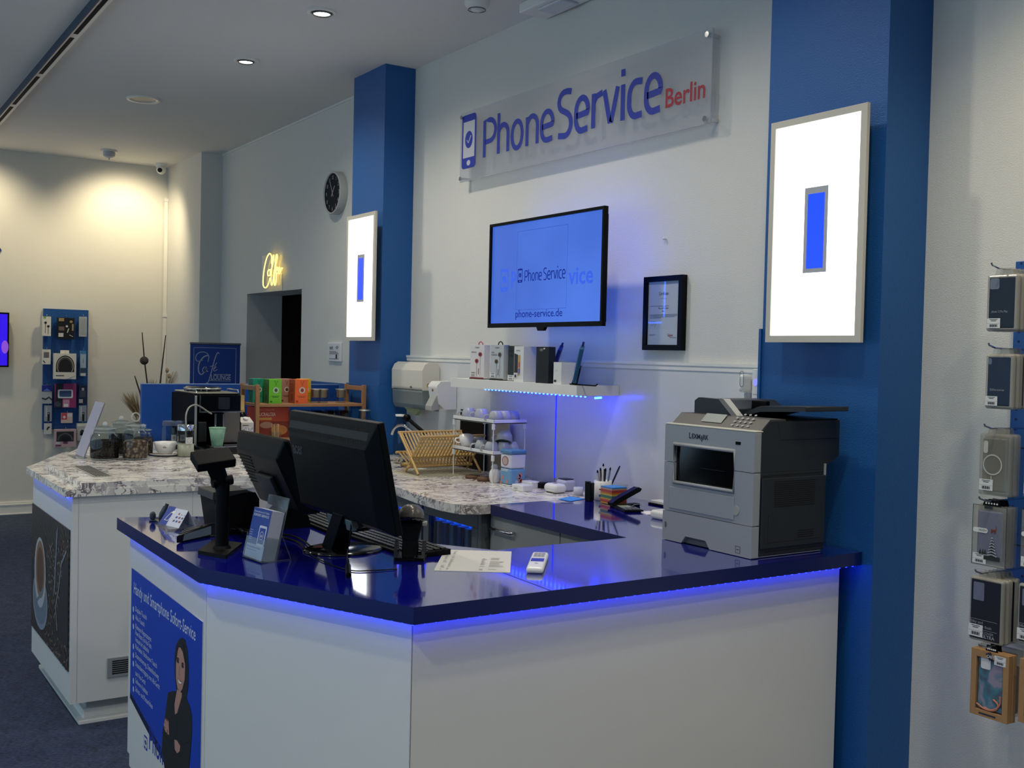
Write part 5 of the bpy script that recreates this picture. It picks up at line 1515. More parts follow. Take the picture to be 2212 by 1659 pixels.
# square glass bottle dispenser
c = at(868, 966, z=ZT); c = Vector((-5.98, 3.08, ZT))
c = at(870, 974, x=-5.95); c = Vector((-5.97, c.y, ZB))
t = thing('glass_dispenser', 'tall clear glass water bottle with a white cap beside the blue column', 'bottle', tuple(c))
zt3 = at(871, 895, x=-5.97).z - ZB
MB().lathe([(.0001, .003), (.048, .003), (.05, .02), (.05, zt3 - .07), (.035, zt3 - .035), (.033, zt3 - .01)], 24, c).build('glass_body', m_glass2, t)
MB().lathe([(.040, zt3 - .012), (.042, zt3), (.0001, zt3 + .002)], 24, c).build('cap', m_white, t)
MB().tube([c + Vector((.04, -.01, zt3 - .06)), c + Vector((.075, -.01, zt3 - .08)), c + Vector((.075, -.01, zt3 - .13)), c + Vector((.055, -.01, zt3 - .13))], .004, 8).build('wire_clip', m_chrome, t)
# dish brush
c = at(856, 1008, z=ZB); c.x += .02
t = thing('dish_brush', 'white bristled dish brush with a small wooden end by the sink edge', 'brush', tuple(c))
random.seed(2)
w = MB()
for i in range(60):
    a_ = random.random() * 2 * PI; b_ = random.random() * PI / 2
    d_ = Vector((math.cos(a_) * math.cos(b_), math.sin(a_) * math.cos(b_), math.sin(b_)))
    w.tube([c + Vector((0, 0, .022)), c + Vector((0, 0, .022)) + d_ * .032], [.006, .004], 4)
w.build('bristles', mat('bristle_white', 'a9a598', .9), t)
MB().cyl(c + Vector((.0, .02, .012)), c + Vector((.0, .075, .014)), .011, 12).build('wood_handle', m_bamboo, t)
# drying mat
t = thing('drying_mat', 'pale perforated drying mat under the bamboo dish rack', 'mat', (-5.05, 2.85, ZB))
mp_ = [at(848, 1018, z=ZB), at(902, 1034, z=ZB), at(1010, 1030, z=ZB), at(960, 1003, z=ZB)]
MX0, MX1, MY0, MY1 = -5.21, -4.87, 2.63, 3.06
MB().box(MX0, MX1, MY0, MY1, ZB, ZB + .004).build('sheet', mat('mat_cream', 'b9b39a', .8), t, .001)
w = MB()
for i in range(16):
    for k in range(20):
        x, y = MX0 + .015 + i * .0205, MY0 + .015 + k * .0208
        w.box(x, x + .011, y, y + .011, ZB + .004, ZB + .0045)
o = w.build('perforation', mat('mat_holes', '4a463c', .9), t); o['kind'] = 'stuff'
# bamboo dish rack: crossed end frames and rows of slats
t = thing('dish_rack', 'folding bamboo dish rack with two tiers of slats on the drying mat', 'dish rack', (-5.02, 2.84, ZB))
ya, yb = 2.665, 3.045
def qx(px, py):
    p = at(px, py, y=ya)
    return (p.x, p.z)
A0, A1 = qx(863, 934), qx(907, 1032)       # leg one: top left to bottom right
B0, B1 = qx(909, 944), qx(871, 1020)       # leg two: top right to bottom left
zb_ = ZB + .0045
k_ = (A0[1] - zb_ - .006) / (A0[1] - A1[1]); A1 = (A0[0] + (A1[0] - A0[0]) * k_, zb_ + .006)
k_ = (B0[1] - zb_ - .006) / (B0[1] - B1[1]); B1 = (B0[0] + (B1[0] - B0[0]) * k_, zb_ + .006)
lerp = lambda a, b, s_: (a[0] + (b[0] - a[0]) * s_, a[1] + (b[1] - a[1]) * s_)
for y in (ya, yb):
    MB().tube([(A0[0], y, A0[1]), (A1[0], y, A1[1])], .008, 4).build('end_leg', m_bamboo, t)
    MB().tube([(B0[0], y + .012, B0[1]), (B1[0], y + .012, B1[1])], .008, 4).build('end_leg', m_bamboo, t)
# crossing point
def crossp():
    (x1, z1), (x2, z2), (x3, z3), (x4, z4) = A0, A1, B0, B1
    d = (x1 - x2) * (z3 - z4) - (z1 - z2) * (x3 - x4)
    return (((x1 * z2 - z1 * x2) * (x3 - x4) - (x1 - x2) * (x3 * z4 - z3 * x4)) / d, ((x1 * z2 - z1 * x2) * (z3 - z4) - (z1 - z2) * (x3 * z4 - z3 * x4)) / d)
C0 = crossp()
L0 = qx(858, 977); D0 = (C0[0] - .015, zb_ + .035)
for p in (A0, B0, C0, L0, D0):
    MB().cyl((p[0], ya - .008, p[1]), (p[0], yb + .008, p[1]), .007, 8).build('long_rail', m_bamboo, t)
N_ = 19
for i in range(N_):
    y = ya + .012 + (yb - ya - .024) * i / (N_ - 1)
    for a, b in ((A0, C0), (B0, C0), (L0, D0), (C0, D0)):
        MB().tube([(a[0], y, a[1]), (b[0], y, b[1])], .0048, 5).build('slat', m_bamboo, t)
# black and steel trays leaning on the wall
t = thing('black_tray', 'tall black board leaning on the wall behind the white cup rack', 'board', (-5.0, 3.12, ZB))
xa_, xb_ = at(993, 1000, y=3.12).x, at(1046, 1000, y=3.12).x
zz = at(1000, 884, y=3.12).z
MB().box(xa_, xb_, 3.115, 3.13, ZB, zz).build('board', m_black, t, .006, 3)
t = thing('steel_tray', 'upright steel tray standing right behind the black board', 'tray', (-4.6, 3.14, ZB))
xb2 = at(1100, 1000, y=3.145).x
MB().box(xb_ - .15, xb2, 3.138, 3.15, ZB, zz - .05).build('tray', m_steel, t, .004, 3)
# white two-tier rack
t = thing('cup_rack', 'white two-tier wire-legged rack filled with upturned cups', 'rack', (-4.72, 2.96, ZB))
RX0, RX1, RY0, RY1 = -4.925, -4.52, 2.86, 3.06
za, zb2 = at(1064, 907, y=RY0).z, at(1063, 975, y=RY0).z
for z in (za, zb2):
    w = MB().box(RX0, RX1, RY0, RY1, z - .022, z - .014)
    w.box(RX0, RX1, RY0, RY0 + .004, z - .022, z).box(RX0, RX1, RY1 - .004, RY1, z - .022, z).box(RX0, RX0 + .004, RY0, RY1, z - .022, z).box(RX1 - .004, RX1, RY0, RY1, z - .022, z)
    w.build('shelf_tray', m_white, t, .002)
    for x in (RX0 + .008, RX1 - .008):
        for y in (RY0 + .006, RY1 - .006):
            MB().box(x - .008, x + .008, y - .008, y + .004, z - .05, z - .02).build('leg_socket', m_white, t, .002)
for x in (RX0 + .008, RX1 - .008):
    for y in (RY0 + .004, RY1 - .006):
        MB().cyl((x, y, ZB), (x, y, za - .02), .0028, 8).build('leg', m_white, t)
ZR1, ZR2 = za - .014, zb2 - .014
proto = None
def cup(label, p, rz, inv, mt, tilt=0, sc=1.0):
    t = thing('porcelain_cup', label, 'cup', tuple(p), 'upturned cups on the white rack')
    Mx = Matrix.Translation(p) @ Matrix.Rotation(rz, 4, 'Z') @ Matrix.Rotation(tilt, 4, 'X')
    if inv:
        Mx = Mx @ Matrix.Translation((0, 0, .056 * sc)) @ Matrix.Rotation(PI, 4, 'X')
    Mx = Mx @ Matrix.Scale(sc, 4)
    MB(Mx).lathe([(.0001, 0), (.022, 0), (.026, .003), (.036, .022), (.040, .056), (.038, .056), (.034, .022), (.022, .006), (.0001, .005)], 26).build('bowl', mt, t)
    MB(Mx).tube([(.036, 0, .048), (.055, 0, .046), (.060, 0, .034), (.052, 0, .022), (.036, 0, .020)], .0045, 8).build('handle', mt, t)
for px_, yy, l in ((1012, 2.93, 'leftmost upturned cup on the top tier of the white rack'), (1040, 2.94, 'second upturned cup from the left on the top tier'),
                   (1073, 2.90, 'front upturned cup near the corner of the top tier'), (1094, 2.95, 'fourth upturned cup on the top tier, lit blue'), (1112, 3.0, 'rightmost upturned cup on the top tier, lit blue')):
    p = at(px_, 893, y=yy); p.x = min(max(p.x, RX0 + .045), RX1 - .045); p.z = ZR1
    cup(l, p, -2.2, True, m_cup)
for px_, yy, inv, tl, l, mt in ((1008, 2.90, False, .5, 'white cup lying tilted at the left end of the lower tier', m_cupw), (1031, 2.99, True, .15, 'upturned cup at the back of the lower tier, second from the left', m_cup),
                   (1041, 2.91, True, 0, 'front upturned cup in the middle left of the lower tier', m_cup), (1062, 2.905, True, -.1, 'front upturned cup with a shiny rim beside the rack corner leg', m_cup),
                   (1108, 3.005, True, .1, 'rightmost upturned cup on the lower tier, lit blue', m_cup), (1088, 2.96, True, 0, 'upturned cup carrying a second cup on the lower tier', m_cup)):
    p = at(px_, 968, y=yy); p.x = min(max(p.x, RX0 + .045), RX1 - .05); p.z = ZR2 + (.012 if tl > .3 else 0)
    cup(l, p, -2.0, inv, mt, tl)
p.z += .052; p.y += .0
cup('tilted cup stacked on top of another at the right of the lower tier', p, -2.4, True, m_cup, .45, 1.1)

t = thing('wooden_coaster', 'left stack of dark wooden coasters on the marble in front of the black board', 'coaster', (-4.8, 2.93, ZB))
m_dwood = mat('dark_wood', '5a3a22', .6, noise=.15, nscale=40)
c = at(1021, 1033, z=ZB)
MB().lathe([(.0001, 0), (.038, 0), (.040, .004), (.038, .014), (.0001, .014)], 28, c).build('disc', m_dwood, t)
t.location = c; PLOC[t.name] = c
for o in list(COL.objects):
    if o.parent == t: o.matrix_parent_inverse = Matrix.Translation(-c)
c = at(1046, 1039, z=ZB)
t = thing('wooden_coaster', 'right stack of dark wooden coasters by the white figurine', 'coaster', tuple(c))
MB().lathe([(.0001, 0), (.036, 0), (.038, .004), (.036, .020), (.0001, .020)], 28, c).build('disc', m_dwood, t)

# white figurine jar, round bellied with a small head
c = at(1068, 1043, z=ZB)
t = thing('figurine', 'small white glossy bird shaped pot standing left of the blue tin', 'figurine', tuple(c))
MB().lathe([(.0001, .0), (.017, 0), (.025, .012), (.029, .035), (.026, .056), (.018, .068), (.016, .074)], 24, c).build('belly', m_cupw, t)
MB().sphere(c + Vector((0, 0, .078)), .019, 18, sz=.9).build('head', m_cup, t)
MB().sphere(c + Vector((.018, -.014, .045)), .012, 12, sz=1.8, sx=.6).build('wing', m_cupw, t)
MB().sphere(c + Vector((.012, .022, .045)), .012, 12, sz=1.8, sx=.6).build('wing', m_cupw, t)

# blue and white tin
c0 = at(1102, 1052, z=ZB)
X1, Y0t = c0.x, c0.y
X0 = at(1079, 1046, y=Y0t).x
Y1t = at(1136, 1045, x=X1).y
ztp = at(1102, 982, x=X1).z
t = thing('storage_tin', 'square blue and white storage tin with a blue lid and pink flower print', 'tin', ((X0 + X1) / 2, (Y0t + Y1t) / 2, ZB))
hh = ztp - ZB
MB().box(X0, X1, Y0t, Y1t, ZB, ZB + .008).build('base_rim', m_white, t, .006)
MB().box(X0, X1, Y0t, Y1t, ZB + .008, ZB + hh * .55).build('blue_body', mat('tin_blue', '6a9cc0', .35), t, .012, 4)
MB().box(X0, X1, Y0t, Y1t, ZB + hh * .55, ztp).build('white_body', mat('tin_white', 'd3d4dc', .35), t, .012, 4)
MB().box(X0 - .003, X1 + .003, Y0t - .003, Y1t + .003, ztp, ztp + .02).build('lid', mat('tin_lid_blue', '4c80a8', .35), t, .008, 4)
w = MB(frame((X0, Y0t, ZB), (1, 0, 0), (0, 0, 1)))
W_ = X1 - X0
w.disc(W_ * .5, hh * .78, W_ * .30, hh * .15, .0008, 0).disc(W_ * .5, hh * .78, W_ * .24, hh * .12, .0012, 1)
w.text('zucker', W_ * .12, hh * .46, .026, .0008, 2, width=W_ * .7, bold=.01)
for u, v in ((.3, .26), (.7, .14), (.15, .1)):
    w.disc(W_ * u, hh * v, .009, .010, .001, 3)
w.M = frame((X1, Y0t, ZB), (0, 1, 0), (0, 0, 1))
W_ = Y1t - Y0t
for u, v in ((.55, .3), (.65, .36), (.6, .2), (.4, .12), (.72, .16)):
    w.disc(W_ * u, hh * v, .010, .012, .001, 3 if u > .5 else 4)
w.build('print', [mat('print_rosewood', '9a5a58', .5), mat('print_beige', 'b8a49c', .5), m_white, mat('print_coral', 'c08078', .5), mat('print_pale_lilac', 'b8b8cc', .5)], t)

# small devices along the worktop
def lowbox(name, label, cat, px, py, w_, d_, h_, m_, rz=0, bev=.004, extra=None):
    c = at(px, py, z=ZB)
    t = thing(name, label, cat, tuple(c))
    MB(Matrix.Translation(c) @ Matrix.Rotation(rz, 4, 'Z')).cbox(0, 0, 0, w_, d_, h_).build('body', m_, t, bev, 3)
    if extra:
        extra(t, c)
    return t
lowbox('power_adapter', 'front white box adapter with small grey print beside the blue tin', 'adapter', 1128, 1060, .09, .06, .030, m_white, .05,
       extra=lambda t, c: MB(frame(c + Vector((-.03, -.0305, .008)), (1, 0, 0), (0, 0, 1))).text('NANO', 0, 0, .012, .0008).build('lettering', m_inkg, t))
lowbox('power_adapter', 'rear white box adapter half behind the front one', 'adapter', 1146, 1053, .08, .05, .032, m_white, .05)
lowbox('plug_charger', 'small black plug charger between the white adapters and the white charging pod', 'charger', 1170, 1054, .05, .05, .028, m_black, .3)
c = at(1199, 1064, z=ZB)
t = thing('charging_pod', 'rounded white charging pod with a small dark dot on the marble', 'device', tuple(c))
MB(Matrix.Translation(c)).cbox(0, 0, .002, .10, .075, .042).build('shell', m_white, t, .020, 5)
MB(Matrix.Translation(c)).cbox(0, 0, 0, .07, .05, .003).build('base', m_black, t)
MB(Matrix.Translation(c)).cbox(.0, 0, .0435, .018, .018, .002).build('button', m_inkg, t, .001)
c = at(1222, 1060, z=ZB)
t = thing('round_speaker', 'pale rounded device with a dark blue top behind the white pod', 'device', tuple(c))
MB(Matrix.Translation(c)).cbox(0, 0, 0, .085, .07, .055).build('shell', mat('pale_violet_plastic', 'b3b3c8', .4), t, .018, 4)
MB(Matrix.Translation(c)).cbox(0, 0, .055, .06, .05, .004).build('top_pad', mat('dark_navy', '1a2036', .4), t, .001)
t = thing('loose_cable', 'thin pale cable lying along the marble by the adapters', 'cable', (-4.1, 2.85, ZB))
MB().tube(smooth_path([at(1133, 1066, z=ZB + .003), at(1150, 1069, z=ZB + .003), at(1175, 1067, z=ZB + .003), at(1190, 1068, z=ZB + .003)], 2), .0025, 6).build('cable', m_white, t)
c = at(1249, 1070, z=ZB)
t = thing('tape_roll', 'small white paper tape roll standing before the wall', 'roll', tuple(c))
MB().lathe([(.010, 0), (.022, 0), (.022, .038), (.010, .038), (.010, 0)], 28, c).build('paper_roll', mat('roll_white', 'c4c6d4', .6), t)
q_ = [at(1205, 1078, z=ZB + .001), at(1234, 1073, z=ZB + .001), at(1263, 1078, z=ZB + .001), at(1232, 1083, z=ZB + .001)]
t = thing('sticky_note', 'bright blue sticky note at the seam of marble and blue worktop', 'note', tuple(q_[0]))
MB().add([tuple(p) for p in q_] + [tuple(p + Vector((0, 0, .001))) for p in q_], [(3, 2, 1, 0), (4, 5, 6, 7), (0, 1, 5, 4), (1, 2, 6, 5), (2, 3, 7, 6), (3, 0, 4, 7)]).build('note_sheet', mat('note_blue', '3a90e0', .7), t)

c = at(1273, 1082, z=ZB)
t = thing('standing_stapler', 'black device standing upright left of the pen cup', 'device', tuple(c))
MB(Matrix.Translation(c) @ Matrix.Rotation(.3, 4, 'Z')).cbox(0, 0, .0, .034, .03, .082).build('body', m_black, t, .004)
MB(Matrix.Translation(c) @ Matrix.Rotation(.3, 4, 'Z')).cbox(-.006, -.006, .082, .02, .022, .006).build('cap', m_blackg, t, .002)
c = at(1302, 1080, z=ZB)
t = thing('pen_cup', 'white mug used as pen cup on the blue counter', 'cup', tuple(c))
MB().lathe([(.0001, 0), (.038, 0), (.040, .004), (.041, .088), (.038, .088), (.037, .006), (.0001, .005)], 28, c).build('mug_body', m_white, t)
MB(frame(c + Vector((.02, -.036, .02)), (1, .4, 0), (0, 0, 1))).rect(0, 0, .012, .010, .003).rect(.0, .03, .010, .036, .003).build('print', mat('print_blue', '2c4a8c', .5), t)
random.seed(9)
pens = [(-.018, -.012, -.12, .02, 'b6b8bc', .115, 'ballpoint pen with a clear end leaning left'), (-.010, .004, -.09, -.03, '5a2c20', .125, 'dark red pen leaning left'), (-.022, .012, -.2, .1, '8a9098', .115, 'grey pencil leaning far left'),
        (.002, -.014, .03, .0, 'dcdcd8', .145, 'tall white pen with black letters'), (.012, -.006, .06, .03, '121216', .125, 'black marker with a white band'), (.018, .010, .14, .05, '6c7a88', .130, 'grey-blue pen in the middle'),
        (.024, .004, .42, .06, '1a1c34', .150, 'long dark blue pen leaning far right with a ball end'), (.0, .02, -.05, -.1, '3a3a40', .12, 'thin black pen at the back')]
for dx, dy, tx, ty, col, ln, lab in pens:
    b0 = c + Vector((dx * .6, dy * .6, .008)); d_ = Vector((tx, ty, 1)).normalized()
    d_ = (Vector((R_.x * tx, R_.y * tx, 1)) + Vector((0, 0, 0))).normalized()
    t = thing('pen', lab + ', in the pen cup', 'pen', tuple(b0), 'pens in the white mug')
    MB().cyl(b0, b0 + d_ * ln, .0042, 8).build('barrel', mat('pen_' + col, col, .35), t)
    MB().cyl(b0 + d_ * ln, b0 + d_ * (ln + .012), .0046, 8, r1=.0025).build('end_cap', m_black if col != '1a1c34' else mat('dark_navy', '1a2036', .4), t)

# note cube in a clear box
p0, p1, p2 = at(1295, 1086, z=ZB), at(1321, 1092, z=ZB), at(1356, 1085, z=ZB)
ux_ = (p0 - p1).normalized(); uy_ = (p2 - p1).normalized()
fr = Matrix((-ux_, Vector((0, 0, 1)).cross(-ux_), Vector((0, 0, 1)))).transposed().to_4x4(); fr.translation = p0
wx, wy = (p1 - p0).length, .085
t = thing('note_cube', 'clear box of rainbow coloured note slips beside the pen cup', 'note cube', tuple(p0))
cols = ['d8a838', 'c84038', 'd86048', 'e0b040', '4a8a60', '3a7a78', 'e0c048', 'd08830', 'c84838', 'b83a40', 'd8a088', '4090d8']
for i, cc_ in enumerate(cols):
    MB(fr).box(.003, wx - .003, .003, wy - .003, .002 + i * .0062, .002 + (i + 1) * .0062).build('note_block', mat('note_' + cc_, cc_, .7), t)
w = MB(fr)
for a_, b_ in (((0, wx), (0, .001)), ((0, wx), (wy - .001, wy)), ((0, .001), (0, wy)), ((wx - .001, wx), (0, wy))):
    w.box(a_[0], a_[1], b_[0], b_[1], 0, .088)
w.build('clear_box', mat('clear_acrylic', 'ffffff', .05, glass=True), t)

# stapler and phone tray
t = thing('stapler', 'black desk stapler with its arm raised beside the note cube', 'stapler', tuple(at(1345, 1092, z=ZB)))
b0, b1 = at(1322, 1096, z=ZB), at(1380, 1092, z=ZB)
dv = (b1 - b0).normalized()
fr = frame(b0, dv, Vector((0, 0, 1)))   # x along, y up
fr = Matrix((dv, Vector((0, 0, 1)).cross(dv), Vector((0, 0, 1)))).transposed().to_4x4(); fr.translation = b0
MB(fr).box(0, .14, -.018, .018, 0, .012).build('base', m_black, t, .003)
MB(fr @ Matrix.Rotation(-math.radians(20), 4, 'Y')).prism([(-.005, .012), (.03, .008), (.155, .012), (.165, .020), (.15, .034), (.03, .030), (-.005, .024)], -.016, .016, axis='y').build('arm', m_black, t, .004, 3)
t = thing('calculator', 'black pocket calculator with clips on the blue counter behind the stapler', 'calculator', tuple(at(1352, 1102, z=ZB)))
c = at(1356, 1101, z=ZB)
MB(Matrix.Translation(c) @ Matrix.Rotation(-.35, 4, 'Z')).cbox(0, 0, 0, .16, .085, .010).build('body', m_black, t, .003)
MB(Matrix.Translation(c) @ Matrix.Rotation(-.35, 4, 'Z')).box(-.06, .0, -.03, .02, .010, .0106).build('display', mat('lcd_grey', '9aa094', .3), t)
w = MB(Matrix.Translation(c) @ Matrix.Rotation(-.35, 4, 'Z'))
for i in range(4):
    for k in range(4):
        w.box(.008 + i * .016, .019 + i * .016, -.034 + k * .018, -.022 + k * .018, .010, .0125)
w.build('keys', m_inkg, t)
t = thing('paper_clip', 'shiny bent wire clip lying on the calculator', 'clip', tuple(at(1365, 1098, z=ZB + .012)))
MB().tube(smooth_path([at(1362, 1098, z=ZB + .013), at(1368, 1090, z=ZB + .02), at(1382, 1089, z=ZB + .02), at(1390, 1093, z=ZB + .013)], 2), .0015, 6).build('wire', m_chrome, t)
q_ = [at(1383, 1106, z=ZB), at(1403, 1105, z=ZB), at(1418, 1111, z=ZB), at(1398, 1113, z=ZB)]
t = thing('business_card', 'small white card lying on the blue counter beside the printer', 'card', tuple(q_[0]))
MB().add([tuple(p) for p in q_] + [tuple(p + Vector((0, 0, .003))) for p in q_], [(0, 1, 2, 3), (7, 6, 5, 4), (4, 5, 1, 0), (5, 6, 2, 1), (6, 7, 3, 2), (7, 4, 0, 3)]).build('card_sheet', m_paper, t)
c = at(1440, 1108, z=ZB); c.x -= .0
c = Vector((-3.10, 2.93, ZB))
t = thing('network_box', 'low white rounded box peeking out left of the printer', 'device', tuple(c))
MB(Matrix.Translation(c)).cbox(-.12, -.03, .0, .16, .12, .035).build('shell', m_white, t, .012, 4)
t = thing('cable_trunking', 'dark and white cable trunking along the wall at the counter back', 'trunking', (-3.4, 3.16, ZB))
MB().box(-3.62, -2.92, 3.12, 3.176, ZB, ZB + .018).build('duct', m_trim, t, .002)
MB().box(-3.62, -2.92, 3.105, 3.12, ZB, ZB + .008).build('black_cable', m_black, t, .003)
# ------------------------------------------------------------------ on the service counter
# multifunction printer
t = thing('office_printer', 'large grey and black multifunction laser printer on the blue counter', 'printer', (-2.68, 2.72, ZB))
m_pgrey = mat('printer_grey', '9a9fa4', .4)
m_plight = mat('printer_light_grey', 'a3a59f', .35)
m_pdark = mat('printer_charcoal', '24282c', .45)
PX0, PX1, PY0, PY1 = -2.895, -2.462, 2.556, 2.90
z_tray, z_top = 1.06, 1.366
m_ppanel = mat('printer_panel_dark', '45433f', .4)
body = MB().box(PX0 + .004, PX1 - .001, PY0 + .02, PY1, ZB + .006, 1.235)
body.prism([(PY0 + .02, 1.235), (PY0 + .02, z_top - .008), (2.625, 1.402), (2.965, 1.402), (2.965, 1.28), (2.90, 1.245), (2.90, 1.235)], PX0 + .004, PX1 - .001, axis='x')
body.build('side_housing', m_pdark, t, .003)
# front shell with the output window
w = MB()
fz = (z_tray + .003, 1.145, 1.288, z_top)
wx0, wx1 = PX0 + .05, PX1 - .088
w.prism([(PX0, z_tray + .002), (PX1, z_tray + .002), (PX1, 1.234), (wx1, 1.234), (wx1, 1.165), (wx0, 1.165), (wx0, 1.234), (PX0, 1.234)], PY0, PY0 + .03, axis='y')
w.build('front_shell', m_pgrey, t, .0025, 3)
w = MB().prism([(PX0, 1.236), (wx0, 1.236), (wx0, 1.30), (wx1, 1.30), (wx1, 1.236), (PX1, 1.236), (PX1, z_top), (PX0, z_top)], PY0, PY0 + .03, axis='y')
w.build('upper_front_shell', m_pgrey, t, .0025, 3)
w = MB()
for a in range(1):
    w.tube([(wx0, PY0 + .001, 1.30), (wx0, PY0 + .001, 1.165), (wx1, PY0 + .001, 1.165), (wx1, PY0 + .001, 1.30)], .0075, 8, closed=True)
w.build('window_bezel', m_pgrey, t)
MB().box(wx0, wx1, PY0 + .012, PY0 + .018, 1.165, 1.30).box(wx0 + .12, wx0 + .24, PY0 + .009, PY0 + .012, 1.222, 1.226).build('output_window', m_blackg, t)
MB().box(PX0, PX1, PY0 - .0, PY0 + .04, z_top - .0, z_top + .006).build('light_rim', mat('printer_rim', 'c9c6b8', .3), t, .003)
MB().box(PX0 + .032, wx1 + .005, PY0 - .003, PY0, z_tray + .012, 1.148).build('front_door', m_pgrey, t, .002)
MB().cyl((wx1 + .012, PY0 + .001, 1.105), (wx1 + .012, PY0 - .002, 1.105), .016, 24).build('release_latch', m_plight, t)
w = MB().prism([(PX0, ZB + .002), (PX0 + .10, ZB + .002), (PX0 + .12, ZB + .028), (PX0 + .22, ZB + .028), (PX0 + .24, ZB + .002), (PX1, ZB + .002), (PX1, z_tray), (PX0, z_tray)], PY0 - .002, PY0 + .03, axis='y')
w.box(PX0 + .01, PX1 - .003, PY0 + .03, 2.89, ZB + .002, ZB + .006)
w.build('paper_tray', m_pgrey, t, .004)
MB().box(PX0 + .105, PX0 + .235, PY0 + .012, PY0 + .03, ZB + .003, ZB + .03).build('tray_grip', mat('grip_grey', '5d6266', .5), t)
w = MB(frame((PX0, PY0 - .0021, ZB), (1, 0, 0), (0, 0, 1)))
w.rrect(.012, .045, .022, .066, .004, .0006, 0)
w.stroke([(PX1 - PX0 - .07, .012), (PX1 - PX0 - .05, .012), (PX1 - PX0 - .05, .034), (PX1 - PX0 - .07, .034)], .002, .0006, 1, closed=True).rect(PX1 - PX0 - .066, .022, PX1 - PX0 - .054, .024, .0006, 1)
w.build('tray_marks', [mat('grip_grey', '5d6266', .5), m_inkd], t)
w = MB(frame((PX0, PY0 - .0001, ZB), (1, 0, 0), (0, 0, 1)))
w.text('L', .125, .371, .027, .0006, 0, sx=.8, bold=.03)
w.text('EXM', .138, .372, .022, .0006, 0, width=.042, bold=.03)
w.text('A', .181, .370, .022, .0006, 0, sx=.8, bold=.03)
w.text('RK', .194, .372, .022, .0006, 0, width=.026, bold=.03)
w.poly([(.185, .371), (.191, .371), (.188, .360)], .0006, 0)
w.build('brand_lettering', mat('ink_navy', '1c2440', .6), t)
MB().box(PX1 - .085, PX1 - .062, PY0 - .001, PY0, 1.322, 1.332).build('usb_port', m_black, t)
# sloped operator panel
sl = Vector((0, .06, .036))
fr = frame((PX0 + .02, PY0 + .03, z_top + .0055), (1, 0, 0), sl)
MB().prism([(PY0 + .028, z_top - .01), (PY0 + .028, z_top + .004), (2.628, 1.408), (2.70, 1.408), (2.70, 1.39)], PX0 + .003, PX1 - .003, axis='x').build('operator_panel', m_ppanel, t, .002)
fr = frame((PX0 + .02, PY0 + .03, z_top + .005), (1, 0, 0), Vector((0, 2.628 - PY0 - .028, .042)))
MB(fr).rect(.115, .018, .215, .058, .002).build('touch_screen', mat('printer_screen', '9aa09c', .15), t)
w = MB(fr)
for i in range(4):
    for k in range(4):
        w.disc(.27 + i * .024, .014 + k * .017, .006, .004, .0025, 0, 10)
w.build('keypad', mat('key_grey', '85888a', .4), t)
# document feeder and input tray
w = MB().prism([(-2.86, 1.40), (-2.86, 1.452), (-2.84, 1.464), (-2.74, 1.462), (-2.665, 1.40)], 2.66, 2.685, axis='y')
w.prism([(-2.86, 1.40), (-2.86, 1.448), (-2.84, 1.460), (-2.75, 1.458), (-2.70, 1.43), (-2.70, 1.40)], 2.685, 2.95, axis='y')
w.build('document_feeder', m_pdark, t, .004)
MB().add([(-2.745, 2.683, 1.4635), (-2.675, 2.683, 1.405), (-2.655, 2.70, 1.405), (-2.725, 2.70, 1.4635)], [(0, 1, 2, 3), (3, 2, 1, 0)]).build('feeder_trim', m_white, t)
w = MB().prism([(-2.70, 1.41), (-2.60, 1.445), (-2.40, 1.452), (-2.40, 1.436), (-2.60, 1.425), (-2.68, 1.405)], 2.72, 2.93, axis='y')
w.build('feeder_tray', m_pdark, t, .003)
MB().box(-2.70, -2.63, 2.78, 2.80, 1.42, 1.46).build('paper_guide', m_black, t, .003)
MB().box(PX0 + .01, PX1 - .006, 2.64, 2.96, 1.402, 1.407).build('scanner_lid', m_black, t, .001)
# side door with vents
fr = frame((PX1, PY0 + .035, ZB), (0, 1, 0), (0, 0, 1))
MB(fr).box(.0, .305, .03, .262, 0, .006).build('side_door', m_pdark, t, .003)
w = MB(fr)
for k in range(13):
    w.rect(.055, .165 + k * .0068, .25, .1685 + k * .0068, .0066)
for k in range(4):
    w.rect(.17, .058 + k * .007, .25, .061 + k * .007, .0066)
w.build('vent_slots', m_slot, t)
w = MB(fr)
w.stroke([(.07, .445), (.082, .385), (.372, .385)], .0015, .0006)
w.stroke([(.0, .268), (.31, .272)], .002, .0006)
w.stroke([(.03, .14), (.03, .05), (.28, .05)], .0015, .0065)
w.stroke([(.02, .02), (.3, .02), (.3, .004)], .0015, .0006)
w.build('panel_lines', m_slot, t)
MB(fr).box(.298, .306, .255, .30, .0, .004).build('rear_strip', m_plight, t)

# acer monitor seen from behind
m_mon = mat('monitor_black', '03060a', .45, bump=.05, bscale=300, spec=.15)
m_monn = mat('monitor_vent_grey', '141a1f', .6)
t = thing('desktop_monitor', 'large black widescreen monitor seen from behind, in front of the keyboards', 'monitor', (-3.16, 1.46, ZB))
mb = Vector((-3.115, 1.42, 1.060)); mt_ = Vector((-3.115, 1.352, 1.392))
up_ = (mt_ - mb).normalized()
fr = frame(mb, (1, 0, 0), up_)          # z points towards the aisle (back of the monitor)
Hm = (mt_ - mb).length; Wm = .674
x0, x1 = -Wm / 2, Wm / 2
w = MB(fr).box(x0, x1, 0, Hm, -.035, -.012)
w.add([(x0, 0, -.012), (x1, 0, -.012), (x1, Hm, -.012), (x0, Hm, -.012), (x0 + .045, .03, .022), (x1 - .045, .03, .022), (x1 - .045, Hm - .075, .022), (x0 + .045, Hm - .075, .022)],
      [(4, 5, 6, 7), (0, 1, 5, 4), (1, 2, 6, 5), (2, 3, 7, 6), (3, 0, 4, 7)])
hs_ = w.build('housing', m_mon, t, .004, 3)
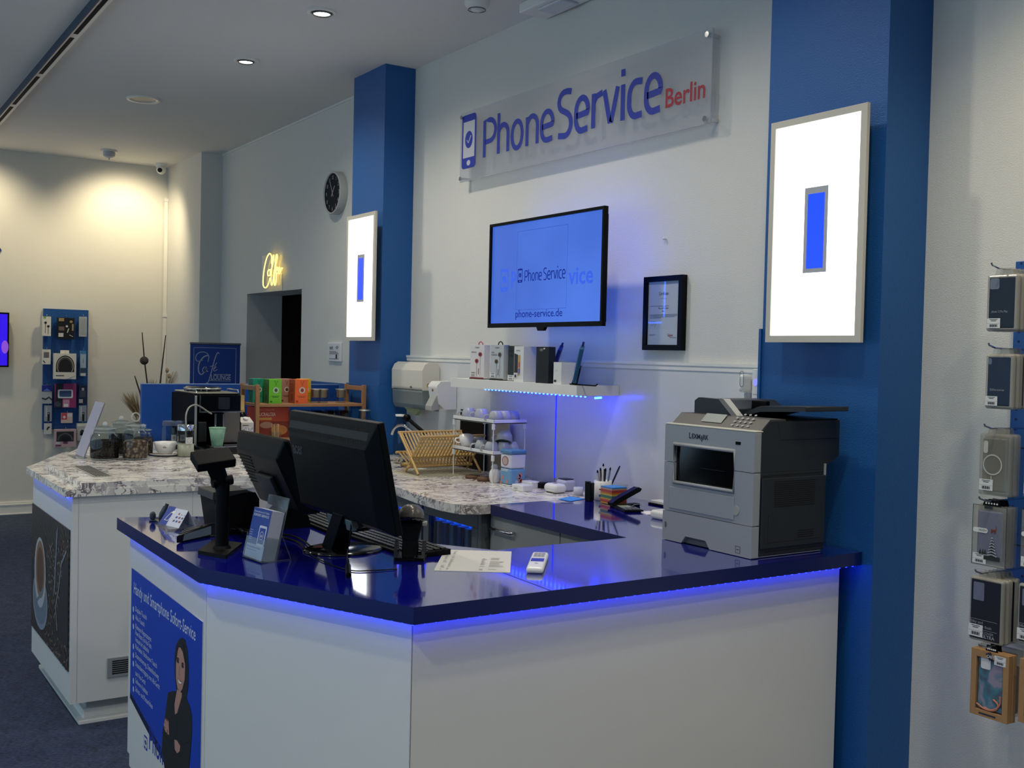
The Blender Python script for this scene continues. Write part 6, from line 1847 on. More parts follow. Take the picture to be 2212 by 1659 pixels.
w = MB(frame(fr @ Vector((x0 + .03, Hm - .070, .019)), fr.to_3x3().col[0], (fr @ Vector((0, Hm, -.012))) - (fr @ Vector((0, Hm - .075, .022)))))
for i in range(44):
    w.rect(.0 + i * .0138, .008, .007 + i * .0138, .020, .0010)
    w.rect(.0 + i * .0138, .048, .007 + i * .0138, .060, .0010)
w.rect(.0, .022, .60, .046, .0008, 1)
w.build('vent_grid', [m_slot, m_monn], t)
MB(fr).text('acer', x0 + .062, Hm - .132, .058, .0228, 0, bold=.035, sx=.85).build('brand_lettering', mat('lettering_dark', '232c34', .2), t)
MB(fr).box(x0 + .012, x1 - .012, .016, Hm - .014, -.0362, -.035).build('display', m_blackg, t)
MB(fr).box(-.10, .14, .004, .05, -.0, .016).build('port_recess', m_slot, t)
for u in (-.085, .055):
    MB(fr).box(u, u + .045, -.012, .022, .004, .02).build('plug', mat('plug_blue_grey', '4a6068', .5), t, .002)
nb = Vector((-3.20, 1.45, ZB + .012))
q0, q1 = Vector((-3.10, 1.415, 1.10)), Vector((-3.175, 1.44, ZB + .012))
w = MB()
w.add([(-3.14, 1.39, 1.09), (-3.06, 1.39, 1.09), (-3.06, 1.44, 1.10), (-3.14, 1.44, 1.10), (-3.245, 1.40, ZB + .01), (-3.165, 1.40, ZB + .01), (-3.165, 1.46, ZB + .01), (-3.245, 1.46, ZB + .01)],
      [(0, 1, 2, 3), (7, 6, 5, 4), (4, 5, 1, 0), (5, 6, 2, 1), (6, 7, 3, 2), (7, 4, 0, 3)])
w.build('stand_neck', m_mon, t, .003)
MB().lathe([(.0001, .012), (.12, .011), (.135, .005), (.135, 0), (.0001, 0)], 40, (-3.19, 1.455, ZB), sx=.8).build('stand_base', m_blackg, t)

# POS terminal
m_pos = mat('pos_black', '030508', .4, spec=.15)
t = thing('pos_terminal', 'black point-of-sale touch terminal with ribbed back, left of the big monitor', 'terminal', (-3.75, 1.4, ZB))
YT = 1.355
a, b = at(509, 938, y=YT), at(609, 951, y=YT)
bl = at(577, 1078, x=a.x)
top = Vector(((a.x + b.x) / 2, YT, (a.z + b.z) / 2))
bot = Vector((top.x, bl.y, bl.z))
up_ = top - bot
Hp = up_.length; Wp = b.x - a.x
fr = frame(bot, (1, 0, 0), up_)
x0, x1 = -Wp / 2, Wp / 2
w = MB(fr).box(x0, x1, 0, Hp, -.03, -.008)
w.add([(x0, 0, -.008), (x1, 0, -.008), (x1, Hp, -.008), (x0, Hp, -.008), (x0 + .03, .02, .035), (x1 - .03, .02, .035), (x1 - .03, Hp - .05, .035), (x0 + .03, Hp - .05, .035)],
      [(4, 5, 6, 7), (0, 1, 5, 4), (1, 2, 6, 5), (2, 3, 7, 6), (3, 0, 4, 7)])
w.build('housing', m_pos, t, .012, 4)
w = MB(fr)
for k in range(9):
    w.box(x0 + .035, x0 + .035 + .13 - k * .004, Hp - .075 - k * .014, Hp - .069 - k * .014, .035, .0375)
w.build('cooling_ribs', m_pos, t, .001)
MB(fr).box(-.07, .09, .03, Hp * .55, .035, .05).build('back_module', mat('pos_module', '10161c', .5), t, .004)
MB(fr).box(x0 + .012, x1 - .012, .012, Hp - .012, -.0315, -.03).build('display', m_blackg, t)
w = MB().prism([(bot.y - .02, bot.z + .02), (bot.y + .03, bot.z + .01), (bot.y + .05, ZB + .02), (bot.y + .05, ZB), (bot.y - .10, ZB), (bot.y - .10, ZB + .015)], top.x - .07, top.x + .07, axis='x')
w.build('foot', m_pos, t, .004)

# receipt printer
t = thing('receipt_printer', 'black receipt printer with a rounded rim behind the customer display pole', 'printer', (-3.7, 1.25, ZB))
w = MB().prism([(1.185, ZB), (1.165, ZB + .13), (1.17, ZB + .15), (1.31, ZB + .145), (1.325, ZB + .12), (1.325, ZB)], -3.78, -3.62, axis='x')
w.build('housing', m_blackm, t, .010, 3)
MB().prism([(1.158, ZB + .125), (1.160, ZB + .152), (1.28, ZB + .156), (1.28, ZB + .148)], -3.785, -3.615, axis='x').build('paper_lid', mat('pos_lid_grey', '26292b', .35), t, .004)

# customer display on a pole
t = thing('customer_display', 'black customer display on a round pole with a square foot', 'display', (-3.36, 1.115, ZB))
q4 = [(-3.30, 1.005), (-3.175, 1.065), (-3.25, 1.215), (-3.49, 1.13)]
q4 = [(-3.455, 1.03), (-3.245, 1.02), (-3.245, 1.20), (-3.455, 1.21)]
fc = [at(427, 1197, z=ZB), at(488, 1208, z=ZB), at(524, 1180, z=ZB), at(463, 1172, z=ZB)]
w = MB().prism([(p.x, p.y) for p in fc], ZB, ZB + .012)
w.build('foot_plate', m_blackm, t, .003)
pc_ = at(479, 1184, z=ZB + .012)
w = MB().cyl((pc_.x, pc_.y, ZB + .012), (pc_.x, pc_.y, ZB + .022), .030, 24, r1=.024)
w.build('collar', m_blackm, t)
zh = at(485, 1050, x=pc_.x).z
MB().cyl((pc_.x, pc_.y, ZB + .02), (pc_.x, pc_.y, zh + .01), .0215, 28).build('pole', m_blackm, t)
MB().cyl((pc_.x, pc_.y, ZB + .13), (pc_.x, pc_.y, ZB + .138), .0225, 28).build('pole_ring', m_blackm, t)
MB().cyl((pc_.x, pc_.y - .034, zh + .012), (pc_.x, pc_.y + .03, zh + .020), .016, 18).build('hinge', m_blackm, t)
# head: a shallow box leaning back; corner points measured from its outline
def qd(px, py, x): return at(px, py, x=x)
xr, xl = pc_.x + .03, pc_.x - .09
h = [qd(427, 1014, xr), qd(437, 1021, xr + .02), qd(502, 1012, xr - .02), qd(456, 984, xr - .04)]
TL_, TR_, BL_ = qd(447, 990, pc_.x - .02), qd(523, 979, pc_.x - .02), qd(430, 1014, pc_.x + .03)
u_ = (TR_ - TL_); v_ = (TL_ - BL_)
fr = frame(BL_, u_, v_)
MB(fr).box(-.004, u_.length + .004, 0, v_.length + .01, -.012, .018).build('head_case', m_blackm, t, .004)
hc = fr @ Vector((u_.length * .5, v_.length * .35, -.008))
MB().tube([Vector((pc_.x, pc_.y, zh + .0)), hc], [.026, .030], 4).build('head_bracket', m_blackm, t, .003)

# leaflet stand
t = thing('leaflet_holder', 'clear acrylic leaflet holder on the counter corner', 'holder', (-3.14, 1.17, ZB))
m_ac2 = mat('clear_acrylic', 'ffffff', .05, glass=True)
m_ac3 = mat('acrylic_edge', '8a93a0', .15, glass=True, alpha=.12)
B0 = at(525, 1203, z=ZB + .002); B1 = at(565, 1216, z=ZB + .002)
u_ = (B1 - B0); u_.z = 0
up2 = Vector((-.012, .012, 0)) + Vector((0, 0, .14))
T0 = at(554, 1093, x=B0.x - .02)
nrm = u_.normalized().cross(Vector((0, 0, 1)))     # towards the aisle
tilt = Vector((0, 0, 1)) - nrm * .22 
fr = frame(B0 - nrm * .012, u_, tilt)
Wd = u_.length
def thin(fr, x0, x1, y0, y1, z, name, m_, par, tck=.002):
    return MB(fr).box(x0, x1, y0, y1, z, z + tck).build(name, m_, par)
thin(fr, 0, Wd, 0, .065, .012, 'front_pocket', m_ac3, t)
thin(fr, -.004, Wd + .004, .0, .200, -.036, 'back_sheet', m_ac3, t)
w = MB(fr).box(-.002, 0, 0, .075, -.036, .014).box(Wd, Wd + .002, 0, .075, -.036, .014).box(0, Wd, -.002, 0, -.036, .014)
w.tube([(0, .0, .014), (Wd, .0, .014)], .0015, 6).tube([(Wd, 0, .014), (Wd, .07, .014)], .0015, 6).tube([(-.004, .200, -.035), (Wd + .004, .200, -.035), (Wd + .004, .08, -.035)], .0018, 6)
w.build('side_walls', m_ac3, t)
MB().tube([B1 + Vector((0, 0, 0)), B1 - nrm * .10, fr @ Vector((Wd, .09, -.036))], .002, 6).build('rear_brace', m_ac3, t)
t2 = thing('leaflet_stack', 'stack of blue and white repair leaflets with a phone print in the clear holder', 'leaflets', tuple(B0 + Vector((0, 0, .004))))
LH = .155
MB(fr).box(.003, Wd - .003, .002, LH, -.033, .010).build('leaflet_paper', mat('leaflet_edge', 'a9b0be', .8), t2)
w = MB(fr)
w.rect(.003, .002, Wd - .003, LH, .0104, 0)
w.rect(.003, .002, Wd - .003, .045, .0107, 1)
w.text('Smartphone & Tablet', .010, LH - .014, .009, .011, 2, width=Wd - .024)
w.text('SOFORT-SERVICE', .010, LH - .025, .010, .011, 2, width=Wd - .024, bold=.02)
for k in range(5):
    w.rect(.008, .085 - k * .007, .026, .087 - k * .007, .011, 3)
w.rrect(Wd * .52, .042, Wd * .90, .105, .005, .011, 2)
w.rect(Wd * .56, .050, Wd * .86, .098, .0113, 0)
w.stroke([(Wd * .71 + .010 * math.cos(q * PI / 8), .075 + .012 * math.sin(q * PI / 8)) for q in range(16)], .002, .0116, 2, closed=True)
w.text('60', Wd * .71, .070, .012, .0117, 2, align='c', bold=.02)
w.text('PhoneService', .008, .033, .008, .011, 4, width=Wd * .7, bold=.02)
w.text('Reparatur', .012, .025, .007, .011, 4, width=Wd * .5)
for k in range(3):
    w.rect(.008, .018 - k * .005, Wd * .8, .0195 - k * .005, .011, 3)
w.build('print', [mat('leaflet_blue', '1c3a90', .5), mat('leaflet_pale', 'aab4cc', .6), mat('leaflet_white', 'c8ccd8', .6), mat('leaflet_soft', '8c9cc8', .6), m_logo], t2)

# tent card and clear tray
t = thing('card_tray', 'clear acrylic tray beneath the white and blue tent card', 'tray', tuple(at(380, 1140, z=ZB)))
tr_ = [at(334, 1127, z=ZB), at(362, 1150, z=ZB), at(425, 1145, z=ZB), at(436, 1128, z=ZB), at(400, 1118, z=ZB)]
MB().prism([(p.x, p.y) for p in tr_], ZB, ZB + .010).build('tray', m_ac3, t)
t = thing('tent_card', 'folded white and blue tent card with small payment icons at the counter end', 'card', tuple(at(380, 1135, z=ZB + .01)))
b0, b1 = at(343, 1131, z=ZB + .010), at(386, 1141, z=ZB + .010)
tp0, tp1 = at(364, 1095, y=(b0.y + .045)), at(407, 1103, y=(b1.y + .045))
c0, c1 = at(385, 1128, z=ZB + .010), at(424, 1136, z=ZB + .010)
w = MB().add([tuple(p) for p in (b0, b1, tp1, tp0)], [(0, 1, 2, 3), (3, 2, 1, 0)])
w.add([tuple(p) for p in (tp0, tp1, c1, c0)], [(0, 1, 2, 3), (3, 2, 1, 0)])
w.build('card_stock', mat('card_white', 'c2c6d6', .7), t)
u_ = b1 - b0; v_ = tp0 - b0
fr = frame(b0, u_, v_)
w = MB(fr)
U, V = u_.length, v_.length
w.add([(0, 0, .0006), (U * .36, 0, .0006), (U * .36 + (v_.dot(u_.normalized())) , V, .0006), (0 + v_.dot(u_.normalized()), V, .0006)], [(0, 1, 2, 3)], 0)
w.stroke([(U * .1, V * .25), (U * .27, V * .25), (U * .30, V * .7), (U * .13, V * .7)], .003, .001, 1, closed=True)
w.rect(U * .16, V * .66, U * .3, V * .78, .001, 1)
for i in range(3):
    for k in range(3):
        w.rect(U * (.50 + i * .14), V * (.25 + k * .20), U * (.58 + i * .14), V * (.35 + k * .20), .001, (2, 0, 3)[(i + k) % 3])
w.build('print', [mat('leaflet_blue', '1c3a90', .5), m_white, mat('icon_grey', '50586a', .6), mat('icon_red', '8a3040', .6)], t)
t = thing('phone_holder', 'small dark metal holder with a white label behind the tent card', 'holder', tuple(at(340, 1122, z=ZB)))
p = [at(330, 1120, z=ZB), at(345, 1122, z=ZB)]
MB().tube([at(322, 1125, z=ZB + .003), at(345, 1124, z=ZB + .003), at(350, 1112, x=-4.0), at(361, 1088, x=-4.0)], [.004, .012, .012, .008], 4).build('bent_plate', mat('holder_grey', '4a5058', .35, metal=.5), t)
MB().sphere(at(330, 1114, x=-4.02), .012, 10, sz=1.4, sx=.5).build('knob', mat('holder_grey', '4a5058', .35, metal=.5), t)
q_ = [at(348, 1092, x=-3.99), at(352, 1082, x=-3.99), at(360, 1083, x=-3.99), at(355, 1093, x=-3.99)]
MB().add([tuple(a_) for a_ in q_] + [tuple(a_ + Vector((-.003, 0, 0))) for a_ in q_], [(0, 1, 2, 3), (7, 6, 5, 4)]).build('label', m_paper, t)

# card payment terminal with a phone on top
m_pterm = mat('terminal_black', '0d0f11', .35)
t = thing('card_terminal', 'flat black card payment terminal with a pale phone-sized screen near the aisle', 'payment terminal', tuple(at(420, 1170, z=ZB)))
q_ = [at(380, 1173, z=ZB + .004), at(378, 1156, z=ZB + .034), at(478, 1136, z=ZB + .055), at(476, 1158, z=ZB + .01)]
f0, f1 = at(381, 1174, z=ZB + .002), at(472, 1155, z=ZB + .002)
g0, g1 = at(400, 1142, z=ZB + .03), at(475, 1128, z=ZB + .05)
e0, e1 = f0 + Vector((0, 0, .024)), f1 + Vector((0, 0, .046))
w = MB().add([tuple(p) for p in (f0, f1, e1, e0, Vector((g0.x, g0.y, ZB + .002)), Vector((g1.x, g1.y, ZB + .002)), g1, g0)],
             [(0, 1, 2, 3), (7, 6, 5, 4), (0, 4, 5, 1), (3, 2, 6, 7), (1, 5, 6, 2), (4, 0, 3, 7)])
w.build('housing', m_pterm, t, .003)
n_ = (f1 - f0).cross(Vector((0, 0, 1))).normalized() * .0012
w = MB().add([tuple(f0.lerp(f1, a_) .lerp(e0.lerp(e1, a_), b_) + n_) for a_, b_ in ((.14, .15), (1.0, .15), (.92, .85), (.17, .9))], [(0, 1, 2, 3), (3, 2, 1, 0)])
w.build('pale_face', mat('terminal_pale', '8fa6b6', .4), t)
w = MB()
for i in range(9):
    for k in range(3):
        a_ = e0.lerp(e1, .06 + i * .055); b_ = g0.lerp(g1, .06 + i * .055)
        c_ = a_.lerp(b_, .2 + k * .28)
        w.box(c_.x - .005, c_.x + .005, c_.y - .004, c_.y + .004, c_.z - .001, c_.z + .003)
w.build('keypad', mat('key_dark', '34383a', .5), t)

# keyboards
def keyboard(label, cx, cy, w_, rz):
    c = Vector((cx, cy, ZB))
    t = thing('keyboard', label, 'keyboard', tuple(c))
    Mx = Matrix.Translation(c) @ Matrix.Rotation(rz, 4, 'Z')
    MB(Mx).prism([(-.075, .0), (-.075, .010), (.075, .020), (.075, .0)], -w_ / 2, w_ / 2, axis='x').build('case', m_blackm, t, .003)
    n = 0
    cols_ = int((w_ - .02) / .0195)
    w = MB(Mx)
    for r_ in range(6):
        for k in range(cols_):
            y = -.062 + r_ * .0215
            x = -w_ / 2 + .012 + k * .0195 + (r_ % 3) * .003
            z = .010 + (y + .075) / .15 * .010
            w.box(x, x + .0155, y, y + .0165, z, z + .006)
    o = w.build('keys', mat('key_cap_black', '1b1d20', .35), t)
    o['kind'] = 'stuff'
keyboard('left black keyboard mostly hidden behind the leaflet holder and POS terminal', -3.68, 1.615, .42, -.03)
keyboard('right black keyboard reaching from the monitor to the scanner', -3.19, 1.645, .45, .02)

# barcode scanner in its cradle
m_scan = mat('scanner_grey', '55534c', .25)
c = at(890, 1222, z=ZB); c.x -= .05; c.y += .02
c = Vector((-2.93, 1.555, ZB))
fwd = Vector((-c.x * 0 + .80, -.60, 0)).normalized()      # towards the camera
sd = Vector((fwd.y * -1, fwd.x, 0))
fr = Matrix((Vector((-fwd.y, fwd.x, 0)), fwd, Vector((0, 0, 1)))).transposed().to_4x4()
sidev = R_.copy(); sidev.z = 0; sidev.normalize()
fwd = Vector((0, 0, 1)).cross(sidev); fwd = sidev.cross(Vector((0, 0, 1)))     # unit, towards or away from camera
if fwd.dot(-c) < 0: fwd = -fwd
fr = Matrix((sidev, -fwd, Vector((0, 0, 1)))).transposed().to_4x4()
fr.translation = c          # x right as seen, y away from the viewer, z up
t = thing('barcode_scanner', 'black barcode scanner with a grey domed head resting in its stand', 'scanner', tuple(c))
w = MB(fr)
w.prism([(-.046, .0), (.046, .0), (.05, .02), (.05, .09), (.03, .12), (-.03, .12), (-.046, .09)][::-1], 0, .010)
w.build('cradle_base', m_blackm, t, .004)
w = MB(fr)
for s_ in (-1, 1):
    w.prism([(.0 , .0), (.06, .0), (.075, .02), (.06, .055), (.035, .06), (.01, .03)], s_ * .043 - .005, s_ * .043 + .005, axis='x')
w.build('cradle_side', mat('cradle_side', '2a2b2a', .15), t, .003)
w = MB(fr)
w.add([], [])
prof = [(.020, .004, .012), (.024, .014, .03), (.025, .035, .035), (.024, .058, .04), (.030, .085, .04), (.036, .105, .042), (.038, .12, .045)]
vs = []
for hw, z, y in prof:
    vs += [(-hw, y - .018, z), (hw, y - .018, z), (hw, y + .022, z), (-hw, y + .022, z)]
fs = []
for i in range(len(prof) - 1):
    for k in range(4):
        fs.append((4 * i + k, 4 * i + (k + 1) % 4, 4 * i + 4 + (k + 1) % 4, 4 * i + 4 + k))
fs += [(3, 2, 1, 0), (4 * len(prof) - 4, 4 * len(prof) - 3, 4 * len(prof) - 2, 4 * len(prof) - 1)]
MB(fr).add(vs, fs).build('grip', m_blackm, t, .006, 3)
w = MB(fr @ Matrix.Translation((0, .05, .122)) @ Matrix.Rotation(-.25, 4, 'X'))
w.lathe([(.040, 0), (.041, .012), (.036, .032), (.022, .045), (.0001, .049)], 28, sy=1.35)
w.build('head', m_scan, t)
w = MB(fr @ Matrix.Translation((0, .05, .119)) @ Matrix.Rotation(-.25, 4, 'X'))
w.lathe([(.0001, -.006), (.034, -.006), (.041, .002), (.041, .006)], 28, sy=1.35)
w.build('head_rim', m_blackg, t)
for s_ in (-1, 1):
    MB(fr).box(s_ * .043 - .007, s_ * .043 + .007, .03, .06, .106, .118).build('head_clip', mat('clip_light', '9c9a90', .4), t, .002)
MB(frame(fr @ Vector((-.018, .0195, .084)), sidev, Vector((0, 0, 1)))).text('SCANNER', 0, 0, .007, .003, 0).build('lettering', m_inkg, t) if False else None

# printed form
t = thing('printed_form', 'white printed sheet lying on the blue counter between scanner and remote', 'paper', tuple(at(1020, 1210, z=ZB)))
q_ = [at(937, 1233, z=ZB), at(1102, 1237.5, z=ZB), at(1105, 1192, z=ZB), at(961, 1188, z=ZB)]
w = MB().add([tuple(p + Vector((0, 0, .0012))) for p in q_] + [tuple(p) for p in q_], [(0, 1, 2, 3), (7, 6, 5, 4), (4, 5, 1, 0), (5, 6, 2, 1), (6, 7, 3, 2), (7, 4, 0, 3)])
w.build('sheet', mat('form_paper', 'c9c8c0', .55), t)
fr = frame(q_[0] + Vector((0, 0, .0012)), q_[1] - q_[0], q_[3] - q_[0])
U, V = (q_[1] - q_[0]).length, abs((q_[3] - q_[0]).dot(fr.to_3x3().col[1]))
sh = (q_[3] - q_[0]).dot(fr.to_3x3().col[0]) / V
w = MB(fr)
random.seed(4)
for k in range(22):
    v = V * (.06 + k * .04)
    for a_, b_ in ((.06, .12), (.15, .20), (.58, .66), (.70, .90)):
        if random.random() < .8 and not (a_ > .5 and k > 14):
            w.rect(U * a_ + sh * v, v, U * (a_ + (b_ - a_) * random.uniform(.5, 1)) + sh * v, v + V * .014, .0006)
w.build('print', mat('print_soft_grey', '9a9a98', .7), t)

# remote control
q0, q1, q2, q3 = at(1139, 1224, z=ZB + .012), at(1172, 1228, z=ZB + .012), at(1183, 1194, z=ZB + .012), at(1152, 1192, z=ZB + .012)
t = thing('remote_control', 'white air conditioner remote with a dark display strip on the blue counter', 'remote control', tuple((q0 + q2) / 2 - Vector((0, 0, .012))))
vb, vt = at(1155, 1227, z=ZB + .018), at(1168, 1193, z=ZB + .018)
v_ = (vt - vb); v_.z = 0
V = v_.length
u_ = v_.cross(Vector((0, 0, 1))).normalized()
U = .052
o_ = vb - u_ * U / 2
fr = frame(Vector((o_.x, o_.y, ZB)), u_, v_)
MB(fr).box(0, U, 0, V, .0005, .020).build('shell', m_white, t, .009, 4)
w = MB(fr)
w.rect(U * .12, V * .36, U * .88, V * .56, .0204, 0)
w.rect(U * .16, V * .64, U * .84, V * .94, .0204, 1)
for i in range(3):
    for k in range(4):
        w.rect(U * (.20 + i * .22), V * (.66 + k * .065), U * (.36 + i * .22), V * (.70 + k * .065), .0208, 2)
w.disc(U * .5, V * .25, .006, .006, .0204, 2)
w.build('buttons', [mat('lcd_dark', '22262c', .2), mat('remote_grey', 'b5b6b6', .4), mat('remote_key', '8c8f90', .5)], t)

# cables
def cable(label, pts, r=.003, zz=.004):
    P_ = [at(a_, b_, z=ZB + zz) for a_, b_ in pts]
    t = thing('cable', label, 'cable', tuple(P_[0] - Vector((0, 0, zz))))
    MB().tube(smooth_path(P_, 3), r, 8).build('cable_run', m_black, t)
    return t
cable('black cable looping in front of the monitor foot', [(610, 1160), (645, 1170), (660, 1188), (700, 1195), (750, 1190), (800, 1182), (840, 1180), (862, 1186)], .0035)
cable('black cable running from the leaflet holder behind the monitor foot', [(600, 1153), (640, 1157), (672, 1180), (678, 1190)], .003, .005)
cable('thin black cable from the monitor to the scanner foot', [(655, 1185), (680, 1205), (720, 1222), (760, 1234), (800, 1233), (858, 1229)], .0018, .003)
p_ = [Vector((-3.02, 1.40, 1.07)), Vector((-3.0, 1.385, 1.0)), at(752, 1175, z=ZB + .012), at(748, 1205, z=ZB + .008), at(752, 1222, z=ZB + .009), at(753, 1243, z=ZB + .008)]
t = thing('power_cable', 'black cable with a thick plug barrel hanging down beside the monitor foot', 'cable', (p_[2].x, p_[2].y, ZB))
MB().tube(smooth_path(p_[:5], 2), .0028, 8).build('cable_run', m_black, t)
MB().tube([p_[4], p_[5]], .008, 10).build('plug_barrel', m_black, t)
c = at(645, 1150, z=ZB)
t = thing('cable_bundle', 'bunched black cables behind the customer display pole', 'cable', tuple(at(520, 1150, z=ZB)))
random.seed(8)
for i in range(5):
    pts = [at(505 + random.uniform(-8, 8), 1140 + random.uniform(-8, 8), z=ZB + .01 + random.random() * .03) for _ in range(2)] + [at(530 + random.uniform(-10, 10), 1152 + random.uniform(-10, 6), z=ZB + .008 + random.random() * .03) for _ in range(2)] + [at(600, 1158 + i * 3, z=ZB + .004)]
    MB().tube(smooth_path(pts, 2), .004, 8).build('cable_run', m_black, t)
# ------------------------------------------------------------------ phone case rack on the right wall
YB_ = 3.235
t = thing('pegboard', 'blue perforated pegboard on the right wall hung with phone cases', 'pegboard', (-1.6, YB_, .76))
BX0, BX1, BZ0, BZ1 = -2.0, -1.2, .76, 1.935
MB().box(BX0, BX1, YB_ - .012, YB_ + .0145, BZ0, BZ1).build('panel', mat('rack_blue', '1a4f96', .35), t, .002)
w = MB(frame((BX0, YB_ - .012, BZ0), (1, 0, 0), (0, 0, 1)))
for i in range(20):
    for k in range(38):
        w.disc(.02 + i * .04, .02 + k * .031, .0045, .0045, .0006, 0, 8)
o = w.build('peg_holes', mat('hole_dark', '0b2550', .6), t); o['kind'] = 'stuff'
w = MB()
for z in (1.03, 1.34, 1.60):
    w.box(BX0, BX1, YB_ - .0135, YB_ - .012, z, z + .003)
w.build('panel_joints', m_slot, t)
m_clearp = mat('clear_pack', 'c2c0b8', .1, glass=True, alpha=.22, tint='eeeeea')
m_clearp2 = mat('milky_pack_edge', 'b9b5a8', .2, glass=True, alpha=.55, tint='eeeeea')
def barcode(w, u, v, a, h, mi_w, mi_k):
    w.rect(u, v, u + a, v + h, .0008, mi_w)
    w.rect(u + a * .2, v + h * .86, u + a * .8, v + h * .91, .0012, mi_k)
    w.rect(u + a * .3, v + h * .72, u + a * .7, v + h * .78, .0012, mi_k)
    w.rect(u + a * .02, v + h * .46, u + a * .98, v + h * .475, .0012, mi_k)
    for i in range(11):
        w.rect(u + a * (.2 + .055 * i), v + h * .12, u + a * (.225 + .055 * i + (.02 if i % 3 else 0)), v + h * .38, .0012, mi_k)
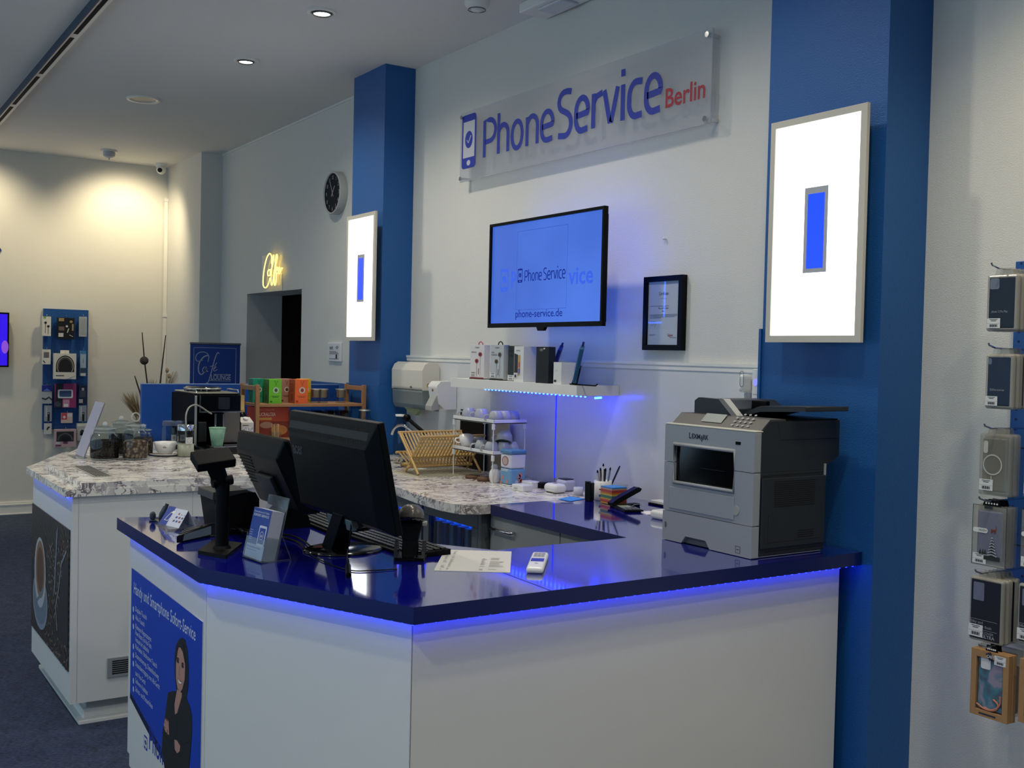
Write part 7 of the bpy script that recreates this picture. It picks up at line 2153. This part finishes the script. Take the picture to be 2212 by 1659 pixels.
def stack(label, kind, px0, px1, py0, py1, yf, n, grp, tabw=.03, hook=True):
    a, b = at(px0, (py0 + py1) / 2, y=yf), at(px1, (py0 + py1) / 2, y=yf)
    top, bot = at((px0 + px1) / 2, py0, y=yf).z, at((px0 + px1) / 2, py1, y=yf).z
    W_, H_ = b.x - a.x, top - bot
    xm = (a.x + b.x) / 2
    for i in range(n):
        y = yf + i * .021
        x0 = a.x + i * .0015 * (1 if i % 2 else -1)
        lab = label if i == 0 else '%s pack %s, mostly hidden behind the foremost %s' % (('second', 'third', 'rearmost', 'last')[min(i - 1, 3)], ('in the stack'), grp)
        t = thing('phone_case_pack' if kind != 'kraft' else 'phone_case_box', lab, 'phone case', (xm, y, bot), grp + ' stack')
        d = .018
        if kind == 'kraft':
            w = MB()
            w.box(x0, x0 + .018, y, y + d, bot, top).box(x0 + W_ - .018, x0 + W_, y, y + d, bot, top).box(x0 + .018, x0 + W_ - .018, y, y + d, top - .022, top).box(x0 + .018, x0 + W_ - .018, y, y + d, bot, bot + .020)
            w.box(x0 + .018, x0 + W_ - .018, y + d - .001, y + d, bot + .02, top - .022)
            w.build('carton', mat('kraft', 'a07a50', .8, noise=.05, nscale=40), t, .001)
            m_mc = mat('marbled_case', '6a6678', .3)
            nt = m_mc.node_tree
            if 'mc' not in [n_.label for n_ in nt.nodes]:
                tc = nt.nodes.new('ShaderNodeTexCoord'); tc.label = 'mc'
                nz = nt.nodes.new('ShaderNodeTexNoise'); nz.inputs['Scale'].default_value = 14; nz.inputs['Distortion'].default_value = 1.5
                cr = nt.nodes.new('ShaderNodeValToRGB')
                cr.color_ramp.elements[0].color = lin('4c4658'); cr.color_ramp.elements[0].position = .35
                cr.color_ramp.elements[1].color = lin('8c8496'); cr.color_ramp.elements[1].position = .62
                e_ = cr.color_ramp.elements.new(.5); e_.color = lin('3f7688')
                nt.links.new(tc.outputs['Object'], nz.inputs['Vector']); nt.links.new(nz.outputs['Fac'], cr.inputs[0])
                nt.links.new(cr.outputs[0], nt.nodes['Principled BSDF'].inputs['Base Color'])
            MB().box(x0 + .02, x0 + W_ - .02, y + .006, y + .014, bot + .022, top - .024).build('case', m_mc if label.find('green') < 0 else mat('green_case', '3f8068', .4), t, .006, 3)
            w = MB(frame((x0, y, bot), (1, 0, 0), (0, 0, 1)))
            if i == 0:
                barcode(w, W_ * .62, H_ * .83, W_ * .3, H_ * .14, 0, 1)
                w.poly([(W_ * .38, H_ * .96), (W_ * .52, H_ * 1.0), (W_ * .60, H_ * .92), (W_ * .5, H_ * .86)], .0006, 1)
                w.text('CASY', W_ * .42, H_ * .91, .012, .001, 0, width=W_ * .2, bold=.02)
                w.rect(W_ * .25, H_ * .035, W_ * .7, H_ * .06, .0006, 1)
                w.rrect(W_ * .24, H_ * .72, W_ * .5, H_ * .90, .006, -.005, 0)
                w.build('print', [m_sticker, m_inkd], t)
                MB().tube(smooth_path([Vector((x0 + .02, y + .004, bot + .035)), Vector((x0 + W_ * .4, y + .003, bot + .022)), Vector((x0 + W_ * .7, y + .004, bot + .028)), Vector((x0 + W_ * .75, y + .004, bot + .05)), Vector((x0 + W_ * .6, y + .004, bot + .06))], 2), .0028, 6).build('cord', mat('cord_pink', 'b87860', .7), t)
                MB().tube(smooth_path([Vector((x0 + W_ * .35, y + .004, bot + .028)), Vector((x0 + W_ * .55, y + .004, bot + .024)), Vector((x0 + W_ * .8, y + .004, bot + .045)), Vector((x0 + W_ * .78, y + .004, bot + .075))], 2), .0028, 6).build('cord', mat('cord_pink', 'b87860', .7), t)
        else:
            w = MB().box(x0, x0 + W_, y, y + d, bot, top)
            w.build('clear_shell', m_clearp if kind in ('clear', 'deer') else m_clearp2, t, .014 if kind != 'deer' else .001, 5)
            colm = {'navy': mat('case_navy', '101c2c', .45), 'navy2': mat('case_navy_blue', '16243a', .4), 'black': mat('case_black', '0c0e14', .5), 'clear': mat('case_clear', 'a5a299', .15, glass=True, alpha=.35, tint='dddcd6'), 'deer': mat('case_pale', '8c90a4', .2, glass=True, alpha=.5, tint='e0e2ea')}[kind]
            m_ = .007 if kind != 'deer' else .014
            if kind == 'clear':
                m_ = .012
            MB().box(x0 + m_, x0 + W_ - m_, y - .001, y + d - .006, bot + m_, top - m_).build('case', colm, t, .008 if kind != 'black' else .003, 4)
            if i == 0:
                w = MB(frame((x0, y - .0012, bot), (1, 0, 0), (0, 0, 1)))
                mats = [m_sticker, m_inkd, mat('camera_window', '6a7080', .3), mat('pale_print', '9a9ca2', .5), mat('deer_red', '7a2a26', .6), mat('tree_black', '20241f', .7), mat('ring_white', 'b9b7b0', .4), mat('tree_snow', 'a9aeb4', .6)]
                if kind in ('navy', 'navy2'):
                    big = kind == 'navy'
                    w.rrect(W_ * .12, H_ * (.74 if big else .80), W_ * (.42 if big else .24), H_ * (.93 if big else .92), .006, .0006, 2)
                    w.text('phone 12 Pro Max' if big else 'Silicone', W_ * .2, H_ * .33, .010, .0006, 3, width=W_ * .5)
                    barcode(w, W_ * .06, H_ * .06, W_ * .42, H_ * .17, 0, 1)
                elif kind == 'black':
                    w.rrect(W_ * .14, H_ * .64, W_ * .46, H_ * .92, .004, .0006, 2)
                    w.rect(W_ * .08, H_ * .34, W_ * .86, H_ * .345, .0006, 3).rect(W_ * .08, H_ * .19, W_ * .86, H_ * .195, .0006, 3)
                    w.text('Silky and', W_ * .08, H_ * .28, .012, .0006, 3)
                    w.text('soft-touch finish', W_ * .08, H_ * .22, .012, .0006, 3, width=W_ * .62)
                    w.text('COVER', W_ * .45, H_ * .13, .011, .0006, 3)
                    w.text('ULTRA', W_ * .42, H_ * .07, .014, .0006, 3, bold=.02)
                    barcode(w, W_ * .03, H_ * .07, W_ * .42, H_ * .19, 0, 1)
                elif kind == 'clear':
                    w.stroke([(W_ * .45 + .030 * math.cos(q * PI / 12), H_ * .5 + .030 * math.sin(q * PI / 12)) for q in range(24)], .004, .0006, 6, closed=True)
                    w.stroke([(W_ * .42, H_ * .32), (W_ * .42, H_ * .12)], .003, .0006, 6)
                    w.rrect(W_ * .16, H_ * .68, W_ * .3, H_ * .88, .006, .0006, 6)
                    barcode(w, W_ * .06, H_ * .08, W_ * .42, H_ * .18, 0, 1)
                else:
                    w.stroke([(0, 0), (W_, 0), (W_, H_), (0, H_)], .0025, .0006, 1, closed=True)
                    w.rect(W_ * .34, H_ * .95, W_ * .58, H_ * 1.0, .001, 1)
                    w.rrect(W_ * .02, H_ * .54, W_ * .46, H_ * .62, .006, .001, 0)
                    w.text('HUSH', W_ * .2, H_ * .565, .010, .0014, 1)
                    # deer and snowy fir
                    w.poly([(W_ * .56, H_ * .62), (W_ * .68, H_ * .62), (W_ * .72, H_ * .66), (W_ * .70, H_ * .59), (W_ * .56, H_ * .585)], .001, 4)
                    for u in (.57, .60, .66, .69):
                        w.stroke([(W_ * u, H_ * .59), (W_ * (u - .01), H_ * .55)], .002, .001, 4)
                    w.stroke([(W_ * .71, H_ * .65), (W_ * .70, H_ * .685)], .0015, .001, 4)
                    for k in range(7):
                        hw = .03 + k * .026
                        v = H_ * (.50 - k * .048)
                        w.poly([(W_ * (.6 - hw), v - H_ * .045), (W_ * (.6 + hw), v - H_ * .045), (W_ * .6, v + H_ * .01)], .001, 5)
                        w.stroke([(W_ * (.6 - hw * .8), v - H_ * .038), (W_ * .6, v - H_ * .012), (W_ * (.6 + hw * .8), v - H_ * .038)], .003, .0014, 7)
                    w.rect(W_ * .36, H_ * .10, W_ * .84, H_ * .17, .001, 5)
                    for u in (.25, .33, .40):
                        w.poly([(W_ * (u - .04), H_ * .18), (W_ * (u + .04), H_ * .18), (W_ * u, H_ * .28)], .001, 5)
                    barcode(w, W_ * .03, H_ * .02, W_ * .40, H_ * .17, 0, 1)
                w.build('print', mats, t)
        # hang tab
        tm = m_clearp if kind not in ('deer', 'kraft') else m_black
        w = MB().prism([(xm - tabw, top - .002), (xm + tabw, top - .002), (xm + tabw * .8, top + .018), (xm - tabw * .8, top + .018)], y + .007, y + .010, axis='y')
        if kind in ('deer', 'kraft') and i == 0:
            for q in range(5):
                w.cyl((xm - tabw * .6 + q * tabw * .3, y + .0068, top + .007), (xm - tabw * .6 + q * tabw * .3, y + .0062, top + .007), .0028, 8, mi=1)
        w.build('hang_tab', [tm, m_white], t)
    if hook:
        t = thing('display_hook', 'metal display hook carrying the %s stack' % grp, 'hook', (xm, YB_ - .012, top + .012), 'hooks of the phone case rack')
        MB().tube([(xm, YB_ - .012, top + .014), (xm, yf - .02, top + .016), (xm - .006, yf - .045, top + .024), (xm - .006, yf - .05, top + .030)], .0028, 8).build('hook_wire', m_chrome, t)
stack('navy blue phone case in clear pack with a square camera window, highest on the right', 'navy', 2130, 2199, 592, 716, 3.02, 4, 'top navy case')
stack('navy phone case in clear pack with a small camera hole, second from the top', 'navy2', 2127, 2189, 764, 884, 3.03, 4, 'second navy case')
stack('fully transparent phone case with a white ring, in a clear rounded pack', 'clear', 2113, 2184, 937, 1072, 3.03, 3, 'transparent case')
stack('phone case pack printed with a red deer and a snowy fir tree', 'deer', 2101, 2174, 1093, 1223, 3.02, 3, 'deer case', .03)
stack('black silky phone case in a milky pack with white lettering', 'black', 2092, 2166, 1249, 1389, 3.0, 5, 'black silky case')
stack('kraft carton with a window showing a marbled case and pink cord', 'kraft', 2096, 2178, 1408, 1553, 2.98, 2, 'marbled case box', .02)
stack('clear phone case pack at the right picture edge beside the transparent stack', 'clear', 2209, 2290, 955, 1080, 3.03, 2, 'edge transparent case')
stack('pale phone case pack at the right picture edge beside the deer stack', 'deer', 2205, 2285, 1105, 1232, 3.02, 2, 'edge pale case')
stack('black silky phone case pack cut by the right picture edge', 'black', 2196, 2280, 1266, 1398, 3.0, 2, 'edge black case')
stack('kraft carton with a green case, cut by the right picture edge', 'kraft', 2200, 2285, 1432, 1572, 2.98, 2, 'edge green case box', .02)
t = thing('zip_bag', 'clear zip bags with dark contents hanging behind the kraft carton', 'bag', (-1.95, 3.08, .5))
a, b = at(2150, 1395, y=3.09), at(2196, 1550, y=3.09)
MB().box(a.x - .05, b.x, 3.085, 3.12, b.z, a.z).build('bag', m_clearp, t, .004)
MB().box(a.x - .04, b.x - .008, 3.09, 3.115, b.z + .005, a.z - .05).build('contents', mat('bag_contents', '2a2c2e', .6, noise=.3, nscale=60), t, .006)
MB().box(a.x - .05, b.x, 3.0845, 3.085, a.z - .012, a.z - .009).build('red_seal', mat('zip_red', '8a3038', .5), t)
MB().tube([((a.x + b.x) / 2, YB_ - .012, a.z + .02), ((a.x + b.x) / 2, 3.06, a.z + .012)], .0028, 8).build('hook_wire', m_chrome, t)
